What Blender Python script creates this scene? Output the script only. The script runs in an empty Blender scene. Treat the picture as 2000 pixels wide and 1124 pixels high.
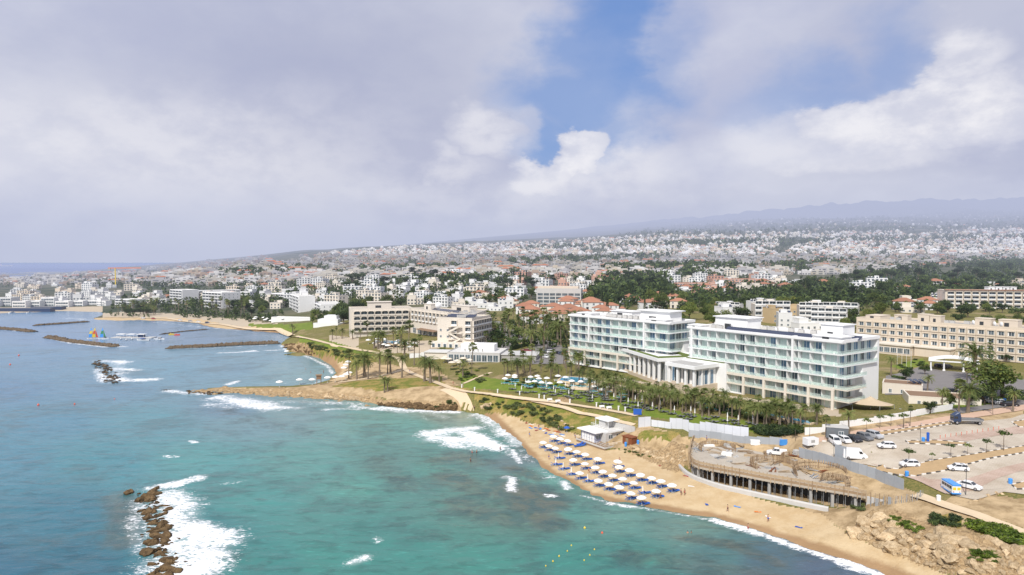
import bpy, math, random
import numpy as np
from mathutils import Vector, Matrix, noise as mnoise
from mathutils.bvhtree import BVHTree
from mathutils.geometry import delaunay_2d_cdt
R = math.radians
rnd = random.Random(7)
scn = bpy.context.scene
col = scn.collection

# ------------------------------------------------------------------ camera (a drone 58 m above the sea)
CAM_H, PITCH, FPX = 58.0, R(2.15), 1333.0
cam = bpy.data.cameras.new('camera'); cam.lens = 24.0; cam.sensor_width = 36.0
cam.clip_start = 1.0; cam.clip_end = 60000
camo = bpy.data.objects.new('camera', cam); col.objects.link(camo)
camo.location = (0, 0, CAM_H); camo.rotation_euler = (R(90) - PITCH, 0, 0)
scn.camera = camo

def ray(u, v):
    a, b = (u - 1000) / FPX, (v - 562) / FPX
    return Vector((a, math.cos(PITCH) - b * math.sin(PITCH), -math.sin(PITCH) - b * math.cos(PITCH)))
def W(u, v, z=0.0):
    """survey point: the place at height z seen at u, v in the photograph"""
    d = ray(u, v); t = (z - CAM_H) / d.z
    return Vector((d.x * t, d.y * t, z))

# ------------------------------------------------------------------ bookkeeping
def tag(o, label=None, cat=None, group=None, kind=None):
    if label: o['label'] = label
    if cat: o['category'] = cat
    if group: o['group'] = group
    if kind: o['kind'] = kind
    return o
def empty(name, loc, rz=0.0, label=None, cat=None, group=None):
    o = bpy.data.objects.new(name, None); col.objects.link(o)
    o.location = loc; o.rotation_euler = (0, 0, rz); o.empty_display_size = 0.5
    return tag(o, label, cat, group)
def children_of(o): return list(KIDS.get(o.name, []))
KIDS = {}
def adopt(c, p):
    if p is not None:
        c.parent = p; KIDS.setdefault(p.name, []).append(c)
def inst(mesh, name, parent=None, loc=(0, 0, 0), rz=0.0, scale=None):
    o = bpy.data.objects.new(name, mesh); col.objects.link(o)
    o.location = loc; o.rotation_euler = (0, 0, rz)
    if scale: o.scale = scale if not isinstance(scale, (int, float)) else (scale,) * 3
    adopt(o, parent)
    return o
def copy_tree(o, parent=None):
    c = o.copy(); col.objects.link(c); c.parent = None
    if parent is not None: adopt(c, parent)
    for ch in children_of(o): copy_tree(ch, c)
    return c
def place(proto, used, loc, rz=0.0, scale=1.0, label=None, group=None):
    o = proto if not used else copy_tree(proto)
    o.location = loc; o.rotation_euler = (0, 0, rz); o.scale = (scale,) * 3 if isinstance(scale, (int, float)) else scale
    if label: o['label'] = label
    if group: o['group'] = group
    return o
ONES = 'zeroth first second third fourth fifth sixth seventh eighth ninth tenth eleventh twelfth thirteenth fourteenth fifteenth sixteenth seventeenth eighteenth nineteenth'.split()
def nth(n):
    if n < 20: return ONES[n]
    return '%d%s' % (n, 'th' if 10 < n % 100 < 14 else {1: 'st', 2: 'nd', 3: 'rd'}.get(n % 10, 'th'))

# ------------------------------------------------------------------ mesh builder
class MB:
    def __init__(s): s.v, s.f, s.m = [], [], []
    def face(s, pts, m=0):
        n = len(s.v); s.v.extend(pts); s.f.append(tuple(range(n, n + len(pts)))); s.m.append(m)
    def mesh_add(s, vs, fs, m=0):
        n = len(s.v); s.v.extend(vs)
        for f in fs: s.f.append(tuple(i + n for i in f)); s.m.append(m)
    def box(s, x0, x1, y0, y1, z0, z1, m=0, rz=0.0, o=(0, 0)):
        c, sn = math.cos(rz), math.sin(rz)
        P = [(x0, y0), (x1, y0), (x1, y1), (x0, y1)]
        P = [(o[0] + x * c - y * sn, o[1] + x * sn + y * c) for x, y in P]
        s.mesh_add([(x, y, z0) for x, y in P] + [(x, y, z1) for x, y in P],
                   [(3, 2, 1, 0), (4, 5, 6, 7), (0, 1, 5, 4), (1, 2, 6, 5), (2, 3, 7, 6), (3, 0, 4, 7)], m)
    def prism(s, poly, z0, z1, m=0, mtop=None):
        n = len(poly)
        a = sum(poly[i][0] * poly[(i + 1) % n][1] - poly[(i + 1) % n][0] * poly[i][1] for i in range(n))
        if a < 0: poly = poly[::-1]
        zb = z0 if callable(z0) else (lambda p: z0)
        zt = z1 if callable(z1) else (lambda p: z1)
        b = len(s.v)
        s.v.extend([(p[0], p[1], zb(p)) for p in poly] + [(p[0], p[1], zt(p)) for p in poly])
        for i in range(n):
            j = (i + 1) % n
            s.f.append((b + i, b + j, b + n + j, b + n + i)); s.m.append(m)
        s.f.append(tuple(b + n + i for i in range(n))); s.m.append(m if mtop is None else mtop)
        s.f.append(tuple(b + n - 1 - i for i in range(n))); s.m.append(m)
    def tube(s, pts, r, n=6, m=0, cap=True):
        pts = [Vector(p) for p in pts]; b = len(s.v)
        rs = r if isinstance(r, (list, tuple)) else [r] * len(pts)
        for i, p in enumerate(pts):
            t = (pts[min(i + 1, len(pts) - 1)] - pts[max(i - 1, 0)]).normalized()
            a = t.orthogonal().normalized() if abs(t.z) < .999 else Vector((1, 0, 0))
            if abs(t.z) < .999: a = Vector((0, 0, 1)).cross(t).normalized()
            c = t.cross(a)
            for k in range(n):
                w = 2 * math.pi * k / n
                s.v.append(tuple(p + (a * math.cos(w) + c * math.sin(w)) * rs[i]))
        for i in range(len(pts) - 1):
            for k in range(n):
                k2 = (k + 1) % n
                s.f.append((b + i * n + k, b + i * n + k2, b + (i + 1) * n + k2, b + (i + 1) * n + k)); s.m.append(m)
        if cap:
            e = b + (len(pts) - 1) * n
            s.f.append(tuple(e + k for k in range(n))); s.m.append(m)
            s.f.append(tuple(b + n - 1 - k for k in range(n))); s.m.append(m)
    def cyl(s, x, y, z0, z1, r0, r1=None, n=8, m=0):
        s.tube([(x, y, z0), (x, y, z1)], [r0, r0 if r1 is None else r1], n, m)
    def blob(s, c, r, m=0, seg=8, rings=5):
        b = []
        for i in range(rings + 1):
            th = math.pi * i / rings
            b.append((math.sin(th), math.cos(th)))
        n = len(s.v)
        rr = r if isinstance(r, (tuple, list)) else (r, r, r)
        for sx, cz in b:
            for k in range(seg):
                w = 2 * math.pi * k / seg
                s.v.append((c[0] + rr[0] * sx * math.cos(w), c[1] + rr[1] * sx * math.sin(w), c[2] + rr[2] * cz))
        for i in range(rings):
            for k in range(seg):
                k2 = (k + 1) % seg
                s.f.append((n + i * seg + k, n + (i + 1) * seg + k, n + (i + 1) * seg + k2, n + i * seg + k2)); s.m.append(m)
    def mesh(s, name, mats, smooth=False):
        me = bpy.data.meshes.new(name); me.from_pydata(s.v, [], s.f)
        for m in (mats if isinstance(mats, (list, tuple)) else [mats]): me.materials.append(m)
        me.polygons.foreach_set('material_index', s.m)
        if smooth: me.polygons.foreach_set('use_smooth', [True] * len(s.f))
        me.update(); return me
    def build(s, name, mats, parent=None, loc=(0, 0, 0), rz=0.0, smooth=False):
        return inst(s.mesh(name, mats, smooth), name, parent, loc, rz)

# ------------------------------------------------------------------ materials
def lin(r, g, b):
    f = lambda c: (c / 255 / 12.92) if c / 255 <= .04045 else ((c / 255 + .055) / 1.055) ** 2.4
    return (f(r), f(g), f(b), 1.0)
class NT:
    def __init__(s, nt): s.nt = nt
    def n(s, t, **k):
        nd = s.nt.nodes.new(t)
        for a, b in k.items(): setattr(nd, a, b)
        return nd
    def put(s, sock, val):
        if hasattr(val, 'is_output') or isinstance(val, bpy.types.NodeSocket): s.nt.links.new(val, sock)
        elif isinstance(val, (tuple, list)) and len(val) == 3 and sock.type == 'RGBA': sock.default_value = (*val, 1)
        else: sock.default_value = val
    def math(s, op, a, b=None, c=None, clamp=False):
        nd = s.n('ShaderNodeMath', operation=op, use_clamp=clamp)
        for i, x in enumerate((a, b, c)):
            if x is not None: s.put(nd.inputs[i], x)
        return nd.outputs[0]
    def vmath(s, op, a, b=None, scale=None):
        nd = s.n('ShaderNodeVectorMath', operation=op)
        s.put(nd.inputs[0], a)
        if b is not None: s.put(nd.inputs[1], b)
        if scale is not None: s.put(nd.inputs['Scale'], scale)
        return nd.outputs['Value' if op in ('LENGTH', 'DISTANCE', 'DOT_PRODUCT') else 'Vector']
    def mix(s, f, a, b, blend='MIX'):
        nd = s.n('ShaderNodeMix', data_type='RGBA', blend_type=blend)
        s.put(nd.inputs[0], f); s.put(nd.inputs[6], a); s.put(nd.inputs[7], b)
        return nd.outputs[2]
    def noise(s, scale, detail=4.0, rough=.55, vec=None, dist=0.0):
        nd = s.n('ShaderNodeTexNoise')
        nd.inputs['Scale'].default_value = scale; nd.inputs['Detail'].default_value = detail
        nd.inputs['Roughness'].default_value = rough; nd.inputs['Distortion'].default_value = dist
        if vec is not None: s.nt.links.new(vec, nd.inputs['Vector'])
        return nd.outputs[0]
    def step(s, x, a, b):
        nd = s.n('ShaderNodeMapRange', interpolation_type='SMOOTHSTEP')
        s.put(nd.inputs[0], x); s.put(nd.inputs[1], a); s.put(nd.inputs[2], b)
        return nd.outputs[0]
    def pos(s): return s.n('ShaderNodeNewGeometry').outputs['Position']
    def attr(s, name): return s.n('ShaderNodeAttribute', attribute_name=name)

HAZE = bpy.data.node_groups.new('aerial_haze', 'ShaderNodeTree')  # distance haze painted onto surfaces as glow, no real air volume
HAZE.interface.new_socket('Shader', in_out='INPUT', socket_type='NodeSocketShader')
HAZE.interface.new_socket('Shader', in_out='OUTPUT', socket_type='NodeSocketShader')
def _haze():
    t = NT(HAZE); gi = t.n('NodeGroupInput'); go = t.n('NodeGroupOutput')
    d = t.vmath('LENGTH', t.pos())                      # metres from the shore below the drone: distance haze painted in as surface glow
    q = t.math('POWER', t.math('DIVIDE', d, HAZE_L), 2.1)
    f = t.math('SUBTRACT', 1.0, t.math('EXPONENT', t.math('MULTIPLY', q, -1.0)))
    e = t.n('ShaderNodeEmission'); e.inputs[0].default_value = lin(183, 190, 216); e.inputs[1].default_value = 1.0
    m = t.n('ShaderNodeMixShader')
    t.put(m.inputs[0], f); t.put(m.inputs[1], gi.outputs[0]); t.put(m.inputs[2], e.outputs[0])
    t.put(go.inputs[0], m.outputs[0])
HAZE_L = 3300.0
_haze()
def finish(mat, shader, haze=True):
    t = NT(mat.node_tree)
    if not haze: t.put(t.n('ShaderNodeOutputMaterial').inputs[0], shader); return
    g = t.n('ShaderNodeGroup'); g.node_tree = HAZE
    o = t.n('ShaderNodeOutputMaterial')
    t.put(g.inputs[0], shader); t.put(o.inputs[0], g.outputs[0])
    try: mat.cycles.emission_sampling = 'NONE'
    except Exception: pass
def newmat(name):
    m = bpy.data.materials.new(name); m.use_nodes = True; m.node_tree.nodes.clear()
    return m, NT(m.node_tree)
def bsdf(t, color, rough=.7, metal=0.0, spec=.3, normal=None):
    b = t.n('ShaderNodeBsdfPrincipled')
    t.put(b.inputs['Base Color'], color); t.put(b.inputs['Roughness'], rough)
    b.inputs['Metallic'].default_value = metal; b.inputs['Specular IOR Level'].default_value = spec
    if normal is not None: t.put(b.inputs['Normal'], normal)
    return b.outputs[0]
def mat(name, c, rough=.7, var=.12, scale=.6, metal=0.0, spec=.3, objvar=0.0, stain=0.0):
    """painted or mineral surface: base colour broken up by two noises, per-object tint"""
    m, t = newmat(name)
    c = tuple(c) if len(c) == 4 else (*c, 1)
    n1 = t.noise(scale, 5.0, .6, t.pos())
    n2 = t.noise(scale * 6, 3.0, .6, t.pos())
    k = t.math('ADD', t.math('MULTIPLY', n1, .7), t.math('MULTIPLY', n2, .3))
    v = t.math('ADD', 1.0, t.math('MULTIPLY', t.math('SUBTRACT', k, .5), var * 3))
    if objvar:
        r = t.n('ShaderNodeObjectInfo').outputs['Random']
        v = t.math('MULTIPLY', v, t.math('ADD', 1.0, t.math('MULTIPLY', t.math('SUBTRACT', r, .5), objvar * 2)))
    base = t.vmath('SCALE', t.n('ShaderNodeRGB').outputs[0], scale=v)
    for nd in m.node_tree.nodes:
        if nd.bl_idname == 'ShaderNodeRGB': nd.outputs[0].default_value = c
    if stain:
        sp = t.vmath('MULTIPLY', t.pos(), (2.0, 2.0, .25))
        st = t.step(t.noise(1.0, 4, .6, sp), .52, .75)
        base = t.mix(t.math('MULTIPLY', st, stain), base, (c[0] * .55, c[1] * .52, c[2] * .48, 1))
    finish(m, bsdf(t, base, rough, metal, spec))
    return m
def leafmat(name, c1, c2, objvar=.25, trans=.25):
    """foliage: two greens by clump noise and object, a little light through the leaf"""
    m, t = newmat(name)
    oi = t.n('ShaderNodeObjectInfo')
    n = t.noise(.9, 3, .6, t.pos())
    f = t.math('ADD', t.step(n, .35, .65), t.math('MULTIPLY', t.math('SUBTRACT', oi.outputs['Random'], .5), .9), clamp=True)
    c = t.mix(f, c1, c2)
    v = t.math('ADD', 1 - objvar, t.math('MULTIPLY', oi.outputs['Random'], objvar * 2))
    c = t.vmath('SCALE', c, scale=v)
    b = bsdf(t, c, .6, 0, .25)
    tr = t.n('ShaderNodeBsdfTranslucent'); t.put(tr.inputs[0], c)
    mx = t.n('ShaderNodeMixShader'); mx.inputs[0].default_value = trans
    t.put(mx.inputs[1], b); t.put(mx.inputs[2], tr.outputs[0])
    finish(m, mx.outputs[0]); return m
def glassmat(name, c, rough=.08, spec=.8):
    m, t = newmat(name)
    n = t.noise(.35, 2, .5, t.pos())
    cc = t.mix(t.step(n, .3, .7), tuple(x * .6 for x in c[:3]), tuple(x * 1.3 for x in c[:3]))
    finish(m, bsdf(t, cc, rough, 0, spec)); return m
def clearmat(name, tint, opacity):
    m, t = newmat(name)
    a = t.n('ShaderNodeBsdfTransparent'); a.inputs[0].default_value = (.9, .97, .95, 1)
    b = bsdf(t, tint, .1, 0, .6); mx = t.n('ShaderNodeMixShader'); mx.inputs[0].default_value = opacity
    t.put(mx.inputs[1], a.outputs[0]); t.put(mx.inputs[2], b)
    finish(m, mx.outputs[0]); return m
M = {}
M['white'] = mat('white_render', (.80, .80, .79), .75, .04, .3, stain=.10)
M['white_far'] = mat('white_wall', (.72, .72, .71), .8, .06, .2, objvar=.10, stain=.12)
M['cream'] = mat('cream_render', (.66, .60, .52), .8, .06, .3, stain=.15)
M['cream_lt'] = mat('pale_cream_render', (.70, .64, .55), .8, .05, .3, stain=.12)
M['beige'] = mat('beige_render', (.66, .57, .46), .8, .06, .3, stain=.15)
M['ochre'] = mat('ochre_wall', (.50, .38, .22), .8, .08, .3)
M['stone'] = mat('stone_cladding', (.55, .46, .35), .8, .12, 1.5)
M['pink'] = mat('pink_render', (.55, .33, .25), .8, .08, .3)
M['grey'] = mat('grey_concrete', (.38, .37, .35), .85, .12, .5, stain=.2)
M['grey_lt'] = mat('pale_concrete', (.52, .51, .49), .85, .10, .5, stain=.2)
M['dark'] = mat('dark_metal', (.05, .055, .06), .5, .1, 1)
M['metal'] = mat('galvanised_metal', (.42, .44, .46), .45, .08, 1, .4)
M['roofgrey'] = mat('flat_roof_screed', (.36, .34, .31), .9, .14, .25, stain=.2)
M['roofwhite'] = mat('white_roof_membrane', (.62, .61, .58), .85, .08, .3, stain=.25)
M['tile'] = mat('terracotta_tile', (.34, .16, .10), .85, .22, .8, objvar=.12)
M['roofbrown'] = mat('brown_roof', (.24, .155, .10), .9, .12, .4)
M['glass'] = glassmat('window_glass', (.09, .12, .14))
M['glass_blue'] = glassmat('blue_window_glass', (.11, .20, .30), .05, 1.0)
M['curtain'] = mat('pale_green_curtain', (.56, .66, .62), .6, .12, .7, objvar=.15)
M['balus'] = clearmat('balustrade_glass', (.66, .73, .70, 1), .32)
M['solar'] = mat('solar_panel', (.03, .04, .075), .18, .15, 1.0, 0, .8)
M['wood'] = mat('timber', (.30, .21, .13), .85, .25, 1.5, objvar=.1)
M['wood_lt'] = mat('pale_formwork_timber', (.42, .32, .21), .85, .22, 1.2)
M['woodred'] = mat('red_brown_boards', (.22, .075, .03), .8, .15, 1)
M['trunk'] = mat('bark', (.15, .115, .08), .9, .2, 1.5, objvar=.15)
M['palmtrunk'] = mat('palm_trunk_bark', (.20, .16, .12), .9, .2, 2.0, objvar=.15)
M['leaf_dk'] = leafmat('dark_foliage', (.028, .052, .024, 1), (.07, .10, .036, 1))
M['leaf_md'] = leafmat('mid_foliage', (.065, .11, .028, 1), (.15, .19, .05, 1))
M['leaf_lt'] = leafmat('yellow_green_foliage', (.09, .13, .025, 1), (.20, .21, .045, 1))
M['leaf_sh'] = leafmat('scrub_foliage', (.07, .10, .035, 1), (.15, .17, .065, 1))
M['leaf_br'] = leafmat('bright_creeper', (.09, .15, .02, 1), (.19, .25, .035, 1))
M['palm'] = leafmat('palm_frond', (.095, .135, .035, 1), (.21, .235, .075, 1))
M['palmdry'] = leafmat('dry_frond', (.20, .16, .08, 1), (.29, .23, .12, 1))
M['tyre'] = mat('tyre_rubber', (.02, .02, .022), .9, .1, 3)
M['carglass'] = glassmat('car_glass', (.025, .03, .035), .05, .9)
M['hub'] = mat('alloy_wheel', (.5, .5, .52), .35, .05, 2, .6)
for nme, c in dict(white=(.80, .80, .80), silver=(.45, .46, .48), black=(.02, .02, .025), red=(.35, .03, .03), navy=(.025, .045, .10), grey=(.16, .165, .175), blue=(.05, .22, .60), sky=(.06, .30, .75), yellow=(.75, .55, .05), green=(.05, .25, .10), orange=(.75, .20, .03), redor=(.70, .10, .04)).items():
    M['car_' + nme] = mat(nme + '_paint', c, .3, .04, .5, 0, .6)
M['canvas'] = mat('white_canvas', (.80, .79, .76), .8, .05, 1.5, objvar=.05)
M['canvas_c'] = mat('cream_canvas', (.72, .64, .52), .8, .06, 1.5, objvar=.05)
M['blue_fab'] = mat('blue_sunbed_fabric', (.025, .10, .42), .75, .12, 2, objvar=.2)
M['grey_fab'] = mat('grey_lounger_fabric', (.20, .20, .21), .8, .12, 2, objvar=.2)
M['teal_fab'] = mat('turquoise_lounger_fabric', (.04, .36, .44), .75, .12, 2, objvar=.2)
M['pool'] = mat('pool_water', (.04, .30, .48), .06, .2, .5, 0, .8)
M['lawn_roof'] = mat('turf_roof', (.12, .16, .035), .9, .3, 1.5)
M['skin'] = mat('skin', (.42, .24, .16), .6, .05, 5, objvar=.2)
M['swim'] = mat('dark_swimwear', (.05, .05, .08), .7, .1, 5, objvar=.4)
M['hair'] = mat('dark_hair', (.03, .02, .015), .6, .1, 5)
# ------------------------------------------------------------------ terrain: surveyed heights -> triangulation -> fine sheet
COAST = [(1900,1200),(1800,1160),(1720,1124),(1640,1097),(1560,1070),(1480,1042),(1400,1018),(1300,1000),(1200,985),(1135,968),(1100,942),(1062,925),(1035,902),(1005,868),(975,838),(945,812),(893,803),(850,804),(800,799),(745,794),(715,785),(650,781),(600,778),(540,774),(480,769),(425,765),(378,766),(375,761),(430,757),(500,755),(560,754),(610,751),(640,743),(655,728),(645,713),(625,701),(600,693),(580,687),(560,679),(548,673),(556,664),(570,658),(545,651),(510,648),(470,645),(430,643),(408,640),(380,632),(330,628),(270,626),(200,628),(172,630),(178,622),(200,616),(195,609),(130,608),(60,611),(0,613),(-200,620),(-420,628)]
FARCOAST = [(-420,555),(-200,549),(0,545),(60,541),(130,534.5),(200,528),(250,522),(290,518.5)]
CH = [  # chains of (u, v, z)
 [(1860,1130,2.4),(1770,1085,2.3),(1700,1062,2.3),(1655,1046,2.3),(1600,1003,2.4),(1500,976,2.5),(1400,954,2.5),(1345,933,2.6),(1310,908,2.7),(1270,893,2.8),(1190,880,2.6),(1135,858,2.6),(1090,838,2.5),(1050,830,2.2),(1000,817,1.8),(955,803,1.5)],
 [(2250,1130,7.6),(2100,1078,7.8),(2000,1043,8),(1900,1010,8.6),(1810,980,8.6),(1750,978,7.6)],
 [(1940,1124,4.5),(1880,1090,5.5),(1800,1050,5.5),(1720,1020,5.0),(1695,995,4.6)],
 [(2300,1060,9),(2050,1015,9.4),(1900,975,9.5),(1800,952,9.4)],
 [(2400,950,11.3),(2100,940,11.3),(2000,935,11.3),(1800,925,10.6),(1680,908,9.4)],
 [(2400,880,13.2),(2100,880,13.2),(1900,875,13.2),(1700,868,12.6),(1570,868,10.0)],
 [(2400,795,15),(2100,795,15),(2000,800,15),(1850,815,14.4),(1650,830,12.8),(1560,842,11)],
 [(1250,838,7.8),(1350,848,8.0),(1450,855,8.4),(1540,860,9.4)],
 [(1290,815,8.8),(1400,830,9.3),(1500,835,10)],
 [(1130,745,10.5),(1250,765,11),(1400,790,11.4),(1600,815,12),(1740,790,13.2)],
 [(960,752,8),(1100,772,8.4),(1240,808,8.7)],
 [(905,765,6),(960,770,7),(1050,778,7.8),(1150,797,8.0),(1240,826,8.0)],
 [(870,762,5.8),(905,790,2.5),(935,801,1.5)],
 [(870,762,5.8),(800,755,5.2),(720,757,4.2),(640,759,2.8),(560,757.5,2.2),(480,756,1.5),(425,757.5,.9)],
 [(650,748,2.3),(700,732,4.3),(780,720,6),(830,735,6)],
 [(890,788,2.6),(850,786,2.6),(800,780,2.6),(750,776,2.4),(700,772,1.8)],
 [(690,738,2.2),(672,714,2),(650,702,2),(620,691,2),(590,685,2.0)],
 [(705,717,6),(690,697,6.5),(650,685,6.5),(610,675,6.2),(578,669,5.5)],
 [(720,690,7.5),(660,672,7),(600,662,6.5),(578,656,5.5)],
 [(860,705,8.5),(920,715,8.8),(1000,700,9.5),(1050,690,11)],
 [(700,660,9.5),(760,668,11)],[(830,690,9.5),(850,680,12),(930,678,12.5)],[(900,660,13),(960,650,13.5),(1050,660,13.5)],
 [(620,650,6),(560,640,4),(500,637,3)],[(640,630,8),(560,610,7)],[(450,620,2.5),(300,618,2),(230,612,1.8)],
 [(1325,885,4.0),(1260,868,4.6),(1200,850,5.0)],[(1270,850,7.2),(1330,866,7.2)],
 [(1350,858,6.3),(1362,876,6.2),(1450,880,6.3),(1530,888,6.9),(1600,910,7.4)],
 [(1750,790,13.4),(1850,760,14.5),(2000,740,15.5),(2200,740,15.5)],[(1750,700,15),(1900,715,16),(2050,720,16)],
 [(1100,690,11.5),(1200,690,12),(1350,700,12.5)],[(1400,640,17),(1700,640,18),(2000,610,20)],
]
STEP = [(1362,887,6.1),(1400,904,6.1),(1450,911,6.1),(1520,925,6.2),(1600,943,6.2),(1690,962,6.2)]
TOWN = {-400:[(590,3),(560,5)], -100:[(600,2),(575,4),(552,4)], 100:[(600,2),(590,3),(560,8),(541,9),(533,6)], 300:[(612,2),(600,4),(560,14),(530,25),(518,42)],
 500:[(600,8),(560,18),(530,35),(510,60),(499,103)], 700:[(615,13),(600,14),(560,25),(530,40),(505,68),(490,95),(483,120),(484.5,148)],
 1000:[(610,17),(600,17),(560,26),(530,42),(505,68),(490,92),(472,140),(472,180),(465,350)], 1150:[(612,17),(600,17.5),(560,26.5),(530,42),(505,68),(485,98),(465,150),(466,195),(451,430)], 1300:[(605,18),(560,27),(530,42),(505,68),(480,105),(455,160),(448,250),(431,500)],
 1600:[(600,19),(560,28),(530,42),(505,67),(480,105),(450,180),(430,300),(396,720)], 1800:[(600,20),(560,28),(530,42),(505,67),(480,105),(448,185),(425,320),(392,740)],
 2000:[(590,21),(560,28),(530,42),(505,67),(480,105),(444,195),(420,340),(384,800)], 2350:[(590,21),(560,28),(530,42),(505,67),(480,105),(440,205),(415,360),(375,850)]}
_pts = []
def chain(c, stepm=3.0):
    for a, b in zip(c, c[1:]):
        A, B = W(*a), W(*b); n = max(1, min(40, int((B - A).length / max(stepm, A.y * .015))))
        for i in range(n): _pts.append(A.lerp(B, i / n))
    _pts.append(W(*c[-1]))
chain([(u, v, -.15) for u, v in COAST]); chain([(u, v, -.3) for u, v in FARCOAST], 150)
for c in CH: chain(c)
chain(STEP)
for a, b in zip(STEP, STEP[1:]):
    for i in range(8):
        p = W(*a).lerp(W(*b), i / 8); _pts.append(Vector((p.x - .3, p.y - 1.3, 2.8)))
for u, L in TOWN.items():
    for v, z in L: _pts.append(W(u, v, z))
for u, v in [(500,725),(570,728),(480,660),(300,650),(100,640),(50,700),(150,900),(500,900),(700,900),(900,900),(960,980),(1150,1080),(1350,1140),(600,1124),(0,1124),(250,720),(350,645),(800,840),(900,850),(600,800),(450,795),(1550,1200),(620,727),(-300,700),(-300,1124),(1700,1260),(1000,1400),(0,1500),(1600,1400),(400,745),(330,740),(60,630),(530,677),(505,668),(520,700),(565,703),(590,712),(530,659),(500,655),(450,650),(540,692),(610,722)]:
    _pts.append(W(u, v, -1.5))
for u, v in [(-300, 538), (-100, 533), (0, 530), (60, 526), (130, 522), (200, 519)]: _pts.append(W(u, v, -8))
for x, y, z in [(-9000, 15000, -8), (-1500, 13000, 10), (900, 12000, 60), (2500, 12000, 300), (9000, 11000, 500), (-6000, 1500, -8), (6000, 200, 15), (400, 20, 8), (2500, 1000, 40), (1500, 300, 15), (300, 80, 6)]: _pts.append(Vector((x, y, z)))
_r = delaunay_2d_cdt([Vector((p.x, p.y)) for p in _pts], [], [], 0, 1e-4)
_zz = []
for vi, orig in enumerate(_r[3]): _zz.append(_pts[orig[0]].z if orig else 0.0)
TIN = BVHTree.FromPolygons([(p.x, p.y, z) for p, z in zip(_r[0], _zz)], _r[2])
DOWN = Vector((0, 0, -1))
def tin_z(x, y):
    h = TIN.ray_cast(Vector((x, y, 3000)), DOWN)
    return h[0].z if h[0] is not None else -4.0

def pip(X, Y, poly):
    """vectorised point-in-polygon"""
    ins = np.zeros(X.shape, bool); n = len(poly); j = n - 1
    for i in range(n):
        xi, yi = poly[i][:2]; xj, yj = poly[j][:2]
        if yi != yj:
            c = ((yi > Y) != (yj > Y)) & (X < (xj - xi) * (Y - yi) / (yj - yi) + xi); ins ^= c
        j = i
    return ins
def seg_dist(X, Y, line):
    d = np.full(X.shape, 1e9)
    for a, b in zip(line, line[1:]):
        ax, ay, bx, by = a[0], a[1], b[0], b[1]; L = (bx - ax) ** 2 + (by - ay) ** 2 or 1e-9
        t = np.clip(((X - ax) * (bx - ax) + (Y - ay) * (by - ay)) / L, 0, 1)
        d = np.minimum(d, np.hypot(X - ax - t * (bx - ax), Y - ay - t * (by - ay)))
    return d
def fbm(x, y, s, o=3):
    a, r, f = 1.0, 0.0, s
    for _ in range(o):
        r += a * mnoise.noise((x * f, y * f, 3.7)); a *= .5; f *= 2.1
    return r
def polar(u0, u1, nc, depths):
    U = np.linspace((u0 - 1000) / FPX, (u1 - 1000) / FPX, nc); D = np.array(depths)
    return (D[:, None] * U[None, :]), np.repeat(D[:, None], nc, 1)
def depth_rows(*bands):
    d = []
    for a, b, st in bands:
        n = max(2, int(round(math.log(b / a) / math.log(st)))); d += [a * (b / a) ** (i / n) for i in range(n)]
    d.append(bands[-1][1]); return d
def sheet_mesh(name, X, Y, Z, keep=None):
    nr, nc = X.shape
    v = np.stack([X, Y, Z], -1).reshape(-1, 3)
    i = np.arange(nr * nc).reshape(nr, nc)
    q = np.stack([i[:-1, :-1], i[:-1, 1:], i[1:, 1:], i[1:, :-1]], -1).reshape(-1, 4)
    if keep is not None: q = q[keep.reshape(-1)]
    me = bpy.data.meshes.new(name)
    me.vertices.add(len(v)); me.vertices.foreach_set('co', v.ravel())
    me.loops.add(q.size); me.loops.foreach_set('vertex_index', q.ravel().astype(np.int32))
    me.polygons.add(len(q)); me.polygons.foreach_set('loop_start', np.arange(0, q.size, 4, dtype=np.int32))
    me.polygons.foreach_set('use_smooth', np.ones(len(q), bool))
    me.update(calc_edges=True); me.validate()
    return me, v, q
def set_attr(me, name, arr):
    a = me.attributes.new(name, 'FLOAT_COLOR', 'POINT')
    a.data.foreach_set('color', np.ascontiguousarray(arr, dtype=np.float32).ravel())

TX, TY = polar(-420, 2420, 540, depth_rows((70, 110, 1.02), (110, 480, 1.0058), (480, 1200, 1.014), (1200, 14000, 1.03)))
TZ = np.empty(TX.shape)
for i in range(TX.shape[0]):
    for j in range(TX.shape[1]): TZ[i, j] = tin_z(TX[i, j], TY[i, j])
_far = np.clip((TY - 700) / 800, 0, 1)
for _ in range(10):                                       # soften the facets of the far slopes
    S = TZ.copy(); S[1:-1, 1:-1] = (TZ[:-2, 1:-1] + TZ[2:, 1:-1] + TZ[1:-1, :-2] + TZ[1:-1, 2:]) / 4
    TZ = TZ * (1 - _far) + S * _far
COASTW = [W(u, v) for u, v in COAST]
landpoly = [(p.x, p.y) for p in COASTW] + [(p.x, p.y) for p in (W(u, v) for u, v in FARCOAST)] + [(-2000, 14500), (12000, 14500), (12000, 20), (150, 20)]
CD = seg_dist(TX, TY, COASTW)
NZ = np.empty(TX.shape); NZ2 = np.empty(TX.shape)
for i in range(TX.shape[0]):
    for j in range(TX.shape[1]):
        x, y = TX[i, j], TY[i, j]
        NZ[i, j] = fbm(x, y, .045, 3); NZ2[i, j] = fbm(x + 50, y, .22, 3) if y < 700 else fbm(x, y, .003, 3)
def zone(poly_uv, z=None, warp=1.2):
    P = [gpt(*p[:2]) if z is None else W(p[0], p[1], z) for p in poly_uv]
    return pip(TX + NZ * warp, TY + NZ2 * warp, P).astype(float)
def gpt(u, v):
    """ground point seen at u, v (ray onto the survey)"""
    h = TIN.ray_cast(camo.location, ray(u, v).normalized())
    p = h[0] if h[0] is not None else W(u, v)
    return p if p.z > 0 else W(u, v, 0)
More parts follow.
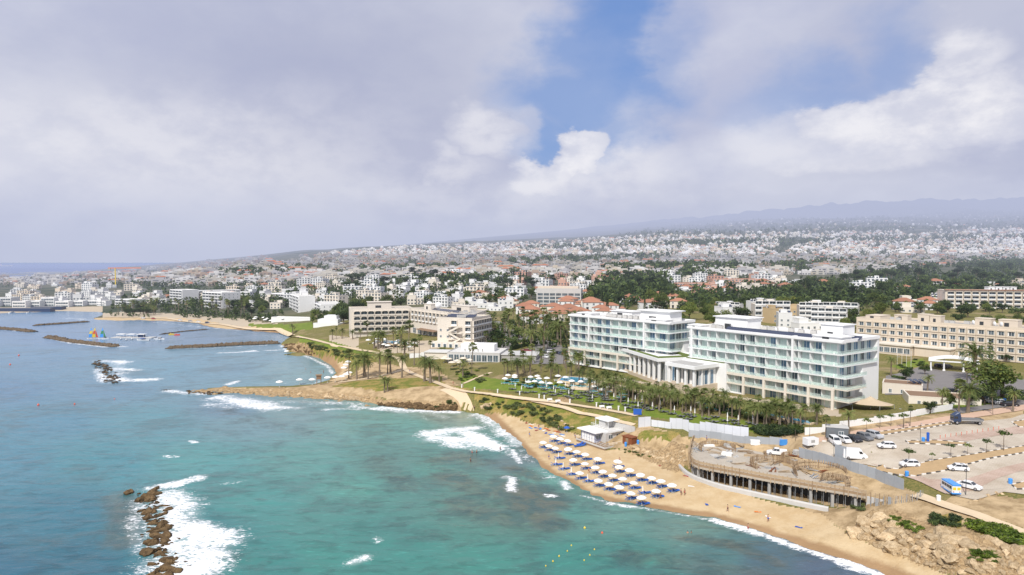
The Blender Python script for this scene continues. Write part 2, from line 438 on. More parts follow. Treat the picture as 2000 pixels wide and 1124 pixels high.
rocky = np.maximum.reduce([zone(p) for p in (
  [(372,760),(430,758),(560,760),(690,772),(745,780),(800,783),(890,790),(893,806),(800,803),(740,797),(600,781),(480,771),(372,769)],
  [(1655,1048),(1690,1000),(1740,1000),(1830,1030),(1960,1075),(2100,1124),(2100,1200),(1860,1130),(1760,1086)],
  [(1240,868),(1300,880),(1345,868),(1340,900),(1320,925),(1270,900),(1225,880)],
  [(548,674),(575,670),(615,690),(600,694),(570,684)],[(860,640+150),(905,795),(880,806)],
  [(1090,776),(1120,778),(1115,790),(1092,792)])])
TZ += np.where(TY < 700, NZ2 * .10 + rocky * (np.abs(NZ2) * 1.3 - .15), NZ2 * np.clip((TY - 3500) / 4000, 0, 1) * 60 * np.clip(TX / TY * 5 - .3, 0, 1))
TZ += np.where((TY > 1200) & (TY < 4000), NZ2 * np.clip((TY - 1200) / 2000, 0, 1) * 12, 0)
TZ = np.where(CD < 1.5, np.minimum(TZ, .35), TZ)
terrain_me, TV, TQ = sheet_mesh('ground', TX, TY, TZ)
GB = BVHTree.FromPolygons([tuple(p) for p in TV.tolist()], TQ.tolist())
def gz(x, y):
    h = GB.ray_cast(Vector((x, y, 3000)), DOWN)
    return h[0].z if h[0] is not None else 0.0
def at(u, v):
    """point of the finished ground (or of the sea) seen at u, v in the photograph"""
    h = GB.ray_cast(camo.location, ray(u, v).normalized())
    if h[0] is None or h[0].z < 0: return W(u, v, 0.0)
    return h[0]
def on(x, y): return Vector((x, y, max(gz(x, y), 0.0)))

Z = dict(
 sand=[[(1780,1140),(1720,1124),(1560,1072),(1400,1020),(1200,987),(1135,970),(1062,927),(1000,868),(940,806),(985,812),(1040,828),(1090,836),(1130,850),(1180,878),(1250,880),(1320,915),(1400,945),(1480,972),(1600,1003),(1660,1046),(1760,1086),(1860,1124),(1870,1180)],
       [(560,680),(600,694),(645,714),(656,730),(640,746),(660,745),(692,735),(680,712),(650,699),(615,688),(585,680)],
       [(172,632),(200,630),(330,630),(400,640),(430,645),(540,652),(560,650),(545,644),(440,636),(400,625),(300,620),(180,622)]],
 soil=[[(430,758),(560,757),(650,745),(700,730),(760,712),(850,720),(900,760),(905,790),(850,788),(760,780),(680,772),(560,766)],
       [(1120,835),(1200,822),(1260,830),(1340,855),(1345,900),(1260,885),(1180,875)],
       [(1340,850),(1560,850),(1700,905),(1810,985),(1690,985),(1500,965),(1400,945),(1350,925)],
       [(1690,960),(1810,980),(2000,1045),(2200,1115),(2200,1160),(1850,1060),(1660,1000)],
       [(1820,985),(1880,960),(2000,975),(2300,990),(2300,1120),(2000,1035)],
       [(1540,850),(1600,835),(1850,808),(2000,790),(2000,830),(1700,862),(1560,872)],
       [(700,745),(760,720),(680,690),(700,700)], [(1560,985),(1690,982),(1705,1005),(1660,1040),(1580,1000)]],
 grass=[[(560,672),(600,665),(660,672),(720,690),(740,705),(700,722),(680,712),(650,697),(615,686),(580,680)],
        [(870,752),(905,757),(1000,772),(1240,815),(1250,835),(1130,848),(1090,834),(1040,826),(985,811),(945,800),(905,766)],
        [(1245,842),(1330,845),(1320,862),(1250,858)],
        [(690,745),(760,740),(860,735),(870,752),(790,760),(740,765),(640,755)],
        [(1895,1020),(2000,1055),(2100,1090),(2100,1110),(1990,1075),(1905,1045)],
        [(1815,1005),(1870,1010),(1870,1035),(1820,1025)]],
 lawn=[[(575,657),(600,660),(660,670),(720,688),(730,698),(690,690),(640,678),(590,668)],
       [(890,728),(930,735),(1010,745),(1130,750),(1300,800),(1500,830),(1540,850),(1400,835),(1270,815),(1100,775),(1000,765),(905,757)],
       [(485,632),(560,634),(610,630),(612,645),(520,645),(490,640)],
       [(1740,715),(1800,700),(1815,712),(1760,722)],[(1820,775),(2000,765),(2000,790),(1840,800)]],
 pave=[[(730,672),(850,665),(860,690),(800,690),(740,690)],[(1180,740),(1300,755),(1560,800),(1640,815),(1640,800),(1400,770),(1200,735)],
       [(640,655),(700,660),(700,685),(640,668)],[(200,612),(330,612),(460,622),(560,634),(480,640),(400,628),(200,622)],[(-300,600),(200,598),(200,610),(-300,620)]],
)
zw = {k: np.maximum.reduce([zone(p, warp=.8 if k == 'lawn' else 1.3) for p in v]) for k, v in Z.items()}
wet = np.clip(1 - (CD - 1.0) / 5.0, 0, 1)
town = np.clip((TY - 520) / 200, 0, 1)
set_attr(terrain_me, 'za', np.stack([zw['sand'], zw['grass'], zw['soil'], rocky], -1).reshape(-1, 4))
set_attr(terrain_me, 'zb', np.stack([zw['lawn'], zw['pave'], wet, town], -1).reshape(-1, 4))

def ground_material():
    m, t = newmat('ground_cover_mix')
    A = t.n('ShaderNodeSeparateColor'); t.put(A.inputs[0], t.attr('za').outputs['Color'])
    aA = t.attr('za').outputs['Alpha']
    B = t.n('ShaderNodeSeparateColor'); t.put(B.inputs[0], t.attr('zb').outputs['Color'])
    aB = t.attr('zb').outputs['Alpha']
    P = t.pos()
    n_f = t.noise(2.2, 5, .7, P); n_m = t.noise(.25, 5, .65, P); n_l = t.noise(.05, 4, .6, P); n_t = t.noise(.012, 5, .65, P)
    w = t.math('MULTIPLY', t.math('SUBTRACT', n_m, .5), .9)
    def msk(x): return t.step(t.math('ADD', x, w), .38, .62)
    dry = t.mix(t.step(n_m, .3, .7), lin(160, 140, 106), lin(128, 118, 84))
    scrub = t.mix(t.step(n_f, .4, .6), lin(96, 100, 54), lin(134, 122, 74))
    c = t.mix(t.step(n_l, .32, .5), dry, scrub)
    townc = t.mix(t.step(n_t, .40, .62), lin(98, 98, 84), lin(54, 68, 50))
    townc = t.mix(t.math('MULTIPLY', t.step(n_m, .5, .75), .4), townc, lin(140, 130, 112))
    c = t.mix(aB, c, townc)
    pave = t.mix(n_f, lin(196, 182, 160), lin(172, 158, 138))
    c = t.mix(msk(B.outputs[1]), c, pave)
    soil = t.mix(t.step(n_m, .35, .68), lin(190, 166, 130), lin(146, 124, 92))
    soil = t.mix(t.math('MULTIPLY', t.step(n_f, .5, .8), .5), soil, lin(206, 184, 148))
    c = t.mix(msk(A.outputs[2]), c, soil)
    gr = t.mix(t.step(n_m, .38, .62), lin(112, 118, 52), lin(160, 138, 84))
    gr = t.mix(t.step(n_f, .45, .75), gr, lin(86, 96, 42))
    c = t.mix(msk(A.outputs[1]), c, gr)
    lawn = t.mix(t.step(n_m, .3, .7), lin(106, 126, 48), lin(134, 142, 62))
    lawn = t.mix(t.math('MULTIPLY', n_f, .6), lawn, lin(84, 104, 38))
    c = t.mix(msk(B.outputs[0]), c, lawn)
    sand = t.mix(t.step(n_m, .3, .7), lin(202, 180, 144), lin(188, 162, 123))
    sand = t.mix(t.math('MULTIPLY', t.step(n_f, .5, .8), .35), sand, lin(166, 138, 102))
    wets = t.mix(t.step(n_l, .3, .7), lin(148, 120, 88), lin(164, 134, 100))
    sm = msk(A.outputs[0])
    sand = t.mix(t.step(t.math('ADD', B.outputs[2], t.math('MULTIPLY', w, .5)), .3, .7), sand, wets)
    c = t.mix(sm, c, sand)
    cr = t.n('ShaderNodeTexVoronoi', feature='DISTANCE_TO_EDGE'); cr.inputs['Scale'].default_value = .55
    t.put(cr.inputs['Vector'], t.vmath('ADD', P, t.vmath('SCALE', t.n('ShaderNodeTexNoise').outputs[1], scale=1.5)))
    rock = t.mix(t.step(n_f, .35, .7), lin(186, 160, 122), lin(136, 112, 82))
    rock = t.mix(t.math('MULTIPLY', t.math('SUBTRACT', 1.0, t.step(cr.outputs[0], .0, .10)), .35), rock, lin(70, 55, 40))
    c = t.mix(t.step(t.math('ADD', aA, w), .4, .6), c, rock)
    bump = t.n('ShaderNodeBump'); bump.inputs['Strength'].default_value = .5; bump.inputs['Distance'].default_value = .5
    t.put(bump.inputs['Height'], t.math('ADD', n_f, t.math('MULTIPLY', n_m, 1.0)))
    finish(m, bsdf(t, c, .92, 0, .15, bump.outputs[0]))
    return m
terrain_me.materials.append(ground_material())
ground = inst(terrain_me, 'ground'); tag(ground, kind='structure')

# ------------------------------------------------------------------ sea
SX, SY = polar(-700, 2300, 640, depth_rows((60, 480, 1.0062), (480, 1400, 1.015), (1400, 50000, 1.06)))
SEA = [ # u, v, sRGB of the water body, reach
 (0,1124,38,92,112),(120,1000,44,102,118),(0,900,60,118,136),(0,760,74,116,144),(60,700,84,124,150),(150,1100,40,94,110),(200,900,58,122,132),(300,820,74,128,138),(400,900,72,134,132),
 (480,830,96,132,138),(560,810,104,134,134),(700,830,96,140,132),(800,830,90,142,132),(860,810,128,142,128),(600,900,82,136,128),(700,960,78,136,124),(520,980,66,128,122),(520,1100,56,118,112),(650,1090,60,124,114),(800,1080,58,122,112),(950,1090,60,124,112),(1100,1090,58,122,110),(1250,1090,58,118,108),(1400,1090,66,106,106),(1500,1100,64,92,104),(1600,1110,70,88,106),
 (860,920,74,128,116),(950,880,72,128,120),(920,960,72,120,108),(1020,960,82,104,92),(1070,980,84,108,96),(1060,1010,82,108,94),(980,1010,74,116,104),(1100,1000,78,132,120),(1200,1010,92,132,120),(1330,1030,92,124,114),(1050,940,86,140,126),(1000,900,92,112,112),(760,900,80,120,112),(830,950,74,118,110),(640,1000,70,124,116),
 (700,1040,60,118,110),(400,1050,48,110,112),(450,800,90,122,138),(500,700,104,138,150),(560,720,110,142,148),(600,730,112,144,146),(450,720,98,134,150),(380,660,100,126,150),(300,650,102,128,154),(450,655,104,128,148),(150,660,92,126,158),(60,640,92,126,160),(100,620,96,128,158),(260,640,104,130,154),(330,720,88,134,152),(380,700,94,134,152),(200,760,84,124,146),(100,820,66,120,140),
 (0,540,62,92,146),(100,528,66,96,152),(-200,535,62,92,146),(180,522,80,108,162),(0,519,84,112,166),(-300,700,60,100,140),(-300,1000,40,90,115)]
xs = np.array([W(a[0], a[1]).x for a in SEA]); ys = np.array([W(a[0], a[1]).y for a in SEA])
cs = np.array([lin(*a[2:5])[:3] for a in SEA])
# weights in log-range / bearing so that far and near marks reach alike
lx, ly = xs / ys * 4.0, np.log(ys) * 3.0
px, py = (SX / SY) * 4.0, np.log(SY) * 3.0
num = np.zeros(SX.shape + (3,)); den = np.zeros(SX.shape)
for i in range(len(SEA)):
    w_ = 1.0 / ((px - lx[i]) ** 2 + (py - ly[i]) ** 2 + .004) ** 1.6
    den += w_; num += w_[..., None] * cs[i]
seac = num / den[..., None]
FOAM = [ # strokes of surf: points (u, v), half width in metres, strength
 ([(300,955),(345,945),(385,936)],2.4,1.0),([(400,947),(440,946),(470,941)],1.5,.35),([(325,970),(345,985),(350,1010)],4.5,.95),([(340,1020),(370,1030),(420,1055)],4.0,1.05),([(360,1050),(420,1058)],5.0,1.15),([(335,1060),(400,1085)],4.5,1.1),([(340,1095),(385,1105),(370,1124)],5,1.1),([(262,1012),(268,1050),(272,1080)],2.2,.55),([(270,980),(290,1000),(300,1040),(310,1090),(330,1124)],3.0,.62),
 ([(430,778),(470,784),(520,792)],5.5,.95),([(470,788),(530,798)],5.0,1.05),([(540,795),(580,798)],3.0,.75),([(410,790),(450,797)],4,.55),([(330,764),(360,768),(400,770)],3,.8),([(640,800),(700,800)],2,.6),([(560,785),(700,790)],4,.5),([(690,795),(740,800),(790,806)],2.5,.75),([(745,797),(800,803),(890,806)],2.2,.95),([(830,806),(870,815)],2.5,.55),
 ([(935,812),(960,820),(990,850)],4.0,.85),([(955,815),(985,835),(1010,870)],3.0,.8),([(840,850),(880,842),(920,838)],4.0,1.0),([(850,858),(900,860),(940,870)],4.0,1.1),([(900,840),(940,860),(970,875)],3.5,1.1),([(880,868),(930,876)],3.5,.8),([(830,845),(850,850)],3,.75),([(1000,880),(1015,905)],1.0,.95),([(980,872),(1000,890)],1.2,.6),
 ([(985,934),(1000,936),(998,960)],1.3,.9),([(1100,942),(1108,955)],1.2,1.1),([(1068,968),(1080,970)],1.2,.75),([(1135,969),(1200,985),(1300,1001),(1400,1019)],.55,.85),([(1190,984),(1240,993)],.9,1.0),([(1395,1017),(1430,1027),(1480,1042)],1.2,1.05),([(1480,1042),(1560,1071),(1640,1098),(1720,1125)],1.0,1.1),([(1640,1098),(1700,1118)],1.5,1.1),([(1010,872),(1040,905),(1065,927),(1100,944)],2.5,.42),
 ([(205,706),(240,708)],5,.85),([(225,720),(265,724)],4,.75),([(215,740),(250,744),(295,742)],4,.95),([(190,722),(205,748)],2.5,.8),([(230,705),(232,745)],6,.55),([(92,660),(140,671),(210,679)],1.7,.95),([(200,675),(245,678)],3,.75),([(0,643),(65,650)],1.6,.8),([(325,682),(420,680),(520,675)],1.6,.75),([(430,690),(500,687)],2.5,.8),([(470,688),(498,686)],1.8,1.0),([(520,685),(560,684)],2.5,.7),([(548,675),(560,684),(600,697),(640,716),(650,730)],1.2,.85),([(445,752),(462,746)],2.0,.9),([(430,752),(600,748)],1.0,.35),([(640,740),(610,752),(560,756)],1,.6),([(175,629),(300,629),(400,640),(470,647)],2,.6),([(130,622),(170,625)],7,.5),
 ([(373,862),(382,866)],1.0,1.0),([(322,892),(350,893)],.7,.8),([(715,1090),(690,1100)],1.5,.8),([(735,1052),(742,1058)],1,.6),([(825,812),(835,822)],.8,.5)]
foam = np.zeros(SX.shape)
for ln, hw, st in FOAM:
    P = [W(u, v) for u, v in ln]
    bx0, bx1 = min(p.x for p in P) - 5 * hw, max(p.x for p in P) + 5 * hw; by0, by1 = min(p.y for p in P) - 5 * hw, max(p.y for p in P) + 5 * hw
    sel = (SX > bx0) & (SX < bx1) & (SY > by0) & (SY < by1)
    if not sel.any(): continue
    d = seg_dist(SX[sel], SY[sel], P)
    foam[sel] = np.maximum(foam[sel], st * np.exp(-(d / (hw * 1.25)) ** 2))
REEF = [([(850,900),(900,890),(930,905)],5,.7),([(870,930),(920,950),(960,960)],6,.75),([(990,945),(1030,960),(1070,985)],5.5,1.0),([(1020,985),(1060,1010),(1075,1020)],5,.9),([(900,985),(950,1000),(990,1015)],6,.7),([(740,900),(770,930),(800,950)],6,.55),([(640,930),(700,960)],6,.4),([(1000,915),(1050,935)],3.5,.8),([(430,800),(520,830),(600,845)],7,.5),([(230,970),(250,1010),(240,1060)],4,.8),([(0,820),(60,800),(120,790)],10,.45),([(1230,1085),(1350,1100),(1480,1124)],5,.6),([(1330,1052),(1420,1062),(1520,1100)],2.5,.7),([(560,960),(640,990)],6,.35),([(430,1090),(520,1100)],5,.35),([(850,1040),(900,1060)],5,.35),([(380,800),(330,830)],8,.35),([(1010,870),(1040,900)],2.5,.5),([(1140,985),(1200,1000),(1260,1006)],2.0,.45)]
reef = np.zeros(SX.shape)
for ln, hw, st in REEF:
    P = [W(u, v) for u, v in ln]; sel = (np.abs(SX - P[0].x) < 90) & (np.abs(SY - P[0].y) < 90)
    reef[sel] = np.maximum(reef[sel], st * np.exp(-(seg_dist(SX[sel], SY[sel], P) / (hw * 1.3)) ** 2))
SZ = np.zeros(SX.shape)
for i in range(SX.shape[0]):
    y = SY[i, 0]
    if y > 700: break
    for j in range(SX.shape[1]):
        x = SX[i, j]
        SZ[i, j] = .16 * mnoise.noise((x * .10 + y * .03, y * .26, 1.0)) + .09 * mnoise.noise((x * .3, y * .55, 4.0)) + foam[i, j] * (.25 + .2 * mnoise.noise((x * .5, y * .5, 9.0)))
sea_me, SV, SQ = sheet_mesh('sea', SX, SY, SZ)
set_attr(sea_me, 'body', np.concatenate([seac, foam[..., None]], -1).reshape(-1, 4))
def sea_material():
    m, t = newmat('sea_water'); P = t.pos()
    at_ = t.attr('body'); body, fm = at_.outputs['Color'], at_.outputs['Alpha']
    d = t.vmath('LENGTH', P); near = t.math('SUBTRACT', 1.0, t.step(d, 250.0, 1500.0))
    st = t.vmath('MULTIPLY', P, (.35, 1.0, 1.0))
    rip = t.noise(.30, 5, .62, t.vmath('ADD', st, t.vmath('MULTIPLY', t.vmath('MULTIPLY', P, (.12, .12, 0)), (1, 1, 0))), .5); rip2 = t.noise(1.1, 4, .62, st, .3)
    swell = t.noise(.07, 3, .5, t.vmath('MULTIPLY', P, (.5, 1.0, 1.0)), .5)
    weed = t.noise(.035, 5, .65, P, .4); weed2 = t.noise(.11, 4, .65, P, .3)
    wk = t.math('MULTIPLY', t.step(t.math('ADD', weed, t.math('MULTIPLY', t.math('SUBTRACT', weed2, .5), .45)), .50, .64), t.math('MULTIPLY', near, .55))
    c = t.mix(wk, body, t.mix(.72, body, lin(62, 84, 84)))
    rf = t.attr('reef').outputs['Fac']; rn = t.noise(.16, 6, .7, P, .5)
    rk = t.step(t.math('ADD', rf, t.math('MULTIPLY', t.math('SUBTRACT', rn, .5), 1.6)), .25, .75)
    c = t.mix(t.math('MULTIPLY', rk, t.math('MULTIPLY', t.step(rf, .05, .4), .72)), c, t.mix(t.step(rn, .4, .6), lin(96, 92, 76), lin(58, 78, 76)))
    c = t.mix(t.math('MULTIPLY', t.step(swell, .35, .75), .22), c, t.vmath('SCALE', body, scale=1.4))
    near2 = t.math('SUBTRACT', 1.0, t.step(d, 150.0, 700.0))
    c = t.mix(t.math('MULTIPLY', t.step(rip, .48, .66), t.math('MULTIPLY', near2, .55)), c, t.vmath('SCALE', c, scale=.55))
    c = t.mix(t.math('MULTIPLY', t.step(rip2, .54, .72), t.math('MULTIPLY', near2, .34)), c, t.vmath('SCALE', c, scale=1.9))
    h = t.math('ADD', t.math('MULTIPLY', rip, 1.0), t.math('MULTIPLY', rip2, .35))
    bp = t.n('ShaderNodeBump'); bp.inputs['Distance'].default_value = .45
    t.put(bp.inputs['Strength'], t.math('MULTIPLY', near, .55)); t.put(bp.inputs['Height'], h)
    b = t.n('ShaderNodeBsdfPrincipled'); t.put(b.inputs['Base Color'], t.vmath('SCALE', c, scale=1.0))
    b.inputs['Roughness'].default_value = .22; b.inputs['Specular IOR Level'].default_value = .30; t.put(b.inputs['Normal'], bp.outputs[0])
    fw = t.vmath('MULTIPLY', t.vmath('ADD', P, t.vmath('SCALE', t.n('ShaderNodeTexNoise').outputs[1], scale=.8)), (.55, 1.1, 1.0))
    f1 = t.noise(.42, 6, .68, fw, 1.0); f2 = t.noise(1.5, 5, .72, fw, .6); big = t.noise(.10, 3, .6, P, .5)
    ridge = t.math('SUBTRACT', 1.0, t.math('ABSOLUTE', t.math('MULTIPLY', t.math('SUBTRACT', f1, .5), 5.0)))
    k = t.math('ADD', t.math('MULTIPLY', ridge, .42), t.math('MULTIPLY', t.math('SUBTRACT', f2, .5), 1.7))
    thr = t.math('ADD', t.math('MULTIPLY', t.math('MINIMUM', fm, 1.05), .58), t.math('ADD', t.math('SUBTRACT', k, .28), t.math('MULTIPLY', t.math('SUBTRACT', big, .5), .8)))
    gate = t.step(fm, .06, .30)
    mask = t.math('MULTIPLY', t.step(thr, .34, .62), gate)
    veil = t.math('MULTIPLY', t.step(fm, .25, 1.0), .28)
    mask = t.math('MAXIMUM', mask, veil)
    fo = bsdf(t, (.80, .81, .82, 1), .8, 0, .2)
    mx = t.n('ShaderNodeMixShader'); t.put(mx.inputs[0], mask); t.put(mx.inputs[1], b.outputs[0]); t.put(mx.inputs[2], fo)
    finish(m, mx.outputs[0], False); return m
set_attr(sea_me, 'reef', np.repeat(reef[..., None], 4, -1).reshape(-1, 4))
sea_me.materials.append(sea_material())
tag(inst(sea_me, 'sea'), kind='structure')

# ------------------------------------------------------------------ sky and sun
SUN_EL, SUN_AZ = R(46), math.atan2(-.39, -.92)   # sun stands to the left and a little behind the drone
def sky():
    w = bpy.data.worlds.new('World'); scn.world = w; w.use_nodes = True
    w.node_tree.nodes.clear(); t = NT(w.node_tree)
    D = t.n('ShaderNodeTexCoord').outputs['Generated']
    sk = t.n('ShaderNodeTexSky', sky_type='NISHITA'); sk.sun_disc = False; sk.sun_elevation = SUN_EL; sk.sun_rotation = math.atan2(-.39, -.92)
    sk.air_density = 1.2; sk.dust_density = 1.5
    blue = t.vmath('SCALE', sk.outputs[0], scale=SKY_K)
    blue = t.mix(.7, blue, lin(120, 157, 224))
    Ds = t.vmath('MULTIPLY', D, (1.0, 1.0, 1.7))
    nv = t.n('ShaderNodeTexNoise'); nv.inputs['Scale'].default_value = 3.2; nv.inputs['Detail'].default_value = 6; nv.inputs['Roughness'].default_value = .55; t.put(nv.inputs['Vector'], Ds)
    warp = t.vmath('SCALE', t.vmath('SUBTRACT', nv.outputs[1], (.5, .5, .5)), scale=.22)
    nf = t.n('ShaderNodeTexNoise'); nf.inputs['Scale'].default_value = 13; nf.inputs['Detail'].default_value = 6; nf.inputs['Roughness'].default_value = .6; t.put(nf.inputs['Vector'], Ds)
    warp2 = t.vmath('SCALE', t.vmath('SUBTRACT', nf.outputs[1], (.5, .5, .5)), scale=.07)
    Q = t.vmath('ADD', t.vmath('ADD', D, warp), warp2)
    Qc = t.vmath('ADD', t.vmath('ADD', D, t.vmath('SCALE', warp, scale=.45)), t.vmath('SCALE', warp2, scale=1.0))
    def bank(lst, q, out=None):
        for u, v, rx, ry, k, soft in lst:
            c = ray(u, v).normalized(); sx, sz = FPX / rx, FPX / ry
            e = t.vmath('MULTIPLY', t.vmath('SUBTRACT', q, tuple(c)), (sx, sx * .6, sz))
            r = t.vmath('LENGTH', e)
            b = t.math('MULTIPLY', t.math('SUBTRACT', 1.0, t.step(r, 1.0 - soft, 1.0 + soft)), k)
            out = b if out is None else t.math('MAXIMUM', out, b)
        return out
    gap = bank([(1185, 40, 85, 220, 1.0, .5), (1150, 190, 130, 80, 1.0, .55), (1075, 265, 85, 62, .95, .6), (1190, 265, 75, 60, .75, .7), (1265, 120, 60, 110, .55, .8), (1590, 180, 135, 58, .62, .8), (1735, 120, 65, 85, .62, .8), (1470, 205, 90, 45, .38, .8), (1060, 320, 60, 30, .6, .7)], Q)
    dark = bank([(700, 180, 420, 190, 1.0, .75), (780, 270, 230, 60, .8, .7), (1950, 60, 260, 160, .8, .7), (1400, 420, 500, 40, .5, .9), (250, 60, 400, 60, .45, .8), (1880, 350, 260, 40, .6, .8)], Q)
    puff = bank([(1135, 292, 52, 48, 1.0, .35), (1062, 345, 72, 38, .8, .45), (960, 260, 80, 40, .6, .6), (1200, 340, 110, 50, .5, .6), (1650, 235, 85, 42, .85, .4), (1800, 235, 140, 60, .95, .4), (1880, 120, 52, 46, .8, .4), (1560, 260, 120, 50, .45, .6), (1700, 320, 120, 22, .5, .6), (1020, 250, 40, 60, .45, .6), (870, 320, 80, 30, .5, .6), (300, 290, 380, 90, .55, .85), (900, 380, 500, 40, .35, .9)], Qc)
    sh = t.step(nv.outputs[0], .36, .64)
    mid = t.mix(sh, lin(190, 195, 219), lin(213, 216, 231))
    cl = t.mix(t.math('MULTIPLY', dark, .54), mid, lin(164, 170, 198))
    det = t.step(nf.outputs[0], .35, .62)
    cl = t.mix(t.math('MULTIPLY', puff, t.math('ADD', .45, t.math('MULTIPLY', det, .55))), cl, lin(241, 240, 245))
    gapm = t.math('MULTIPLY', t.math('MULTIPLY', gap, t.math('ADD', .80, t.math('MULTIPLY', t.step(nv.outputs[0], .60, .36), .20))), t.math('SUBTRACT', 1.0, t.math('MULTIPLY', t.step(puff, .20, .62), .92)))
    c = t.mix(gapm, cl, blue)
    el = t.n('ShaderNodeSeparateXYZ'); t.put(el.inputs[0], D)
    hz = t.math('SUBTRACT', 1.0, t.step(el.outputs[2], .0, .13))
    c = t.mix(t.math('MULTIPLY', hz, .8), c, lin(190, 197, 221))
    below = t.step(el.outputs[2], -.02, 0.0)
    c = t.mix(below, lin(150, 160, 185), c)
    bg = t.n('ShaderNodeBackground'); bg.inputs[1].default_value = 1.0; t.put(bg.inputs[0], c)
    o = t.n('ShaderNodeOutputWorld'); t.put(o.inputs[0], bg.outputs[0])
SKY_K = .09
sky()
scn.world.cycles.sampling_method = 'MANUAL'; scn.world.cycles.sample_map_resolution = 256
sun = bpy.data.lights.new('sun', 'SUN'); sun.energy = 4.2; sun.angle = R(.6); sun.color = (1.0, .96, .89)
suno = bpy.data.objects.new('sun', sun); col.objects.link(suno)
sd = Vector((-.39, -.92, 0)).normalized() * math.cos(SUN_EL) + Vector((0, 0, math.sin(SUN_EL)))
suno.rotation_euler = sd.to_track_quat('Z', 'Y').to_euler(); suno.location = (-100, -50, 200)
scn.view_settings.view_transform = 'Standard'; scn.view_settings.look = 'None'; scn.view_settings.exposure = 0
scn.cycles.use_denoising = True; scn.cycles.max_bounces = 6; scn.cycles.transparent_max_bounces = 8
# ------------------------------------------------------------------ building helpers
def vec2(p): return Vector((p[0], p[1]))
def rect(p0, p1, depth):
    """footprint from the two ends of its front (left to right as one faces it)"""
    a, b = vec2(p0), vec2(p1); d = (b - a).normalized(); n = Vector((-d.y, d.x)) * depth
    return [tuple(a), tuple(b), tuple(b + n), tuple(a + n)]
def win_mesh(w, h, frame=.09, proud=.06, glass='glass', fr='white', mull=1, sill=True, curtain=None):
    """window seen from outside along -y: frame, mullions, pane"""
    b = MB()
    b.box(-w / 2, w / 2, -.02, .10, 0, h, 1)
    for x in (-w / 2, w / 2 - frame): b.box(x, x + frame, -proud, -.022, 0, h, 0)
    b.box(-w / 2, w / 2, -proud + .002, -.024, h - frame, h, 0)
    if sill: b.box(-w / 2 - .1, w / 2 + .1, -proud - .12, -.026, -.10, 0, 0)
    for k in range(1, mull + 1):
        x = -w / 2 + k * w / (mull + 1); b.box(x - .04, x + .04, -proud + .01, -.028, 0, h - frame, 0)
    if curtain: b.box(-w / 2 + frame, -w / 2 + frame + w * .30, -.035, -.021, .05, h - frame, 2)
    return b.mesh('window', [M[fr], M[glass], M[curtain or 'curtain']])
def loggia_mesh(w, h, out=1.0, wallm='cream', glass='glass', rail='cream', arch=True):
    """balcony bay: side cheeks, slab, parapet and dark glazed back"""
    b = MB()
    b.box(-w / 2 + .2, w / 2 - .2, -.03, .05, .05, h - .1, 1)
    for x in (-w / 2, w / 2 - .22): b.box(x, x + .22, -out, 0, 0, h, 0)
    b.box(-w / 2 + .22, w / 2 - .22, -out, 0, -.12, .06, 0)
    b.box(-w / 2 + .22, w / 2 - .22, -out, 0, h - .28, h, 0)
    b.box(-w / 2 + .22, w / 2 - .22, -out + .02, -out + .14, .06, .85, 2)
    if arch:
        for s in (-1, 1): b.prism([(s * (w / 2 - .22), -out + .003), (s * (w / 2 - .22), -out + .14), (s * (w / 2 - 1.0), -out + .14), (s * (w / 2 - 1.0), -out + .003)], lambda p, s=s: h - .28 - (.55 if abs(p[0]) > w / 2 - .5 else .03), h - .279, 0)
    b.box(-.04, .04, -.07, -.031, .06, h - .28, 3)
    return b.mesh('window', [M[wallm], M[glass], M[rail], M['white']])
def facade(root, p0, p1, zs, n, mesh, inset=0.0, name='window', skip=(), z_off=0.0):
    """n copies of one window per storey along the wall p0 -> p1; coordinates in the frame of root"""
    a, b = vec2(p0), vec2(p1); d = b - a; L = d.length; d.normalize(); rz = math.atan2(d.y, d.x)
    for k, z in enumerate(zs):
        for i in range(n):
            if (i, k) in skip: continue
            p = a + d * (inset + (L - 2 * inset) * (i + .5) / n)
            inst(mesh, name, root, (p.x, p.y, z + z_off), rz)
def body(root, poly, z0, z1, wallm, roofm='roofgrey', par=.8, over=0.0, name='wall'):
    b = MB(); b.prism(poly, z0, z1, 0); o = b.build(name, M[wallm], root)
    c = sum((vec2(p) for p in poly), Vector((0, 0))) / len(poly)
    def off(k): return [tuple(vec2(p) + (vec2(p) - c).normalized() * k) for p in poly]
    r = MB(); inner, outer = off(-.42), off(over + .06)
    n = len(poly)
    r.prism(off(-.02), z1 - .25, z1 + .004, 1)
    for i in range(n):
        j = (i + 1) % n
        r.prism([outer[i], outer[j], inner[j], inner[i]], z1 + .006, z1 + par, 0)
    return o, r.build('roof', [M[wallm], M[roofm]], root)
def rel(pts, o): return [(p[0] - o[0], p[1] - o[1]) for p in pts]
def rooftop(root, name, x, y, z, sx, sy, h, m='white', rz=0.0, slab=.25):
    b = MB(); b.box(-sx / 2, sx / 2, -sy / 2, sy / 2, 0, h, 0)
    if slab: b.box(-sx / 2 - slab, sx / 2 + slab, -sy / 2 - slab, sy / 2 + slab, h, h + .28, 0)
    b.box(-sx * .2, sx * .05, -sy / 2 - .03, -sy / 2 + .05, .1, min(2.1, h - .2), 1)
    return b.build(name, [M[m], M['dark']], root, (x, y, z), rz)
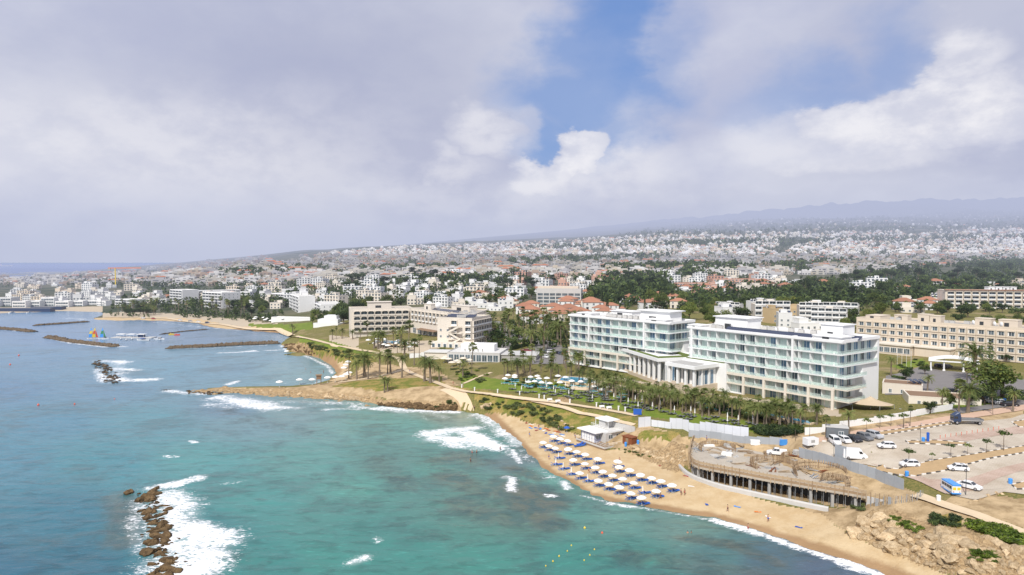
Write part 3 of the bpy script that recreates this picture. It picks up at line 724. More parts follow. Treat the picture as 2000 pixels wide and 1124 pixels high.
def solar_mesh(w=1.9, d=2.6):
    b = MB(); b.mesh_add([(-w / 2, 0, .25), (w / 2, 0, .25), (w / 2, d * .85, 1.35), (-w / 2, d * .85, 1.35), (-w / 2, 0, .18), (w / 2, 0, .18), (w / 2, d * .85, 1.28), (-w / 2, d * .85, 1.28)], [(0, 1, 2, 3), (7, 6, 5, 4), (0, 4, 5, 1), (1, 5, 6, 2), (2, 6, 7, 3), (3, 7, 4, 0)], 0)
    for x in (-w / 2 + .1, w / 2 - .18): b.box(x, x + .08, d * .8, d * .85 - .01, 0, 1.25, 1); b.box(x, x + .08, .02, .1, 0, .2, 1)
    return b.mesh('solar_panel', [M['solar'], M['metal']])
SOLAR = solar_mesh()
def dish_mesh(r=1.3):
    b = MB(); rings = []
    for i in range(5):
        q = i / 4 * r; rings.append([(q * math.cos(a), .30 * q * q - .2, q * math.sin(a) + r + .5) for a in [k * math.pi / 7 for k in range(14)]])
    for i in range(4):
        for k in range(14):
            k2 = (k + 1) % 14; b.face([rings[i][k], rings[i][k2], rings[i + 1][k2], rings[i + 1][k]], 0)
    b.cyl(0, .15, 0, r + .5, .09, m=1); b.tube([(0, 0, r + .5), (0, -.9, r + .7)], .04, m=1)
    return b.mesh('satellite_dish', [M['white'], M['metal']])
DISH = dish_mesh()
def tank_mesh():
    b = MB(); b.tube([(-.8, 0, 1.9), (.8, 0, 1.9)], .38, 8, 0); b.box(-.75, .75, -.35, .35, 0, 1.5, 2)
    b.mesh_add([(-.9, -1.9, .2), (.9, -1.9, .2), (.9, -.5, 1.35), (-.9, -.5, 1.35)], [(0, 1, 2, 3)], 1); b.cyl(.3, .9, 0, 1.5, .5, m=0)
    return b.mesh('solar_water_heater', [M['white_far'], M['solar'], M['metal']])
TANK = tank_mesh()
def ac_mesh():
    b = MB(); b.box(-.9, .9, -.5, .5, .15, 1.3, 0); b.cyl(-.4, 0, 1.3, 1.38, .32, m=1); b.cyl(.4, 0, 1.3, 1.38, .32, m=1); b.box(-.8, .8, -.4, .4, 0, .15, 1)
    return b.mesh('air_conditioner', [M['grey_lt'], M['dark']])
AC = ac_mesh()

# ------------------------------------------------------------------ the white hotel: two wings and the pavilion between them
def wing(label, p0, p1, depth, zb, nb, fins, end_rows, top_z, pair=2, stone_from=0):
    a, b_ = vec2(p0), vec2(p1); L = (b_ - a).length; rz = math.atan2((b_ - a).y, (b_ - a).x)
    root = empty('hotel_wing', (a.x, a.y, zb), rz, label, 'hotel', 'wings of the white beach hotel')
    fh = (top_z - zb) / 6.0; zl = [k * fh for k in range(7)]
    c = MB(); c.box(0, L, 2.0, depth, 0, zl[6], 0)
    c.box(L - .02, L + 2.2, depth * .56, depth, 0, zl[4] - .01, 0); c.box(L - .02, L + 2.21, depth - 1.2, depth - .01, zl[4] - .011, zl[6] - .01, 0); c.box(-.02, .35, 0, depth, 0, zl[6] - .02, 0)
    c.build('wall', M['white'], root)
    bay = L / nb
    wm = MB()   # one glazed bay: two sliding panes, a drawn curtain, a solid cheek
    wm.box(-bay / 2 + .25, bay / 2 - .75, -.06, .05, .03, fh - .55, 1)
    wm.box(bay / 2 - .75, bay / 2 - .2, -.05, .04, .03, fh - .55, 2)
    for x in (-bay / 2 + .25, -.25, bay / 2 - .80): wm.box(x - .05, x + .05, -.10, -.061, .03, fh - .55, 0)
    wm.box(-bay / 2 + .2, bay / 2 - .75, -.11, -.062, fh - .62, fh - .5, 0)
    wm.box(-bay / 2 + .35, -bay / 2 + .95, -.085, -.063, .05, fh - .62, 2)
    wme = wm.mesh('window', [M['white'], M['glass_blue'], M['curtain']])
    wm2 = wme.copy(); wm2.materials[1] = M['glass']
    wm3 = wme.copy(); wm3.materials[1] = M['curtain']
    pt = MB(); pt.box(-.09, .09, -1.75, 0, 0, fh - .35, 0); ptm = pt.mesh('partition', [M['white']])
    bl = MB(); bl.box(-bay / 2 + .12, bay / 2 - .12, -.04, 0, .08, 1.1, 0); blm = bl.mesh('balustrade', [M['balus']])
    ch = MB(); ch.box(-.9, -.3, -.3, .4, .25, .4, 0); ch.box(-.9, -.3, .3, .4, .4, .9, 0); ch.box(.1, .6, -.2, .3, .4, .5, 0); ch.box(.3, .4, -.05, .05, 0, .4, 0); ch.box(-.85, -.8, -.25, -.2, 0, .25, 0); ch.box(-.4, -.35, -.25, -.2, 0, .25, 0)
    for k in range(7):
        s = MB(); s.box(-.6 if k > 2 else -.3, L + (2.6 if k > 1 else .3), -.12, 1.99, zl[k] - .34, zl[k], 0)
        if k in end_rows: s.box(L + .3, L + 2.7 + end_rows[k][0], -.115, end_rows[k][1], zl[k] - .335, zl[k] - .002, 0)
        sl = s.build('balcony_slab', M['white'] if k != 1 and k != 2 else M['cream_lt'], root)
        if k == 6: continue
        for i in range(nb):
            x = (i + .5) * bay
            r_ = rnd.random()
            inst(wme if r_ < .24 else (wm2 if r_ < .44 else wm3), 'window', root, (x, 2.0, zl[k]))
            if k > 0: inst(blm, 'balustrade', sl, (x, -.05, zl[k]))
        for i in range(1, nb):
            if k > 0: inst(ptm, 'partition', root, (i * bay, 1.99, zl[k]))
        if k in end_rows:
            ex, ey = end_rows[k]
            e = MB(); e.box(L + 2.6 + ex, L + 2.64 + ex, 0, ey - .05, zl[k] + .05, zl[k] + 1.1, 0); e.box(L + .3, L + 2.6 + ex, -.08, -.04, zl[k] + .05, zl[k] + 1.1, 0); e.build('balustrade', M['balus'], sl)
            for q in range(int(ey // 4)): inst(wm2 if q % 2 else wme, 'window', root, (L, 2.6 + bay / 2 + q * 4.0, zl[k]), R(90))
    st = MB()
    for i in range(0, nb + 1, pair):
        st.box(min(i * bay, L) - .4, min(i * bay, L) + .4, -.62, .0, 0, zl[2] - .36, 0)
    st.box(-.5, L + .5, -.64, -.13, zl[2] - .75, zl[2] + .05, 0); st.box(-.5, L + .5, -.60, -.13, zl[1] - .4, zl[1] - .02, 0)
    st.build('stone_frame', M['stone' if 0 else 'cream_lt'], root)
    for x in fins:
        f = MB(); f.box(x - .35, x + .35, -.45, 2.0, zl[3] - .36, zl[6] + .9, 0); f.build('fin', M['white'], root)
    rf = MB(); rf.box(-.9, L + 2.9, -.5, 1.0, zl[6] + .003, zl[6] + .75, 0); rf.box(-.5, L + 2.4, 1.0, depth - .5, zl[6] - .1, zl[6] + .12, 1)
    rf.box(-.5, L + 2.4, depth - .6, depth + .1, zl[6], zl[6] + .95, 0); rf.box(L + 1.8, L + 2.35, 1.0, depth - .6, zl[6] + .12, zl[6] + .9, 0); rf.box(-.6, -.1, 1.0, depth - .6, zl[6] + .12, zl[6] + .9, 0)
    rf.build('roof', [M['white'], M['roofwhite']], root)
    return root, L, zl, bay
eW = (Vector((99.5, 211)), Vector((68, 256)))
wingE, LE, ZE, bayE = wing('long white hotel wing with solar panels along its roof, beside the hoarding', (66.5, 255), (99, 209), 23, 12, 14, (1.2, 42.5), {5: (-.2, 21.5), 4: (.2, 21), 3: (1.2, 12.5), 2: (1.8, 11.0), 1: (2.4, 9.5)}, 33.2)
for k in range(17): inst(SOLAR, 'solar_panel', wingE, (15.0 + k * 1.95, 2.6, ZE[6] + .15), R(8))
rooftop(wingE, 'plant_room', 12.5, 12, ZE[6], 14, 8, 4.4, slab=.7); rooftop(wingE, 'stair_head', 2.2, 2.5, ZE[6], 5.5, 5, 1.2)
rooftop(wingE, 'lift_tower', LE - 6.5, 13.5, ZE[6], 7.5, 7, 4.4, slab=.4); rooftop(wingE, 'lift_tower', LE - 3, 4.5, ZE[6], 9, 6, 1.5, slab=.5)
for x, y in ((7.2, 5), (8.6, 5.5), (10.2, 5), (21, 16), (23.5, 16), (26, 15), (31, 17), (36, 15), (40, 16)): inst(AC, 'air_conditioner', wingE, (x, y, ZE[6] + .12), rnd.uniform(-.2, .2), 1.1)
inst(DISH, 'satellite_dish', wingE, (14.5, 5.6, ZE[6] + .1), R(-40)); inst(DISH, 'satellite_dish', wingE, (30, 9, ZE[6] + .1), R(-35), .7)
for k in range(3): inst(SOLAR, 'solar_panel', wingE, (LE - 2 + k * 2, 9.2, ZE[6] + .15), R(5))
wingW, LW, ZW, bayW = wing('white hotel wing farther up the garden behind the colonnade pavilion', (26.5, 311), (60.5, 270), 17, 12, 11, (1.5 + 10.5, 43), {5: (-.4, 15), 4: (0, 15), 3: (.8, 6), 2: (.8, 6), 1: (.8, 6)}, 33.4)
rooftop(wingW, 'plant_room', 44, 9.5, ZW[6], 15, 8, 4.3, slab=1.1); rooftop(wingW, 'plant_room', 22, 13, ZW[6], 12, 6, 2.8, slab=.5); rooftop(wingW, 'stair_head', 8, 4, ZW[6], 8, 6, 1.6, slab=.4); rooftop(wingW, 'stair_head', LW - 5, 3, ZW[6], 10, 5, 1.3, slab=.4)
for x in (16, 18.5, 21, 24, 27, 30, 33, 35.5): inst(AC, 'air_conditioner', wingW, (x, 7 + (x % 3), ZW[6] + .12), 0, 1.1)

def pavilion():
    A, B = (45.5, 296), (55.5, 257.5); root = empty('pavilion', (A[0], A[1], 11), 0, 'white colonnaded garden pavilion with turf roofs between the two hotel wings', 'pavilion')
    def hall(p0, p1, dep, zf, zr, ncol, turf, dw=2.2, name='wall', pod='stone'):
        q = rel([p0, p1], A); L = (vec2(q[1]) - vec2(q[0])).length; d = (vec2(q[1]) - vec2(q[0])).normalized(); rz = math.atan2(d.y, d.x)
        lo = (q[0][0], q[0][1], 0)
        b = MB(); b.box(0, L, 0, dep, -2, zf, 0); b.build('podium', M[pod], root, lo, rz)
        b = MB(); b.box(.6, L - .6, dw + .8, dep - .3, zf, zr, 0); b.build(name, M['white'], root, lo, rz)
        g = win_mesh(L / ncol - .9, zr - zf - .9, .12, .08, 'glass', 'white', 2, False)
        for i in range(ncol): inst(g, 'window', root, (lo[0] + d.x * (i + .5) * L / ncol - d.y * (dw + .78), lo[1] + d.y * (i + .5) * L / ncol + d.x * (dw + .78), zf + .1), rz)
        cm = MB(); cm.box(-.42, .42, -.42, .42, zf, zr, 0); cm = cm.mesh('column', [M['white']])
        for i in range(ncol + 1):
            t_ = .45 + (L - .9) * i / ncol; inst(cm, 'column', root, (lo[0] + d.x * t_ - d.y * .5, lo[1] + d.y * t_ + d.x * .5, 0), rz)
        nd = int(dep // 3.2)
        for i in range(1, nd + 1):
            t_ = .5 + i * (dep - 1) / nd
            if t_ < dep * .75: inst(cm, 'column', root, (lo[0] + d.x * (L - .45) - d.y * t_, lo[1] + d.y * (L - .45) + d.x * t_, 0), rz)
        g2 = win_mesh(2.4, zr - zf - .9, .12, .08, 'glass_blue', 'white', 0, False)
        for i in range(int(dep * .7 // 2.6)):
            t_ = dw + 2.4 + i * 2.6; inst(g2, 'window', root, (lo[0] + d.x * (L - .58) - d.y * t_, lo[1] + d.y * (L - .58) + d.x * t_, zf + .1), rz + R(90))
        r = MB(); r.box(-.8, L + .8, -.8, dep + .2, zr, zr + .9, 0)
        for x0, x1, y0, y1 in ((-.8, L + .8, -.8, -.3), (-.8, L + .8, dep - .3, dep + .2), (-.8, -.3, -.3, dep - .3), (L + .3, L + .8, -.3, dep - .3)): r.box(x0, x1, y0, y1, zr + .9, zr + 1.25, 0)
        r.build('roof', M['white'], root, lo, rz)
        if turf:
            t = MB()
            for x0, x1, y0, y1 in turf: t.box(x0 * L, x1 * L, y0 * dep, y1 * dep, zr + .903, zr + 1.12, 0)
            t.build('turf_roof', M['lawn_roof'], root, lo, rz)
        return lo, rz, L
    hall(A, B, 19, 1.6, 9.3, 9, ((.02, .98, .03, .14), (.02, .4, .16, .35), (.86, .98, .16, .9), (.42, .86, .72, .9)))
    lo, rz, L = hall((56.5, 245.8), (63.4, 236), 12.5, 3.6, 9.6, 3, None)
    p = MB()   # slatted sun deck on the lower roof
    for i in range(16): p.box(.5 + i * (L - 1) / 16, .5 + (i + .55) * (L - 1) / 16, .3, 6.5, 10.88, 11.05, 0)
    p.build('pergola_slats', M['grey_lt'], root, lo, rz)
    q = rel(rect((64.3, 256.5), (75.8, 240.3), 6.5), A)
    b = MB(); b.prism(q, -1, 10.9, 0); b.build('wall', M['white'], root)
    t = MB(); c = sum((vec2(x) for x in q), Vector((0, 0))) / 4; t.prism([tuple(c + (vec2(x) - c) * .86) for x in q], 10.9, 11.15, 0); t.build('turf_roof', M['lawn_roof'], root)
    s = MB(); s.box(1, 18, -.7, -.58, 0, 1.6, 0); s.build('glass_screen', M['balus'], root, (q[3][0], q[3][1], 10.95), math.atan2(-16.2, 11.5))
pavilion()

# ------------------------------------------------------------------ cream hotel across the bay road
def cream_hotel():
    O = (-40, 372, 11.5); root = empty('cream_hotel', O, 0, 'cream hotel with arched balconies and a courtyard facing the round bay', 'hotel')
    def R_(p): return (p[0] - O[0], p[1] - O[1])
    fh = 3.5; H = 15.8; zs4 = [1.2 + k * fh for k in range(4)]
    lg = loggia_mesh(4.3, 3.1, 1.3, 'cream'); lg2 = loggia_mesh(3.6, 3.0, .9, 'cream', rail='white', arch=False); pw = win_mesh(1.3, 1.2, .1, .08, fr='white')
    f1 = rel(rect((-104, 438), (-66, 449), 18), O)
    body(root, f1, -3, H, 'cream')
    facade(root, f1[0], f1[1], [z + .1 for z in zs4], 8, lg, inset=2.0)
    f2 = rel(rect((-66.2, 447.5), (-32, 400), 16), O); body(root, f2, -3, H - .02, 'cream')
    facade(root, f2[0], f2[1], [zs4[2] + .2, zs4[3] + .2], 12, lg2, inset=.8)
    facade(root, f2[0], f2[1], [.4], 8, win_mesh(4.5, 3.4, .15, .1, mull=3), inset=1.0)
    f3 = rel(rect((-41, 374), (-21.5, 366.5), 26), O); body(root, f3, -3, H - .4, 'cream')
    facade(root, f3[0], f3[1], [z + .5 for z in zs4[:3]], 5, pw, skip=[(2, 0), (2, 1), (2, 2), (3, 0), (3, 1), (3, 2)])
    facade(root, f3[0], f3[1], [z + .1 for z in zs4[1:]], 5, lg2, skip=[(i, k) for i in (0, 1, 3, 4) for k in range(3) if not (i == 4)])
    facade(root, f3[1], f3[2], [z for z in zs4], 7, lg2, inset=.5)
    sx, sy = R_((-31, 369.5)); d = (vec2(f3[1]) - vec2(f3[0])).normalized(); rz = math.atan2(d.y, d.x)
    s = MB()   # outside stair: flights and landings
    for k in range(3):
        z = 1.0 + k * fh; s.box(-4.2, 4.2, -1.8, -.03, z + fh - .2, z + fh, 0)
        x0, x1 = (-3.6, 3.4) if k % 2 == 0 else (3.4, -3.6)
        for i in range(9): t = i / 9; xx = x0 + (x1 - x0) * t; s.box(xx - .4, xx + .4, -1.7, -1.0, z + t * fh - .25, z + t * fh + .75, 0)
    s.build('outside_stair', M['cream_lt'], root, (sx, sy, 0), rz)
    f4 = rel(rect((-21.3, 392.5), (-14.8, 432), .5)[:2] + [(-34, 436), (-38, 396)], O); body(root, f4, -3, H - .04, 'cream')
    facade(root, f4[0], f4[1], [z for z in zs4], 10, lg2, inset=.5)
    b = MB(); b.box(0, 24, 0, 9, -3, 3.2, 0); b.build('arcade', M['cream_lt'], root, (R_((-44, 368))[0], R_((-44, 368))[1], 0), rz)
    aw = win_mesh(2.2, 2.7, .3, .15, 'glass', 'white', 0, False); a0 = Vector(R_((-44, 368)))
    facade(root, tuple(a0), tuple(a0 + d * 24), [.1], 7, aw)
    rooftop(root, 'plant_room', *R_((-88, 452)), H, 15, 8, 4.2, 'cream', .3, .6); rooftop(root, 'plant_room', *R_((-30, 428)), H, 20, 6, 3.2, 'cream', -.9); rooftop(root, 'stair_head', *R_((-52, 440)), H, 8, 6, 3.5, 'cream_lt', -.9)
    for i in range(14): inst(SOLAR, 'solar_panel', root, (*R_((-36 + i * 1.05, 384 - i * .42)), H - .3), rz, 1.0)
    for i in range(14): inst(SOLAR, 'solar_panel', root, (*R_((-35 + i * 1.05, 388.5 - i * .42)), H - .3), rz, 1.0)
    for i in range(16): inst(SOLAR, 'solar_panel', root, (*R_((-56 + i * 1.5, 442 - i * 2.05)), H - .1), -.94, 1.0)
    for p in ((-54, 446), (-47, 436)): inst(DISH, 'satellite_dish', root, (*R_(p), H), .2, 1.6)
    for p in ((-27, 377), (-29, 376), (-25.5, 382), (-24, 395), (-22, 404), (-28, 410), (-24, 415)): inst(AC, 'air_conditioner', root, (*R_(p), H - .3), .5, 1.4)
    c = MB()
    for i in range(6): c.prism([(i * 4, 0), (i * 4 + 3.7, 0), (i * 4 + 3.7, 6), (i * 4, 6)], lambda p: 3.6 + p[1] * .1, lambda p: 3.75 + p[1] * .1, 0)
    for i in range(7): c.cyl(i * 4 - .1, .2, -2, 3.6, .1, m=1)
    c.build('terrace_awning', [M['roofbrown'], M['dark']], root, (*R_((-62, 434)), 0), math.atan2(-47.5, 34.2))
cream_hotel()

def simple_building(name, label, cat, foot, zb, floors, fh, wallm, wins, roofm='roofgrey', par=.8, group=None, base=-3.0, extra=0.0):
    O = (foot[0][0], foot[0][1], zb); root = empty(name, O, 0, label, cat, group)
    f = rel(foot, O); H = floors * fh + extra; body(root, f, base, H, wallm, roofm, par)
    for e, n, mesh, z_off, lv in wins: facade(root, f[e], f[(e + 1) % len(f)], [k * fh + z_off for k in lv], n, mesh, inset=.6)
    return root, f, H

# ------------------------------------------------------------------ beige hotel on the right with its entrance canopy
rec = MB()
rec.box(-1.35, 1.35, -.02, .08, .2, 2.0, 1)
for x in (-1.75, 1.35): rec.box(x, x + .4, -.45, 0, -.4, 2.6, 0)
rec.box(-1.35, 1.35, -.45, 0, 2.0, 2.6, 0); rec.box(-1.35, 1.35, -.45, 0, -.4, .2, 0)
rec.box(-1.3, -.85, -.05, -.021, .25, 1.95, 2); rec.box(.95, 1.3, -.05, -.021, .25, 1.9, 2); rec.box(-.05, .05, -.07, -.022, .2, 2.0, 2)
REC = rec.mesh('window', [M['beige'], M['glass'], M['white_far']])
bh, bf, bH = simple_building('beige_hotel', 'long beige hotel of four storeys behind the porch with white arches', 'hotel', rect((170, 336), (212, 279), 17), 16, 4, 3.35, 'beige', [(0, 19, REC, .75, (0, 1, 2, 3)), (3, 4, REC, .75, (0, 1, 2, 3))], extra=.6)
d_ = (vec2(bf[1]) - vec2(bf[0])).normalized(); n_ = Vector((-d_.y, d_.x)); rz_ = math.atan2(d_.y, d_.x)
for nm, t_, q_, sx, sy, h_ in (('plant_room', 19, 6, 6, 4, 2.6), ('plant_room', 29, 6, 5, 4.5, 3.6), ('stair_head', 34, 6, 4.5, 4.5, 3.2), ('stair_head', 53, 6, 6, 5, 3.3), ('plant_room', 62, 7, 7, 5, 3.2), ('plant_room', 6, 9, 7, 10, 1.6)):
    p = d_ * t_ + n_ * q_; rooftop(bh, nm, p.x, p.y, bH, sx, sy, h_, 'beige', rz_, .15)
for t_, q_ in ((15, 5), (16.6, 5), (18, 4), (38.5, 5), (40.5, 5), (45, 9)): p = d_ * t_ + n_ * q_; inst(AC, 'air_conditioner', bh, (p.x, p.y, bH), rz_, 1.2)
for t_ in (49, 57, 59.5): p = d_ * t_ + n_ * 4; inst(DISH, 'satellite_dish', bh, (p.x, p.y, bH), rz_ - .6, .8)
b = MB(); b.box(0, 15, -9, -.5, -1, 3.6, 0); b.box(-.6, 15.5, -9.6, -.4, 3.6, 4.2, 1); b.box(15.5, 30, -6, -.5, -1, 3.4, 0); b.box(15.6, 30.4, -6.6, -.4, 3.4, 3.9, 1); b.build('lobby_wall', [M['beige'], M['cream_lt']], bh, (d_.x * 14, d_.y * 14, 0), rz_)
lw = win_mesh(2.6, 2.3, .12, .08, mull=2)
for i in range(5): p = d_ * (16 + i * 2.9) - n_ * 9.02; inst(lw, 'window', bh, (p.x, p.y, .3), rz_)
def canopy():
    p = W(1862, 722, 15.6); root = empty('entrance_canopy', (p.x, p.y, gz(p.x, p.y)), R(-32), 'white vaulted entrance porch on pillars before the beige hotel', 'canopy')
    c = MB(); n = 10
    for i in range(n):
        x0, x1 = -8 + 16 * i / n, -8 + 16 * (i + 1) / n; f = lambda x: 4.0 + 1.3 * math.cos(x / 8 * math.pi / 2)
        c.mesh_add([(x0, -4, f(x0)), (x1, -4, f(x1)), (x1, 5, f(x1)), (x0, 5, f(x0)), (x0, -4, f(x0) - .35), (x1, -4, f(x1) - .35), (x1, 5, f(x1) - .35), (x0, 5, f(x0) - .35)], [(0, 1, 2, 3), (7, 6, 5, 4), (0, 4, 5, 1), (2, 6, 7, 3)])
    c.box(-8.4, 8.4, -4.3, -4.0, 3.5, 4.0); c.box(-8.4, -8.0, -4, 5, 3.5, 4.0); c.box(8.0, 8.4, -4, 5, 3.5, 4.0); c.build('vault_roof', M['white'], root)
    pm = MB(); pm.cyl(0, 0, -1, 3.6, .28); pm.box(-.45, .45, -.45, .45, -1, .4); pm = pm.mesh('pillar', [M['white']])
    for x in (-7.6, -3.2, 3.2, 7.6):
        for y in (-3.6, 4.2): inst(pm, 'pillar', root, (x, y, 0))
canopy()
# low service houses beside the wing
wd = win_mesh(1.0, 1.3, .1, .06)
a1, f_, H_ = simple_building('annex', 'low cream annex with brown flat roof behind the white garden wall', 'building', rect((124, 212), (142, 205), 11), 12.4, 1, 3.6, 'cream_lt', [(0, 4, wd, 1.2, (0,)), (1, 2, wd, 1.2, (0,))], 'roofbrown', .25)
a2, f_, H_ = simple_building('annex', 'brown roofed annex with an arched doorway against the white wing', 'building', rect((125, 229), (135, 223), 9), 13, 1, 4.2, 'cream', [(0, 3, wd, 1.2, (0,))], 'roofbrown', .15)
for k in range(3): inst(SOLAR, 'solar_panel', a2, (10 + k * 1.6, -2 - k * .3, 4.3), .6)
M['sailtan'] = mat('tan_sail_cloth', (.50, .40, .28), .8, .08, 1.0)
def shade_sail():
    p = on(110, 208); root = empty('shade_sail', p, R(-20), 'sand coloured peaked shade sail beside the white wing', 'shade sail')
    b = MB(); n = 10
    P = lambda i, k: (lambda a, t: (6.5 * t * math.cos(a), 4 * t * math.sin(a), 4.0 - 2.2 * t ** .6))(2 * math.pi * k / n, i / 4)
    for i in range(4):
        for k in range(n): b.face([P(i, k), P(i, k + 1), P(i + 1, k + 1), P(i + 1, k)][::-1] if i else [P(0, k), P(1, k), P(1, k + 1)])
    b.build('canopy', M['sailtan'], root)
    q = MB(); q.cyl(0, 0, -.5, 4.1, .09); q.build('mast', M['metal'], root)
    for k in range(0, n, 2):
        q = MB(); x, y, z = P(4, k); q.cyl(x, y, -.8, z, .06); q.build('post', M['metal'], root)
shade_sail()

# ------------------------------------------------------------------ other large buildings
lg3 = loggia_mesh(5.2, 3.0, 1.4, 'cream_lt', rail='white', arch=False)
ct, f_, H_ = simple_building('terraced_hotel', 'cream hotel with red eaves and white balconies at the frame edge above the gardens', 'hotel', rect((354, 557), (432, 541), 16), 20, 4, 3.5, 'cream_lt', [(0, 13, lg3, .5, (0, 1, 2, 3)), (3, 2, wd, 1.2, (1, 2, 3))], extra=.4)
tb = MB(); L_ = (vec2(f_[1]) - vec2(f_[0])).length; tb.box(-.6, L_ + .6, -1.5, 1.5, H_ + .81, H_ + 1.2, 0); tb.build('tiled_eave', M['tile'], ct, (0, 0, 0), math.atan2(-16, 78))
for x in (38, 44, 50, 56): rooftop(ct, 'plant_room', x, 3, H_, 5, 5, 3, 'white_far')
def white_steps(label, p0, p1, dep, zb, floors, rows, nb, name='white_hotel', cat='hotel', side=None):
    w_ = loggia_mesh((vec2(p1) - vec2(p0)).length / nb - .15, 2.9, 1.2, 'white_far', rail='white_far', arch=False)
    r, f, H = simple_building(name, label, cat, rect(p0, p1, dep), zb, floors, 3.3, 'white_far', [(0, nb, w_, .3, rows)] + ([(side, 4, wd, 1.0, rows)] if side is not None else []), 'roofwhite', .7)
    return r, f, H
def uvx(u, v, z): p = W(u, v, z); return (p.x, p.y)
r, f, H = white_steps('white stepped hotel block nearest the bay lawn, below the taller slab', uvx(613, 610, 7), uvx(627, 617, 7), 22, 7, 3, (0, 1, 2), 2, side=1)
b = MB(); b.box(0, 20, 12, 26, -3, 7.5, 0); b.build('rear_wing', M['white_far'], r, (0, 0, 0), math.atan2(f[1][1], f[1][0]))
r, f, H = white_steps('tall white hotel slab with side balconies at the bay, stair towers on top', uvx(567, 605, 7), uvx(585, 613, 7), 15, 7, 5, (0, 1, 2, 3, 4), 3)
rz_ = math.atan2(f[1][1], f[1][0]); a_ = Vector((math.cos(rz_), math.sin(rz_))); n_ = Vector((-a_.y, a_.x))
for t_, q_, sx, sy, h_ in ((12, 12, 5, 5, 8), (20, 10, 4, 6, 5), (26, 11, 7, 6, 3.5)): p = a_ * t_ + n_ * q_; rooftop(r, 'lift_tower', p.x, p.y, H, sx, sy, h_, 'white_far', rz_)
r, f, H = white_steps('white four storey hotel range with grey openings left of the tall slab', uvx(530, 595, 7), uvx(560, 598, 7), 14, 7, 4, (0, 1, 2, 3), 6)
r, f, H = white_steps('long white hotel range joining the tall slab from behind', uvx(560, 592, 7), uvx(602, 590, 7), 12, 7, 5, (2, 3, 4), 6)
r, f, H = white_steps('low white terrace building stepping down to the bay promenade', uvx(612, 640, 6.5), uvx(660, 640, 7), 12, 6, 1, (), 3)
b = MB(); b.box(2, 18, 5, 18, 3, 6.4, 0); b.box(6, 16, 9, 22, 6.4, 9, 0); b.build('upper_terrace', M['white_far'], r)
r, f, H = white_steps('curved white low wing beside the cream hotel', uvx(655, 634, 7), uvx(692, 632, 8), 12, 7, 1, (), 3)
r, f, H = white_steps('white garden wall building beside the green bank', uvx(530, 627, 6), uvx(606, 629, 6), 8, 5.5, 1, (), 3, 'pool_house', 'building')
r, f, H = white_steps('white bayside hotel with deep balconies, right of the palm grove', uvx(397, 604, 4), uvx(434, 607, 4), 22, 3.5, 6, range(6), 6, side=1)
r, f, H = white_steps('white bayside hotel with a blank gable, behind the palm grove', uvx(333, 597, 4), uvx(357, 599, 4), 20, 3.5, 6, range(6), 4)
r, f, H = white_steps('long white link building between the bayside hotels', uvx(360, 594, 4.5), uvx(470, 588, 6), 14, 4, 5, (1, 2, 3, 4), 12)
r, f, H = white_steps('low white restaurant with terraces left of the palm grove', uvx(226, 600, 3), uvx(258, 602, 3), 18, 2.5, 3, (1, 2), 4, 'restaurant', 'building')
g2 = win_mesh(5, 2.3, .1, .06, 'glass', 'grey', 3, False)
r, f, H = simple_building('glass_block', 'flat glass fronted office block with beige top floor behind the red roofs', 'office', rect((23, 640), (64, 632), 18), 16, 5, 3.3, 'grey_lt', [(0, 7, g2, .6, (0, 1, 2, 3)), (1, 3, g2, .6, (0, 1, 2, 3))])
pb = MB(); pb.box(1, 39, 1, 14, H, H + 2.6, 0); pb.build('penthouse', M['beige'], r, (0, 0, 0), math.atan2(-8, 41))
gw = win_mesh(1.6, 1.7, .1, .06)
r, f, H = simple_building('mansard_hotel', 'pale blue grey hotel with dark mansard roof deep in the town', 'hotel', rect(uvx(862, 556, 22), uvx(905, 560, 22), 20), 18, 4, 3.3, 'white_far', [(0, 11, gw, .8, (0, 1, 2, 3)), (1, 5, gw, .8, (0, 1, 2, 3))])
mb_ = MB(); mb_.prism(f, H + .81, H + 3.5, 0); mb_.build('mansard_roof', M['car_grey'], r)
r, f, H = simple_building('mansard_hotel', 'grey blue hotel block with dark roof right of the cypress trees in town', 'hotel', rect(uvx(938, 556, 22), uvx(975, 556, 22), 20), 18, 4, 3.3, 'white_far', [(0, 9, gw, .8, (0, 1, 2, 3))])
mb_ = MB(); mb_.prism(f, H + .81, H + 3.0, 0); mb_.build('mansard_roof', M['car_grey'], r)
pwn = win_mesh(2.2, 1.6, .1, .06)
for i, (u0, u1, v, fl, mt, lb) in enumerate([(1322, 1380, 566, 3, 'pink', 'pink holiday block with tiled stepped roofs left of the long pink terrace'), (1392, 1478, 562, 4, 'pink', 'long pink apartment terrace above the trees'), (1500, 1575, 556, 2, 'pink', 'low rose coloured terrace of flats before the dark wood'), (1575, 1650, 553, 2, 'pink', 'rose coloured terrace of flats at the edge of the dark wood')]):
    r, f, H = simple_building('apartment_terrace', lb, 'apartment block', rect(uvx(u0, v, 26), uvx(u1, v, 26), 14), 24, fl, 3.2, mt, [(0, 12, pwn, .8, range(fl))], 'tile', .3)
    t = MB(); t.prism(f, H + .3, lambda p: H + .34, 0); t.build('tiled_roof', M['tile'], r)

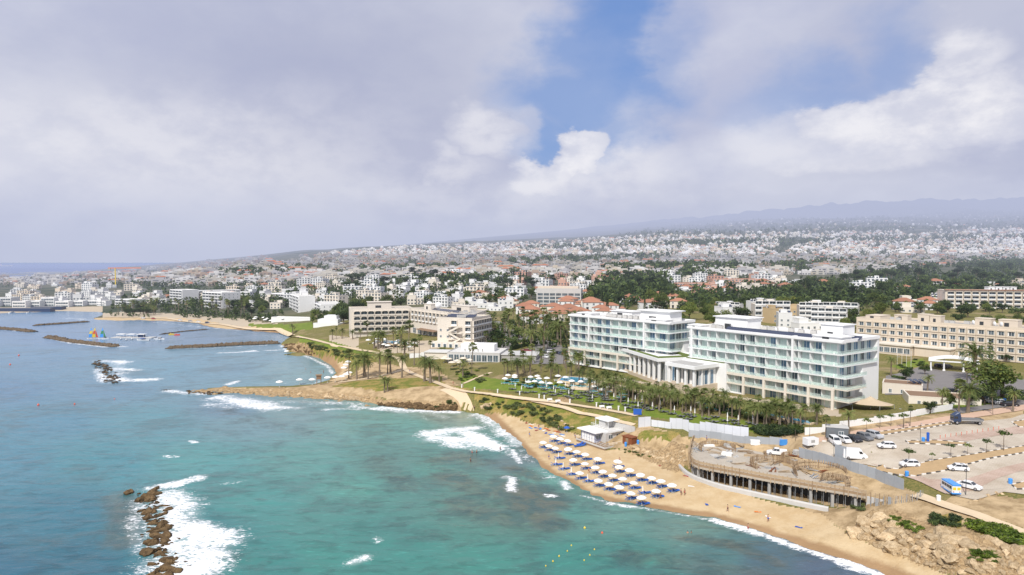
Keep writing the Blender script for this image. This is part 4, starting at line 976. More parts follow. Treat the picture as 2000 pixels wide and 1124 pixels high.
# seafront restaurant between garden and cream hotel
def restaurant():
    p0, p1 = uvx(862, 709, 9), uvx(962, 715, 9); root, f, H = simple_building('restaurant', 'flat white seafront restaurant with glazed front and parasols on its terrace', 'restaurant', rect((-32, 335), (-6, 330), 20), 9, 1, 4.4, 'grey_lt', [(0, 9, win_mesh(2.5, 3.2, .1, .06), .4, (0,)), (1, 6, win_mesh(2.5, 3.2, .1, .06), .4, (0,))], 'roofwhite', .35)
    b = MB(); b.box(5, 22, 8, 16, H, H + 3.4, 0); b.build('upper_wall', M['white'], root, (0, 0, 0), -.19)
    for i in range(5):
        h = MB(); h.tube([(0, 0, 0), (0, 0, .9), (0, -.5, 1.3)], .3, 8); h.build('vent_hood', M['grey'], root, (8.5 + i * 2.2, 5 - i * .42, H))
    b = MB(); b.box(24, 44, 2, 16, -2, 3.6, 0); b.box(23.5, 44.5, 1.5, 16.5, 3.6, 3.9, 1); b.build('side_hall', [M['grey'], M['grey_lt']], root, (0, 0, 0), -.19)
    b = MB(); b.box(-14, -1, 8, 18, -3, 3.0, 0); b.box(-14.5, -.5, 7.5, 18.5, 3.0, 3.4, 1); b.build('kitchen_wing', [M['cream_lt'], M['roofwhite']], root, (0, 0, 0), -.19)
restaurant()

# ------------------------------------------------------------------ harbour front, far left
shopw = win_mesh(3.0, 2.2, .12, .06)
for i in range(9):
    u0 = -60 + i * 28; fl = (2, 2, 3, 2, 2, 3, 2, 2, 2)[i]
    simple_building('harbour_shop', 'white harbour building, %s along the quay from the palm grove' % nth(9 - i), 'building', rect(uvx(u0, 600 - (i % 3), 2.5), uvx(u0 + 26, 600 - (i % 3), 2.5), 14 + i % 4), 1.8, fl, 3.6, 'white_far', [(0, 5, shopw, .6, range(fl))], 'roofwhite', .7, 'white buildings along the harbour quay')
for u0, u1, v, lb in ((-40, 98, 608, 'long dark quay shed with pale flat roof by the harbour'), (60, 120, 605, 'second pale roofed quay shelter at the end of the harbour wall')):
    root, f, H = simple_building('quay_shed', lb, 'shed', rect(uvx(u0, v, 1), uvx(u1, v, 1), 9), 1.0, 1, 3.2, 'car_navy', [], 'roofgrey', .15)
# ------------------------------------------------------------------ plants
def leaf_cards(b, pts, size, m=0, r=rnd, flat=.0):
    for p in pts:
        a = Vector((r.gauss(0, 1), r.gauss(0, 1), r.gauss(0, .7) + flat)).normalized(); s = size * r.uniform(.6, 1.35)
        u = a.orthogonal().normalized(); w = a.cross(u); th = r.uniform(0, 6.28)
        u, w = u * math.cos(th) + w * math.sin(th), w * math.cos(th) - u * math.sin(th)
        p = Vector(p); q = [p + u * s, p + w * s * .6, p - u * s * .9, p - w * s * .55]
        b.face([tuple(x) for x in q], m)
def crown_points(lobes, n, r=rnd):
    out = []
    tot = sum(l[1] ** 2 for l in lobes)
    for c, rad, sq in lobes:
        for _ in range(int(n * rad ** 2 / tot)):
            d = Vector((r.gauss(0, 1), r.gauss(0, 1), r.gauss(0, 1))).normalized(); k = rad * (r.random() ** .33) * r.uniform(.8, 1.12)
            if d.z < -.4: d.z *= .5
            out.append((c[0] + d.x * k, c[1] + d.y * k, c[2] + d.z * k * sq))
    return out
def tree_proto(kind, k, H):
    """broad (rounded), pine (flat umbrella), cypress (column), conifer (tiers); returns an Empty with trunk and crown"""
    r = random.Random(100 + k * 13 + len(kind)); b = MB(); t = MB()
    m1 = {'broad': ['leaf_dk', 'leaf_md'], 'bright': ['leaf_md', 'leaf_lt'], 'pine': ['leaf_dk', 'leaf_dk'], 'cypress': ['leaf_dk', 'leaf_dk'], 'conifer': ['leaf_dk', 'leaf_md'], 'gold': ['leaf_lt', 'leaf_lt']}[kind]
    if kind in ('broad', 'bright', 'gold', 'pine'):
        n = r.randint(9, 13); lobes = []
        wd = H * (.46 if kind != 'pine' else .42); z0 = H * (.46 if kind != 'pine' else .60)
        for i in range(n):
            a = r.uniform(0, 6.28); q = wd * math.sqrt(r.random()) * .85
            z = z0 + (H * .34 * (1 - (q / wd) ** 2)) * r.uniform(.1, 1) - (H * .16 if r.random() < .3 else 0)
            lobes.append(((q * math.cos(a), q * math.sin(a), z), H * r.uniform(.14, .22), .8 if kind != 'pine' else .5))
        lobes.append(((0, 0, z0), H * .24, .8))
        for c, rad, sq in lobes[:7]:
            t.tube([(0, 0, H * .22), (c[0] * .45, c[1] * .45, (H * .25 + c[2]) / 2), (c[0] * .9, c[1] * .9, c[2])], [H * .018, H * .012, H * .005], 5)
        t.tube([(0, 0, -.6), (H * .01, 0, H * .2), (0, H * .01, z0)], [H * .036, H * .026, H * .012], 7)
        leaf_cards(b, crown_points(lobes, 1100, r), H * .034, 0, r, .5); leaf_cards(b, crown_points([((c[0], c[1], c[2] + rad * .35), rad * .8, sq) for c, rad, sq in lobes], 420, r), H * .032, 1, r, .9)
    elif kind == 'cypress':
        t.tube([(0, 0, -.5), (0, 0, H * .8)], [H * .02, H * .006], 6)
        for i in range(900):
            z = r.random() ** .8; w = H * .085 * (1 - z) ** .55 * min(1, z * 7 + .35); a = r.uniform(0, 6.28); q = w * math.sqrt(r.uniform(.3, 1.1))
            leaf_cards(b, [(q * math.cos(a), q * math.sin(a), H * (.04 + .96 * z))], H * .02, i % 2, r)
    else:
        t.tube([(0, 0, -.5), (0, 0, H * .97)], [H * .022, H * .004], 6)
        for j in range(13):
            z = H * (.12 + .85 * j / 13); w = H * .24 * (1 - j / 13.5)
            for a_ in range(9):
                a = a_ * .698 + j * .5; 
                for q in range(9): leaf_cards(b, [(w * (q + 1) / 9 * math.cos(a) + r.gauss(0, .02) * H * .3, w * (q + 1) / 9 * math.sin(a) + r.gauss(0, .02) * H * .3, z + H * .03 * q / 9)], H * .018, q % 2, r, .6)
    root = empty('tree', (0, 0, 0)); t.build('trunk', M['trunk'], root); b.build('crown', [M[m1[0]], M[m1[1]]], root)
    return root
def palm_proto(kind, k, H):
    r = random.Random(300 + k * 7 + len(kind)); t = MB(); b = MB()
    lean = Vector((r.uniform(-.05, .05), r.uniform(-.05, .05), 0)) * H
    path = [Vector((0, 0, -.5)), lean * .25 + Vector((0, 0, H * .33)), lean * .6 + Vector((0, 0, H * .66)), lean + Vector((0, 0, H))]
    r0 = .20 if kind == 'fan' else .27
    t.tube(path, [r0 * 1.5, r0, r0 * .85, r0 * .9], 8); top = path[-1]
    if kind == 'fan':
        t.tube([top + Vector((0, 0, -1.5)), top + Vector((0, 0, -.6)), top], [.28, .45, .25], 8, 1)
        for i in range(46):
            el = R(r.uniform(-55, 85)); a = r.uniform(0, 6.28); d = Vector((math.cos(a) * math.cos(el), math.sin(a) * math.cos(el), math.sin(el)))
            s = Vector((-math.sin(a), math.cos(a), 0)); up = s.cross(d) * -1; L = r.uniform(1.0, 1.35); base = top + d * .15; tip = top + d * L
            m = 1 if el < R(-35) and r.random() < .6 else 0
            b.face([tuple(base - s * .03), tuple(base + s * .03), tuple(tip)], m)
            for q in range(8):       # the fan: eight stiff fingers that droop at their ends
                th = R(-75 + 150 * q / 7); e = (d * math.cos(th) + s * math.sin(th)).normalized(); w = (s * math.cos(th) - d * math.sin(th)) * .12
                f1 = tip + e * .55; f2 = tip + e * .95 + Vector((0, 0, -.30))
                b.face([tuple(tip), tuple(f1 - w), tuple(f2), tuple(f1 + w)], m)
    else:
        for i in range(44):
            el = R(r.uniform(-25, 80)); a = i * 2.4 + r.uniform(-.2, .2); L = r.uniform(2.3, 3.1)
            h = Vector((math.cos(a), math.sin(a), 0)); s = Vector((-math.sin(a), math.cos(a), 0)); pts = []
            for q in range(6):
                x = q / 5; e = el - x * x * R(85); pts.append((pts[-1] if pts else top + h * .1) + (h * math.cos(e) + Vector((0, 0, math.sin(e)))) * (L / 5 if q else 0))
            for q in range(5):
                p0, p1 = pts[q], pts[q + 1]; w = .42 * (1 - abs(q - 1.4) / 4.6)
                for sg in (-1, 1):
                    for z in range(2):
                        c0 = p0.lerp(p1, z * .5); c1 = p0.lerp(p1, z * .5 + .38)
                        b.face([tuple(c0), tuple(c1), tuple(c1 + s * sg * w + (p1 - p0) * .6 + Vector((0, 0, -.16)))], 1 if el < R(-12) and i % 3 == 0 else 0)
        t.tube([top + Vector((0, 0, -.8)), top + Vector((0, 0, .1))], [.3, .42], 8, 1)
    root = empty('palm_tree', (0, 0, 0)); t.build('trunk', [M['palmtrunk'], M['palmdry']], root); b.build('crown', [M['palm'], M['palmdry']], root)
    return root
PROTO = {}
def proto(key, k):
    if (key, k) not in PROTO:
        PROTO[(key, k)] = [palm_proto(key, k, {'fan': (10.0, 8.5, 12.0), 'date': (5.0, 6.5, 4.2)}[key][k]) if key in ('fan', 'date') else tree_proto(key, k, 10.0), 0]
    return PROTO[(key, k)]
def plant(key, k, p, rz, sc, label, cat, group):
    e = proto(key, k); o = place(e[0], e[1], p, rz, sc); e[1] = 1
    o['label'] = label; o['category'] = cat; o['group'] = group
    return o
def grid_pick(poly_uv, n, dmin, r):
    """n places inside a surveyed outline, at least dmin metres apart"""
    us = [p[0] for p in poly_uv]; vs = [p[1] for p in poly_uv]; out = []; tries = 0
    while len(out) < n and tries < n * 60:
        tries += 1; u, v = r.uniform(min(us), max(us)), r.uniform(min(vs), max(vs))
        if not pip(np.array([u]), np.array([v]), poly_uv)[0]: continue
        p = at(u, v)
        if all((p - q[1]).length > dmin * max(1, p.y / 500) for q in out): out.append((u, p))
    return sorted(out, key=lambda t: t[0])
SIZE = lambda s: 'small' if s < .75 else ('tall' if s > 1.12 else 'middling')
pr = random.Random(21)
# palms one by one on the headland: u, v of the foot, pixel height, kind
HEAD = [(681,741,56,'fan'),(697,742,42,'date'),(712,738,54,'date'),(719,741,40,'date'),(741,737,52,'date'),(757,731,46,'fan'),(763,731,44,'date'),(785,738,46,'date'),(751,767,34,'date'),(757,765,30,'date'),(829,745,52,'date'),(841,748,52,'date'),(858,746,34,'date'),(809,714,50,'fan'),(819,702,46,'fan'),(798,685,56,'fan'),(783,680,46,'date'),(769,681,40,'fan'),(748,681,36,'date'),(731,681,36,'date'),(738,682,38,'date'),(718,666,38,'fan'),(904,737,36,'date'),(921,728,56,'fan'),(689,663,20,'date'),(704,663,20,'date'),(912,676,26,'date'),(949,680,32,'fan'),(572,655,24,'date'),(650,664,22,'date'),(657,663,24,'fan'),(668,662,22,'date'),(840,693,26,'fan'),(776,690,34,'fan'),(790,700,40,'date')]
for i, (u, v, h, kd) in enumerate(sorted(HEAD)):
    p = at(u, v); H = h * p.y / FPX; k = i % 3; h0 = {'fan': (11.0, 9.5, 13.0), 'date': (6.6, 8.1, 5.8)}[kd][k]
    w_ = 'slender fan palm' if kd == 'fan' else 'bushy date palm'
    zone_ = 'on the dry headland by the jetty' if v > 700 and u < 870 else ('round the blue hotel pool' if v > 664 and u > 715 and u < 800 else 'between the cream hotel and restaurant')
    plant(kd, k, p, pr.uniform(0, 6.28), H / h0, '%s %s, %s from the left' % (w_, zone_, nth(i + 1)), 'palm', 'palms of the headland and pool')
PALMS = [ # outline, n, spacing, kinds, height range in metres, description of where, group
 ([(968,738),(1000,712),(1130,712),(1150,745),(1050,745)], 34, 3.0, ('fan', 'date', 'fan'), (6, 9.5), 'in the grove between restaurant and lawn', 'palms of the lawn grove'),
 ([(1120,742),(1200,757),(1300,785),(1420,802),(1560,826),(1540,838),(1400,818),(1270,802),(1150,772)], 84, 2.0, ('date', 'fan', 'date', 'date'), (4.8, 7.4), 'in the garden planting below the white hotel', 'palms of the hotel garden'),
 ([(1440,812),(1600,822),(1590,842),(1490,838)], 14, 2.4, ('date', 'date', 'fan'), (5, 7.5), 'in the row above the dark hedge', 'palms above the hedge'),
 ([(952,668),(952,630),(1020,622),(1130,640),(1118,675),(1060,690),(1000,672)], 48, 5.0, ('fan', 'fan', 'date'), (9, 14), 'along the road before the red roofed villas', 'palms along the villa road'),
 ([(225,615),(300,618),(320,600),(240,598)], 22, 6, ('fan', 'date'), (8, 13), 'in the grove at the head of the bay', 'palms at the head of the bay'),
 ([(330,612),(480,622),(490,605),(340,600)], 22, 6, ('fan',), (10, 15), 'before the white bayside hotels', 'palms before the bayside hotels'),
 ([(700,560),(960,560),(990,600),(760,600)], 34, 10, ('fan',), (9, 14), 'standing above the roofs behind the cream hotel', 'palms among the town roofs'),
]
for poly, n, dm, kinds, hr, where, grp in PALMS:
    sp = grid_pick(poly, n, dm, pr)
    for i, (u, p) in enumerate(sp):
        kd = kinds[i % len(kinds)]; k = pr.randint(0, 2); H = pr.uniform(*hr); h0 = {'fan': (11.0, 9.5, 13.0), 'date': (6.6, 8.1, 5.8)}[kd][k]; s = H / h0
        plant(kd, k, p, pr.uniform(0, 6.28), s, '%s %s, %s from the left' % ('fan palm' if kd == 'fan' else 'feathery palm', where, nth(i + 1)), 'palm', grp)
ROW = [(1611,858,46,'fan','beside the grey cabin, on its left'),(1658,850,50,'date','beside the grey cabin, on its right'),(1777,834,40,'fan','by the pavement along the white garden wall'),(1811,766,36,'date','on the hotel drive'),(1872,805,62,'fan','behind the lorry, at its left'),(1890,806,64,'date','behind the lorry, above its cab'),(1939,811,46,'fan','behind the lorry, past its tail'),(1978,805,44,'date','at the frame edge beyond the lorry'),(1903,745,78,'date','tallest, in front of the beige hotel'),(1889,760,52,'fan','in the clump by the round tree, leftmost'),(1898,758,48,'fan','in the clump by the round tree, second'),(1908,758,50,'fan','in the clump by the round tree, third'),(1921,763,54,'fan','in the clump by the round tree, rightmost'),(1840,800,44,'date','before the low cream annex'),(1938,780,44,'date','under the round tree beside the street'),(1360,690,30,'fan','in the gap between the two hotel wings'),(1740,735,40,'date','at the corner of the white wing by the drive')]
for i, (u, v, h, kd, where) in enumerate(ROW):
    p = at(u, v); H = h * p.y / FPX; k = i % 3; h0 = {'fan': (11.0, 9.5, 13.0), 'date': (6.6, 8.1, 5.8)}[kd][k]
    plant(kd, k, p, pr.uniform(0, 6.28), H / h0, 'stout palm %s' % where, 'palm', 'palms by the car park and drive')

TREES = [ # outline, n, spacing, kinds, height range, where, group
 ([(1300,640),(1330,585),(1420,580),(1470,600),(1440,640),(1400,650)], 26, 5, ('bright', 'broad', 'bright'), (9, 15), 'in the green belt behind the white hotel', 'trees behind the white hotel'),
 ([(1460,600),(1560,590),(1700,585),(1730,620),(1690,650),(1600,625),(1500,615)], 26, 6, ('broad', 'broad', 'bright', 'gold', 'conifer'), (9, 15), 'between the flat roofed villas and beige hotel', 'trees behind the beige hotel'),
 ([(1130,590),(1180,575),(1310,590),(1300,620),(1220,625),(1150,610)], 22, 7, ('broad', 'cypress', 'bright', 'broad'), (9, 15), 'among the red roofed villas', 'trees among the red roofed villas'),
 ([(1150,580),(1180,545),(1300,545),(1310,575),(1220,580)], 20, 9, ('pine', 'cypress', 'broad'), (12, 18), 'in the dark wood beyond the red roofs', 'trees of the dark middle wood'),
 ([(1500,585),(1560,560),(2000,565),(2000,588),(1850,580),(1700,590)], 28, 10, ('pine', 'broad', 'broad', 'conifer'), (11, 17), 'in the near edge of the dark wood', 'trees at the edge of the dark wood'),
 ([(1640,558),(1700,535),(2000,520),(2000,560),(1800,562)], 30, 14, ('pine', 'broad', 'pine'), (12, 18), 'in the dark wood on the slope', 'trees of the dark wood'),
 ([(655,630),(650,605),(700,590),(770,590),(790,605),(700,620),(680,640)], 20, 6, ('broad', 'bright', 'broad', 'gold'), (9, 14), 'between the white slab and the cream hotel', 'trees beside the cream hotel'),
 ([(236,618),(300,618),(310,600),(250,595)], 18, 6, ('broad', 'broad'), (7, 11), 'in the grove at the head of the bay', 'broadleaf trees at the head of the bay'),
 ([(450,622),(515,620),(525,596),(460,592)], 16, 7, ('broad', 'bright'), (9, 13), 'between the two groups of white bay hotels', 'trees between the bay hotels'),
 ([(850,600),(960,610),(1040,600),(1040,580),(960,575),(860,575)], 14, 9, ('broad', 'broad', 'bright'), (9, 14), 'behind the cream hotel roof', 'trees behind the cream hotel'),
 ([(640,575),(700,545),(1000,535),(1130,560),(1000,570),(760,572)], 22, 16, ('broad', 'cypress', 'pine'), (12, 20), 'among the town roofs', 'trees among the town roofs'),
 ([(1690,604),(1850,592),(2010,612),(2010,642),(1900,640),(1730,612)], 28, 6, ('broad', 'bright', 'broad'), (6, 11), 'between the beige and the red eaved hotel', 'trees between the right hand hotels'),
 ([(955,690),(955,632),(1110,640),(1130,672),(1050,680)], 14, 6, ('broad', 'bright'), (5, 9), 'along the villa road', 'broadleaf trees along the villa road'),
 ([(1345,700),(1360,660),(1400,650),(1430,665),(1380,700)], 8, 4, ('broad', 'bright'), (5, 9), 'in the gap between the wings', 'trees between the wings'),
 ([(596,634),(612,618),(650,622),(690,618),(690,626),(640,634)], 12, 5, ('broad', 'bright'), (7, 11), 'round the stepped white bay blocks', 'trees round the stepped white blocks'),
 ([(1820,785),(1870,775),(1990,782),(1985,792),(1880,795),(1830,803)], 9, 3, ('broad', 'bright'), (4, 7), 'by the cream annex and street', 'trees by the cream annex'),
]
for poly, n, dm, kinds, hr, where, grp in TREES:
    sp = grid_pick(poly, n, dm, pr)
    for i, (u, p) in enumerate(sp):
        kd = kinds[pr.randrange(len(kinds))]; k = pr.randint(0, 2 if kd in ('broad', 'bright', 'pine') else 0); H = pr.uniform(*hr)
        nm = {'broad': 'dark leafy tree', 'bright': 'bright green tree', 'gold': 'yellowish tree', 'pine': 'dark spreading pine', 'cypress': 'narrow cypress', 'conifer': 'tiered conifer'}[kd]
        if kd == 'cypress': H *= 1.15
        plant(kd, k, p, pr.uniform(0, 6.28), (H / 10 * pr.uniform(.9, 1.25),) * 2 + (H / 10,), '%s %s, %s from left' % (nm, where, nth(i + 1)), 'tree', grp)
for kd, u, v, h, lb in [('bright', 1958, 776, 80, 'big round bright green tree by the street right of the lorry'), ('conifer', 1932, 740, 82, 'tall tiered araucaria in front of the beige hotel'), ('conifer', 1580, 672, 34, 'flat tiered conifer behind the solar panels'), ('broad', 1769, 746, 34, 'low round tree in the bed at the foot of the white wing'), ('bright', 1806, 732, 26, 'small round tree by the entrance drive'), ('broad', 1965, 708, 22, 'small tree against the beige hotel at the frame edge'), ('broad', 1817, 808, 32, 'dark bushy tree against the cream annex'), ('cypress', 1035, 665, 34, 'dark cypress at the corner of the hotel drive, left one'), ('cypress', 1046, 668, 26, 'dark cypress at the corner of the hotel drive, right one'), ('broad', 1685, 648, 36, 'dark tree between the white wing and the beige hotel'), ('bright', 1650, 650, 34, 'bright tree left of the beige hotel gable')]:
    p = at(u, v); H = h * p.y / FPX; q = 1.7 if kd == 'bright' and h > 50 else 1.0
    plant(kd, 0, p, pr.uniform(0, 6.28), (H / 10 * q * .9,) * 2 + (H / 10,), lb, 'tree', 'single trees by the hotels')
# young street trees: thin stem, small spray of leaves
def young_proto():
    r = random.Random(5); root = empty('young_tree', (0, 0, 0)); t = MB(); t.tube([(0, 0, -.2), (.05, 0, 1.6), (0, 0, 2.6)], [.05, .04, .02], 5); t.build('trunk', M['trunk'], root)
    b = MB(); leaf_cards(b, crown_points([((0, 0, 2.7), .55, .8), ((.7, .1, 2.5), .5, .6), ((-.5, .3, 2.6), .5, .6), ((0, -.6, 2.5), .45, .6)], 150, r), .16, 0, r, .6); b.build('crown', M['leaf_md'], root); return root
YP = young_proto()
for i, (u, v, s, w_) in enumerate([(1775,914,1.5,'over the parked white car'),(1857,896,1.2,'in the long bed, leftmost'),(1889,891,1.0,'in the long bed, second'),(1926,887,1.2,'in the long bed, third'),(1960,882,1.7,'in the long bed, largest and rightmost'),(1553,862,1.5,'by the dark hedge and the white trailer'),(1585,848,1.4,'left of the grey cabin'),(1692,845,1.3,'on the verge right of the grey cabin'),(1718,838,1.3,'on the verge, second along the white wall'),(1740,834,1.2,'on the verge, third along the white wall'),(1764,838,1.4,'on the verge beside the stout fan palm'),(1820,905,.8,'alone at the near end of the long bed')]):
    place(YP, i, at(u, v), pr.uniform(0, 6), s, 'young tree with thin stem %s' % w_, 'car park young trees'); 
    for o in [x for x in col.objects if x.name.startswith('young_tree') and x.parent is None]: o['category'] = 'tree'

# shrubs and hedges
def shrub_mesh(k, mats, n=260):
    r = random.Random(50 + k); b = MB(); lobes = [((r.uniform(-.6, .6), r.uniform(-.6, .6), r.uniform(.25, .55)), r.uniform(.35, .6), .7) for _ in range(6)]
    leaf_cards(b, crown_points(lobes, n, r), .14, 0, r, .7); leaf_cards(b, crown_points(lobes, n // 3, r), .12, 1, r, .9)
    b.box(-.1, .1, -.1, .1, -.3, .3, 0)
    return b.mesh('shrub', [M[x] for x in mats])
SH = [shrub_mesh(i, ('leaf_sh', 'leaf_md') if i < 2 else ('leaf_br', 'leaf_sh')) for i in range(3)]
SHD = [shrub_mesh(5, ('leaf_dk', 'leaf_md')), shrub_mesh(6, ('leaf_dk', 'leaf_dk'))]
SHZ = [([(935,780),(1040,790),(1130,835),(1110,848),(1050,826),(985,806),(940,798)], 52, (.8, 2.0), SH[:2], 'scrub bush on the sandy bank below the garden path'),
 ([(600,672),(700,695),(705,715),(680,708),(640,688),(600,680)], 32, (1.2, 2.6), SH[:2], 'scrub bush on the bank above the small round beach'),
 ([(845,790),(890,783),(885,796),(850,796)], 8, (.7, 1.4), SH[:2], 'scrub bush at the end of the low cliff'),
 ([(880,720),(930,720),(960,735),(940,752),(890,745)], 30, (.8, 1.8), SH, 'bush on the slope under the restaurant terrace'),
 ([(1470,836),(1560,838),(1545,852),(1480,850)], 30, (1.4, 2.6), SHD, 'dark bush in the hedge corner behind the hoarding'),
 ([(1400,790),(1480,808),(1500,822),(1420,812),(1380,800)], 26, (1.0, 2.0), SHD, 'dark bush in the garden planting below the wing'),
 ([(1140,752),(1260,778),(1400,808),(1500,826),(1380,800),(1250,768)], 34, (.9, 1.9), [SH[0], SHD[0], SH[2]], 'leafy bush between the garden palms below the hotel'),
 ([(1742,718),(1800,700),(1815,712),(1765,726)], 10, (.8, 1.6), SHD, 'clipped bush on the drive island by the beige hotel'),
 ([(960,738),(1110,745),(1150,760),(1000,755)], 22, (.8, 1.6), SHD, 'clipped bush in the palm grove by the lawn'),
 ([(1905,1022),(2000,1050),(2000,1068),(1910,1040)], 34, (1.0, 1.9), SH[2:], 'bright creeper mound beside the coast path'),
 ([(1740,1005),(1800,1030),(1790,1045),(1735,1018)], 16, (.5, 1.1), SH[2:], 'bright creeper between the boulders'),
 ([(1895,1075),(1945,1078),(1950,1100),(1900,1095)], 12, (.7, 1.2), SH[2:], 'bright creeper at the foot of the boulders'),
 ([(1815,1008),(1868,1012),(1865,1030),(1820,1024)], 12, (.9, 1.5), SHD, 'dark mound bush above the boulders'),
 ([(1665,985),(1690,988),(1685,1003),(1668,1000)], 5, (.8, 1.4), SH, 'bush at the foot of the building site wall'),
 ([(1180,872),(1260,880),(1300,900),(1240,890)], 12, (.4, .8), SH, 'tuft on the rubble slope behind the beach bar')]
for poly, n, sr, ms, lb in SHZ:
    for i, (u, p) in enumerate(grid_pick(poly, n, .7, pr)):
        o = inst(ms[i % len(ms)], 'shrub', None, p, pr.uniform(0, 6.28), pr.uniform(*sr)); o.scale.z *= pr.uniform(.6, .9)
        tag(o, '%s, %s from the left' % (lb, nth(i + 1)), 'bush', lb.replace('bush', 'bushes'))
def hedge(label, pts, w, h):
    r = random.Random(len(label)); P = [at(*p) for p in pts]; cards = []; b = MB()
    for a, c in zip(P, P[1:]):
        d = (c - a).normalized(); s = Vector((-d.y, d.x, 0)); L = (c - a).length
        b.box(0, L, -w / 2 + .12, w / 2 - .12, -.4, h - .12, 0, math.atan2(d.y, d.x), (a.x, a.y))
        b.v[-8:] = [(x, y, z + a.lerp(c, .5).z) for x, y, z in b.v[-8:]]
        for _ in range(int(L * 26)):
            t, q = r.random(), r.uniform(-1, 1); cards.append(a.lerp(c, t) + s * q * w / 2 + Vector((0, 0, h * (1 - r.random() ** 2.5))))
    leaf_cards(b, cards, .22, 1, r, .4); o = b.build('hedge', [M['leaf_dk'], M['leaf_md']]); tag(o, label, 'hedge')
hedge('dark clipped hedge at the corner of the hotel parking', [(997, 685), (1045, 672)], 1.4, 2.0)
hedge('long clipped hedge along the villa road', [(960, 648), (1008, 654)], 1.2, 1.2)
hedge('low hedge on the drive island before the white porch', [(1742, 738), (1768, 742)], 1.2, 1.0)
hedge('clipped green hedge along the street at the frame edge', [(1970, 778), (2010, 784)], 1.5, 1.0)
hedge('dark low hedge round the restaurant terrace', [(842, 690), (870, 684)], 1.4, 1.6)
# ------------------------------------------------------------------ houses
hr = random.Random(77)
HW = win_mesh(1.5, 1.4, .1, .06, fr='white_far'); HB = loggia_mesh(4.0, 2.7, 1.0, 'white_far', rail='white_far', arch=False)
def hip(b, x0, x1, y0, y1, z, h, m=0, o=.5):
    x0 -= o; x1 += o; y0 -= o; y1 += o; c = (y1 - y0) / 2
    if x1 - x0 < y1 - y0: c = (x1 - x0) / 2
    xa, xb, ya, yb = (x0 + c, x1 - c, (y0 + y1) / 2, (y0 + y1) / 2) if x1 - x0 >= y1 - y0 else ((x0 + x1) / 2, (x0 + x1) / 2, y0 + c, y1 - c)
    b.mesh_add([(x0, y0, z), (x1, y0, z), (x1, y1, z), (x0, y1, z), (xa, ya, z + h), (xb, yb, z + h)], [(0, 1, 5, 4), (2, 3, 4, 5), (1, 2, 5), (3, 0, 4), (3, 2, 1, 0)] if x1 - x0 >= y1 - y0 else [(1, 2, 5, 4), (3, 0, 4, 5), (0, 1, 4), (2, 3, 5), (3, 2, 1, 0)], m)
def house_shapes(kind):
    """boxes (x0,x1,y0,y1,z0,z1) of the walls; storeys; front width"""
    return {'flat': ([(0, 13, 0, 11, 0, 6.6), (7, 13, 4, 11, 6.6, 9.2)], 2, 13), 'block': ([(0, 20, 0, 12, 0, 9.9), (8, 12, 4, 9, 9.9, 12.4)], 3, 20),
            'step': ([(0, 9, 0, 10, 0, 9.6), (9, 17, 1.5, 10, 0, 6.4), (2, 6, 4, 9, 9.6, 11.6)], 2, 17), 'villa': ([(0, 14, 0, 11, 0, 6.2), (14, 20, 2, 10, 0, 3.6)], 2, 14), 'low': ([(0, 16, 0, 10, 0, 3.8), (1, 7, 2, 9, 3.8, 6.8)], 1, 16)}[kind]
def house_near(kind, wallm, roofm):
    bx, fl, Wd = house_shapes(kind); root = empty('house', (0, 0, 0)); w = MB(); r = MB()
    for i, (x0, x1, y0, y1, z0, z1) in enumerate(bx):
        w.box(x0, x1, y0, y1, z0 - (2.5 if z0 == 0 else 0), z1, 0)
        if kind == 'villa': hip(r, x0, x1, y0, y1, z1 + .01, 2.6 if i == 0 else 1.5, 0)
        else:
            r.box(x0 + .25, x1 - .25, y0 + .25, y1 - .25, z1 + .003, z1 + .06, 1)
            for a in ((x0 - .05, x1 + .05, y0 - .05, y0 + .2), (x0 - .05, x1 + .05, y1 - .2, y1 + .05), (x0 - .05, x0 + .2, y0 + .2, y1 - .2), (x1 - .2, x1 + .05, y0 + .2, y1 - .2)): r.box(*a, z1 + .002, z1 + .7, 0)
    w.build('wall', M[wallm], root); r.build('roof', [M['tile'] if kind == 'villa' else M[wallm], M[roofm]], root)
    n = int(Wd // 3.6); wm = HB if kind == 'block' else HW
    for k in range(fl + (1 if kind == 'block' else 0)):
        for i in range(n): inst(wm, 'window', root, (Wd * (i + .5) / n, 0, k * 3.2 + (.3 if wm is HB else 1.0)))
        for i in range(2): inst(HW, 'window', root, (bx[0][1] if kind != 'step' else 17, bx[0][2] + 3.2 + i * 4, k * 3.2 + 1.0), R(90)) if not (kind == 'step' and k > 1) else None
    if kind == 'villa':
        for i in range(3):
            a = MB(); a.prism([(0, 0), (1.8, 0), (1.8, .1), (0, .1)], .1, lambda p: 2.6, 0); a.tube([(.9, .05, 2.0), (.9, .051, 2.9)], .85, 8, 0); a.build('arch', M['dark'], root, (1.5 + i * 4.2, -.06, 0))
    zt = max(b[5] for b in bx)
    if kind != 'villa':
        for i in range(3): inst(TANK, 'solar_water_heater', root, (bx[0][0] + 2.2 + i * 2.9, 7.2, bx[0][5] + .06), R(10), 1.0)
    return root
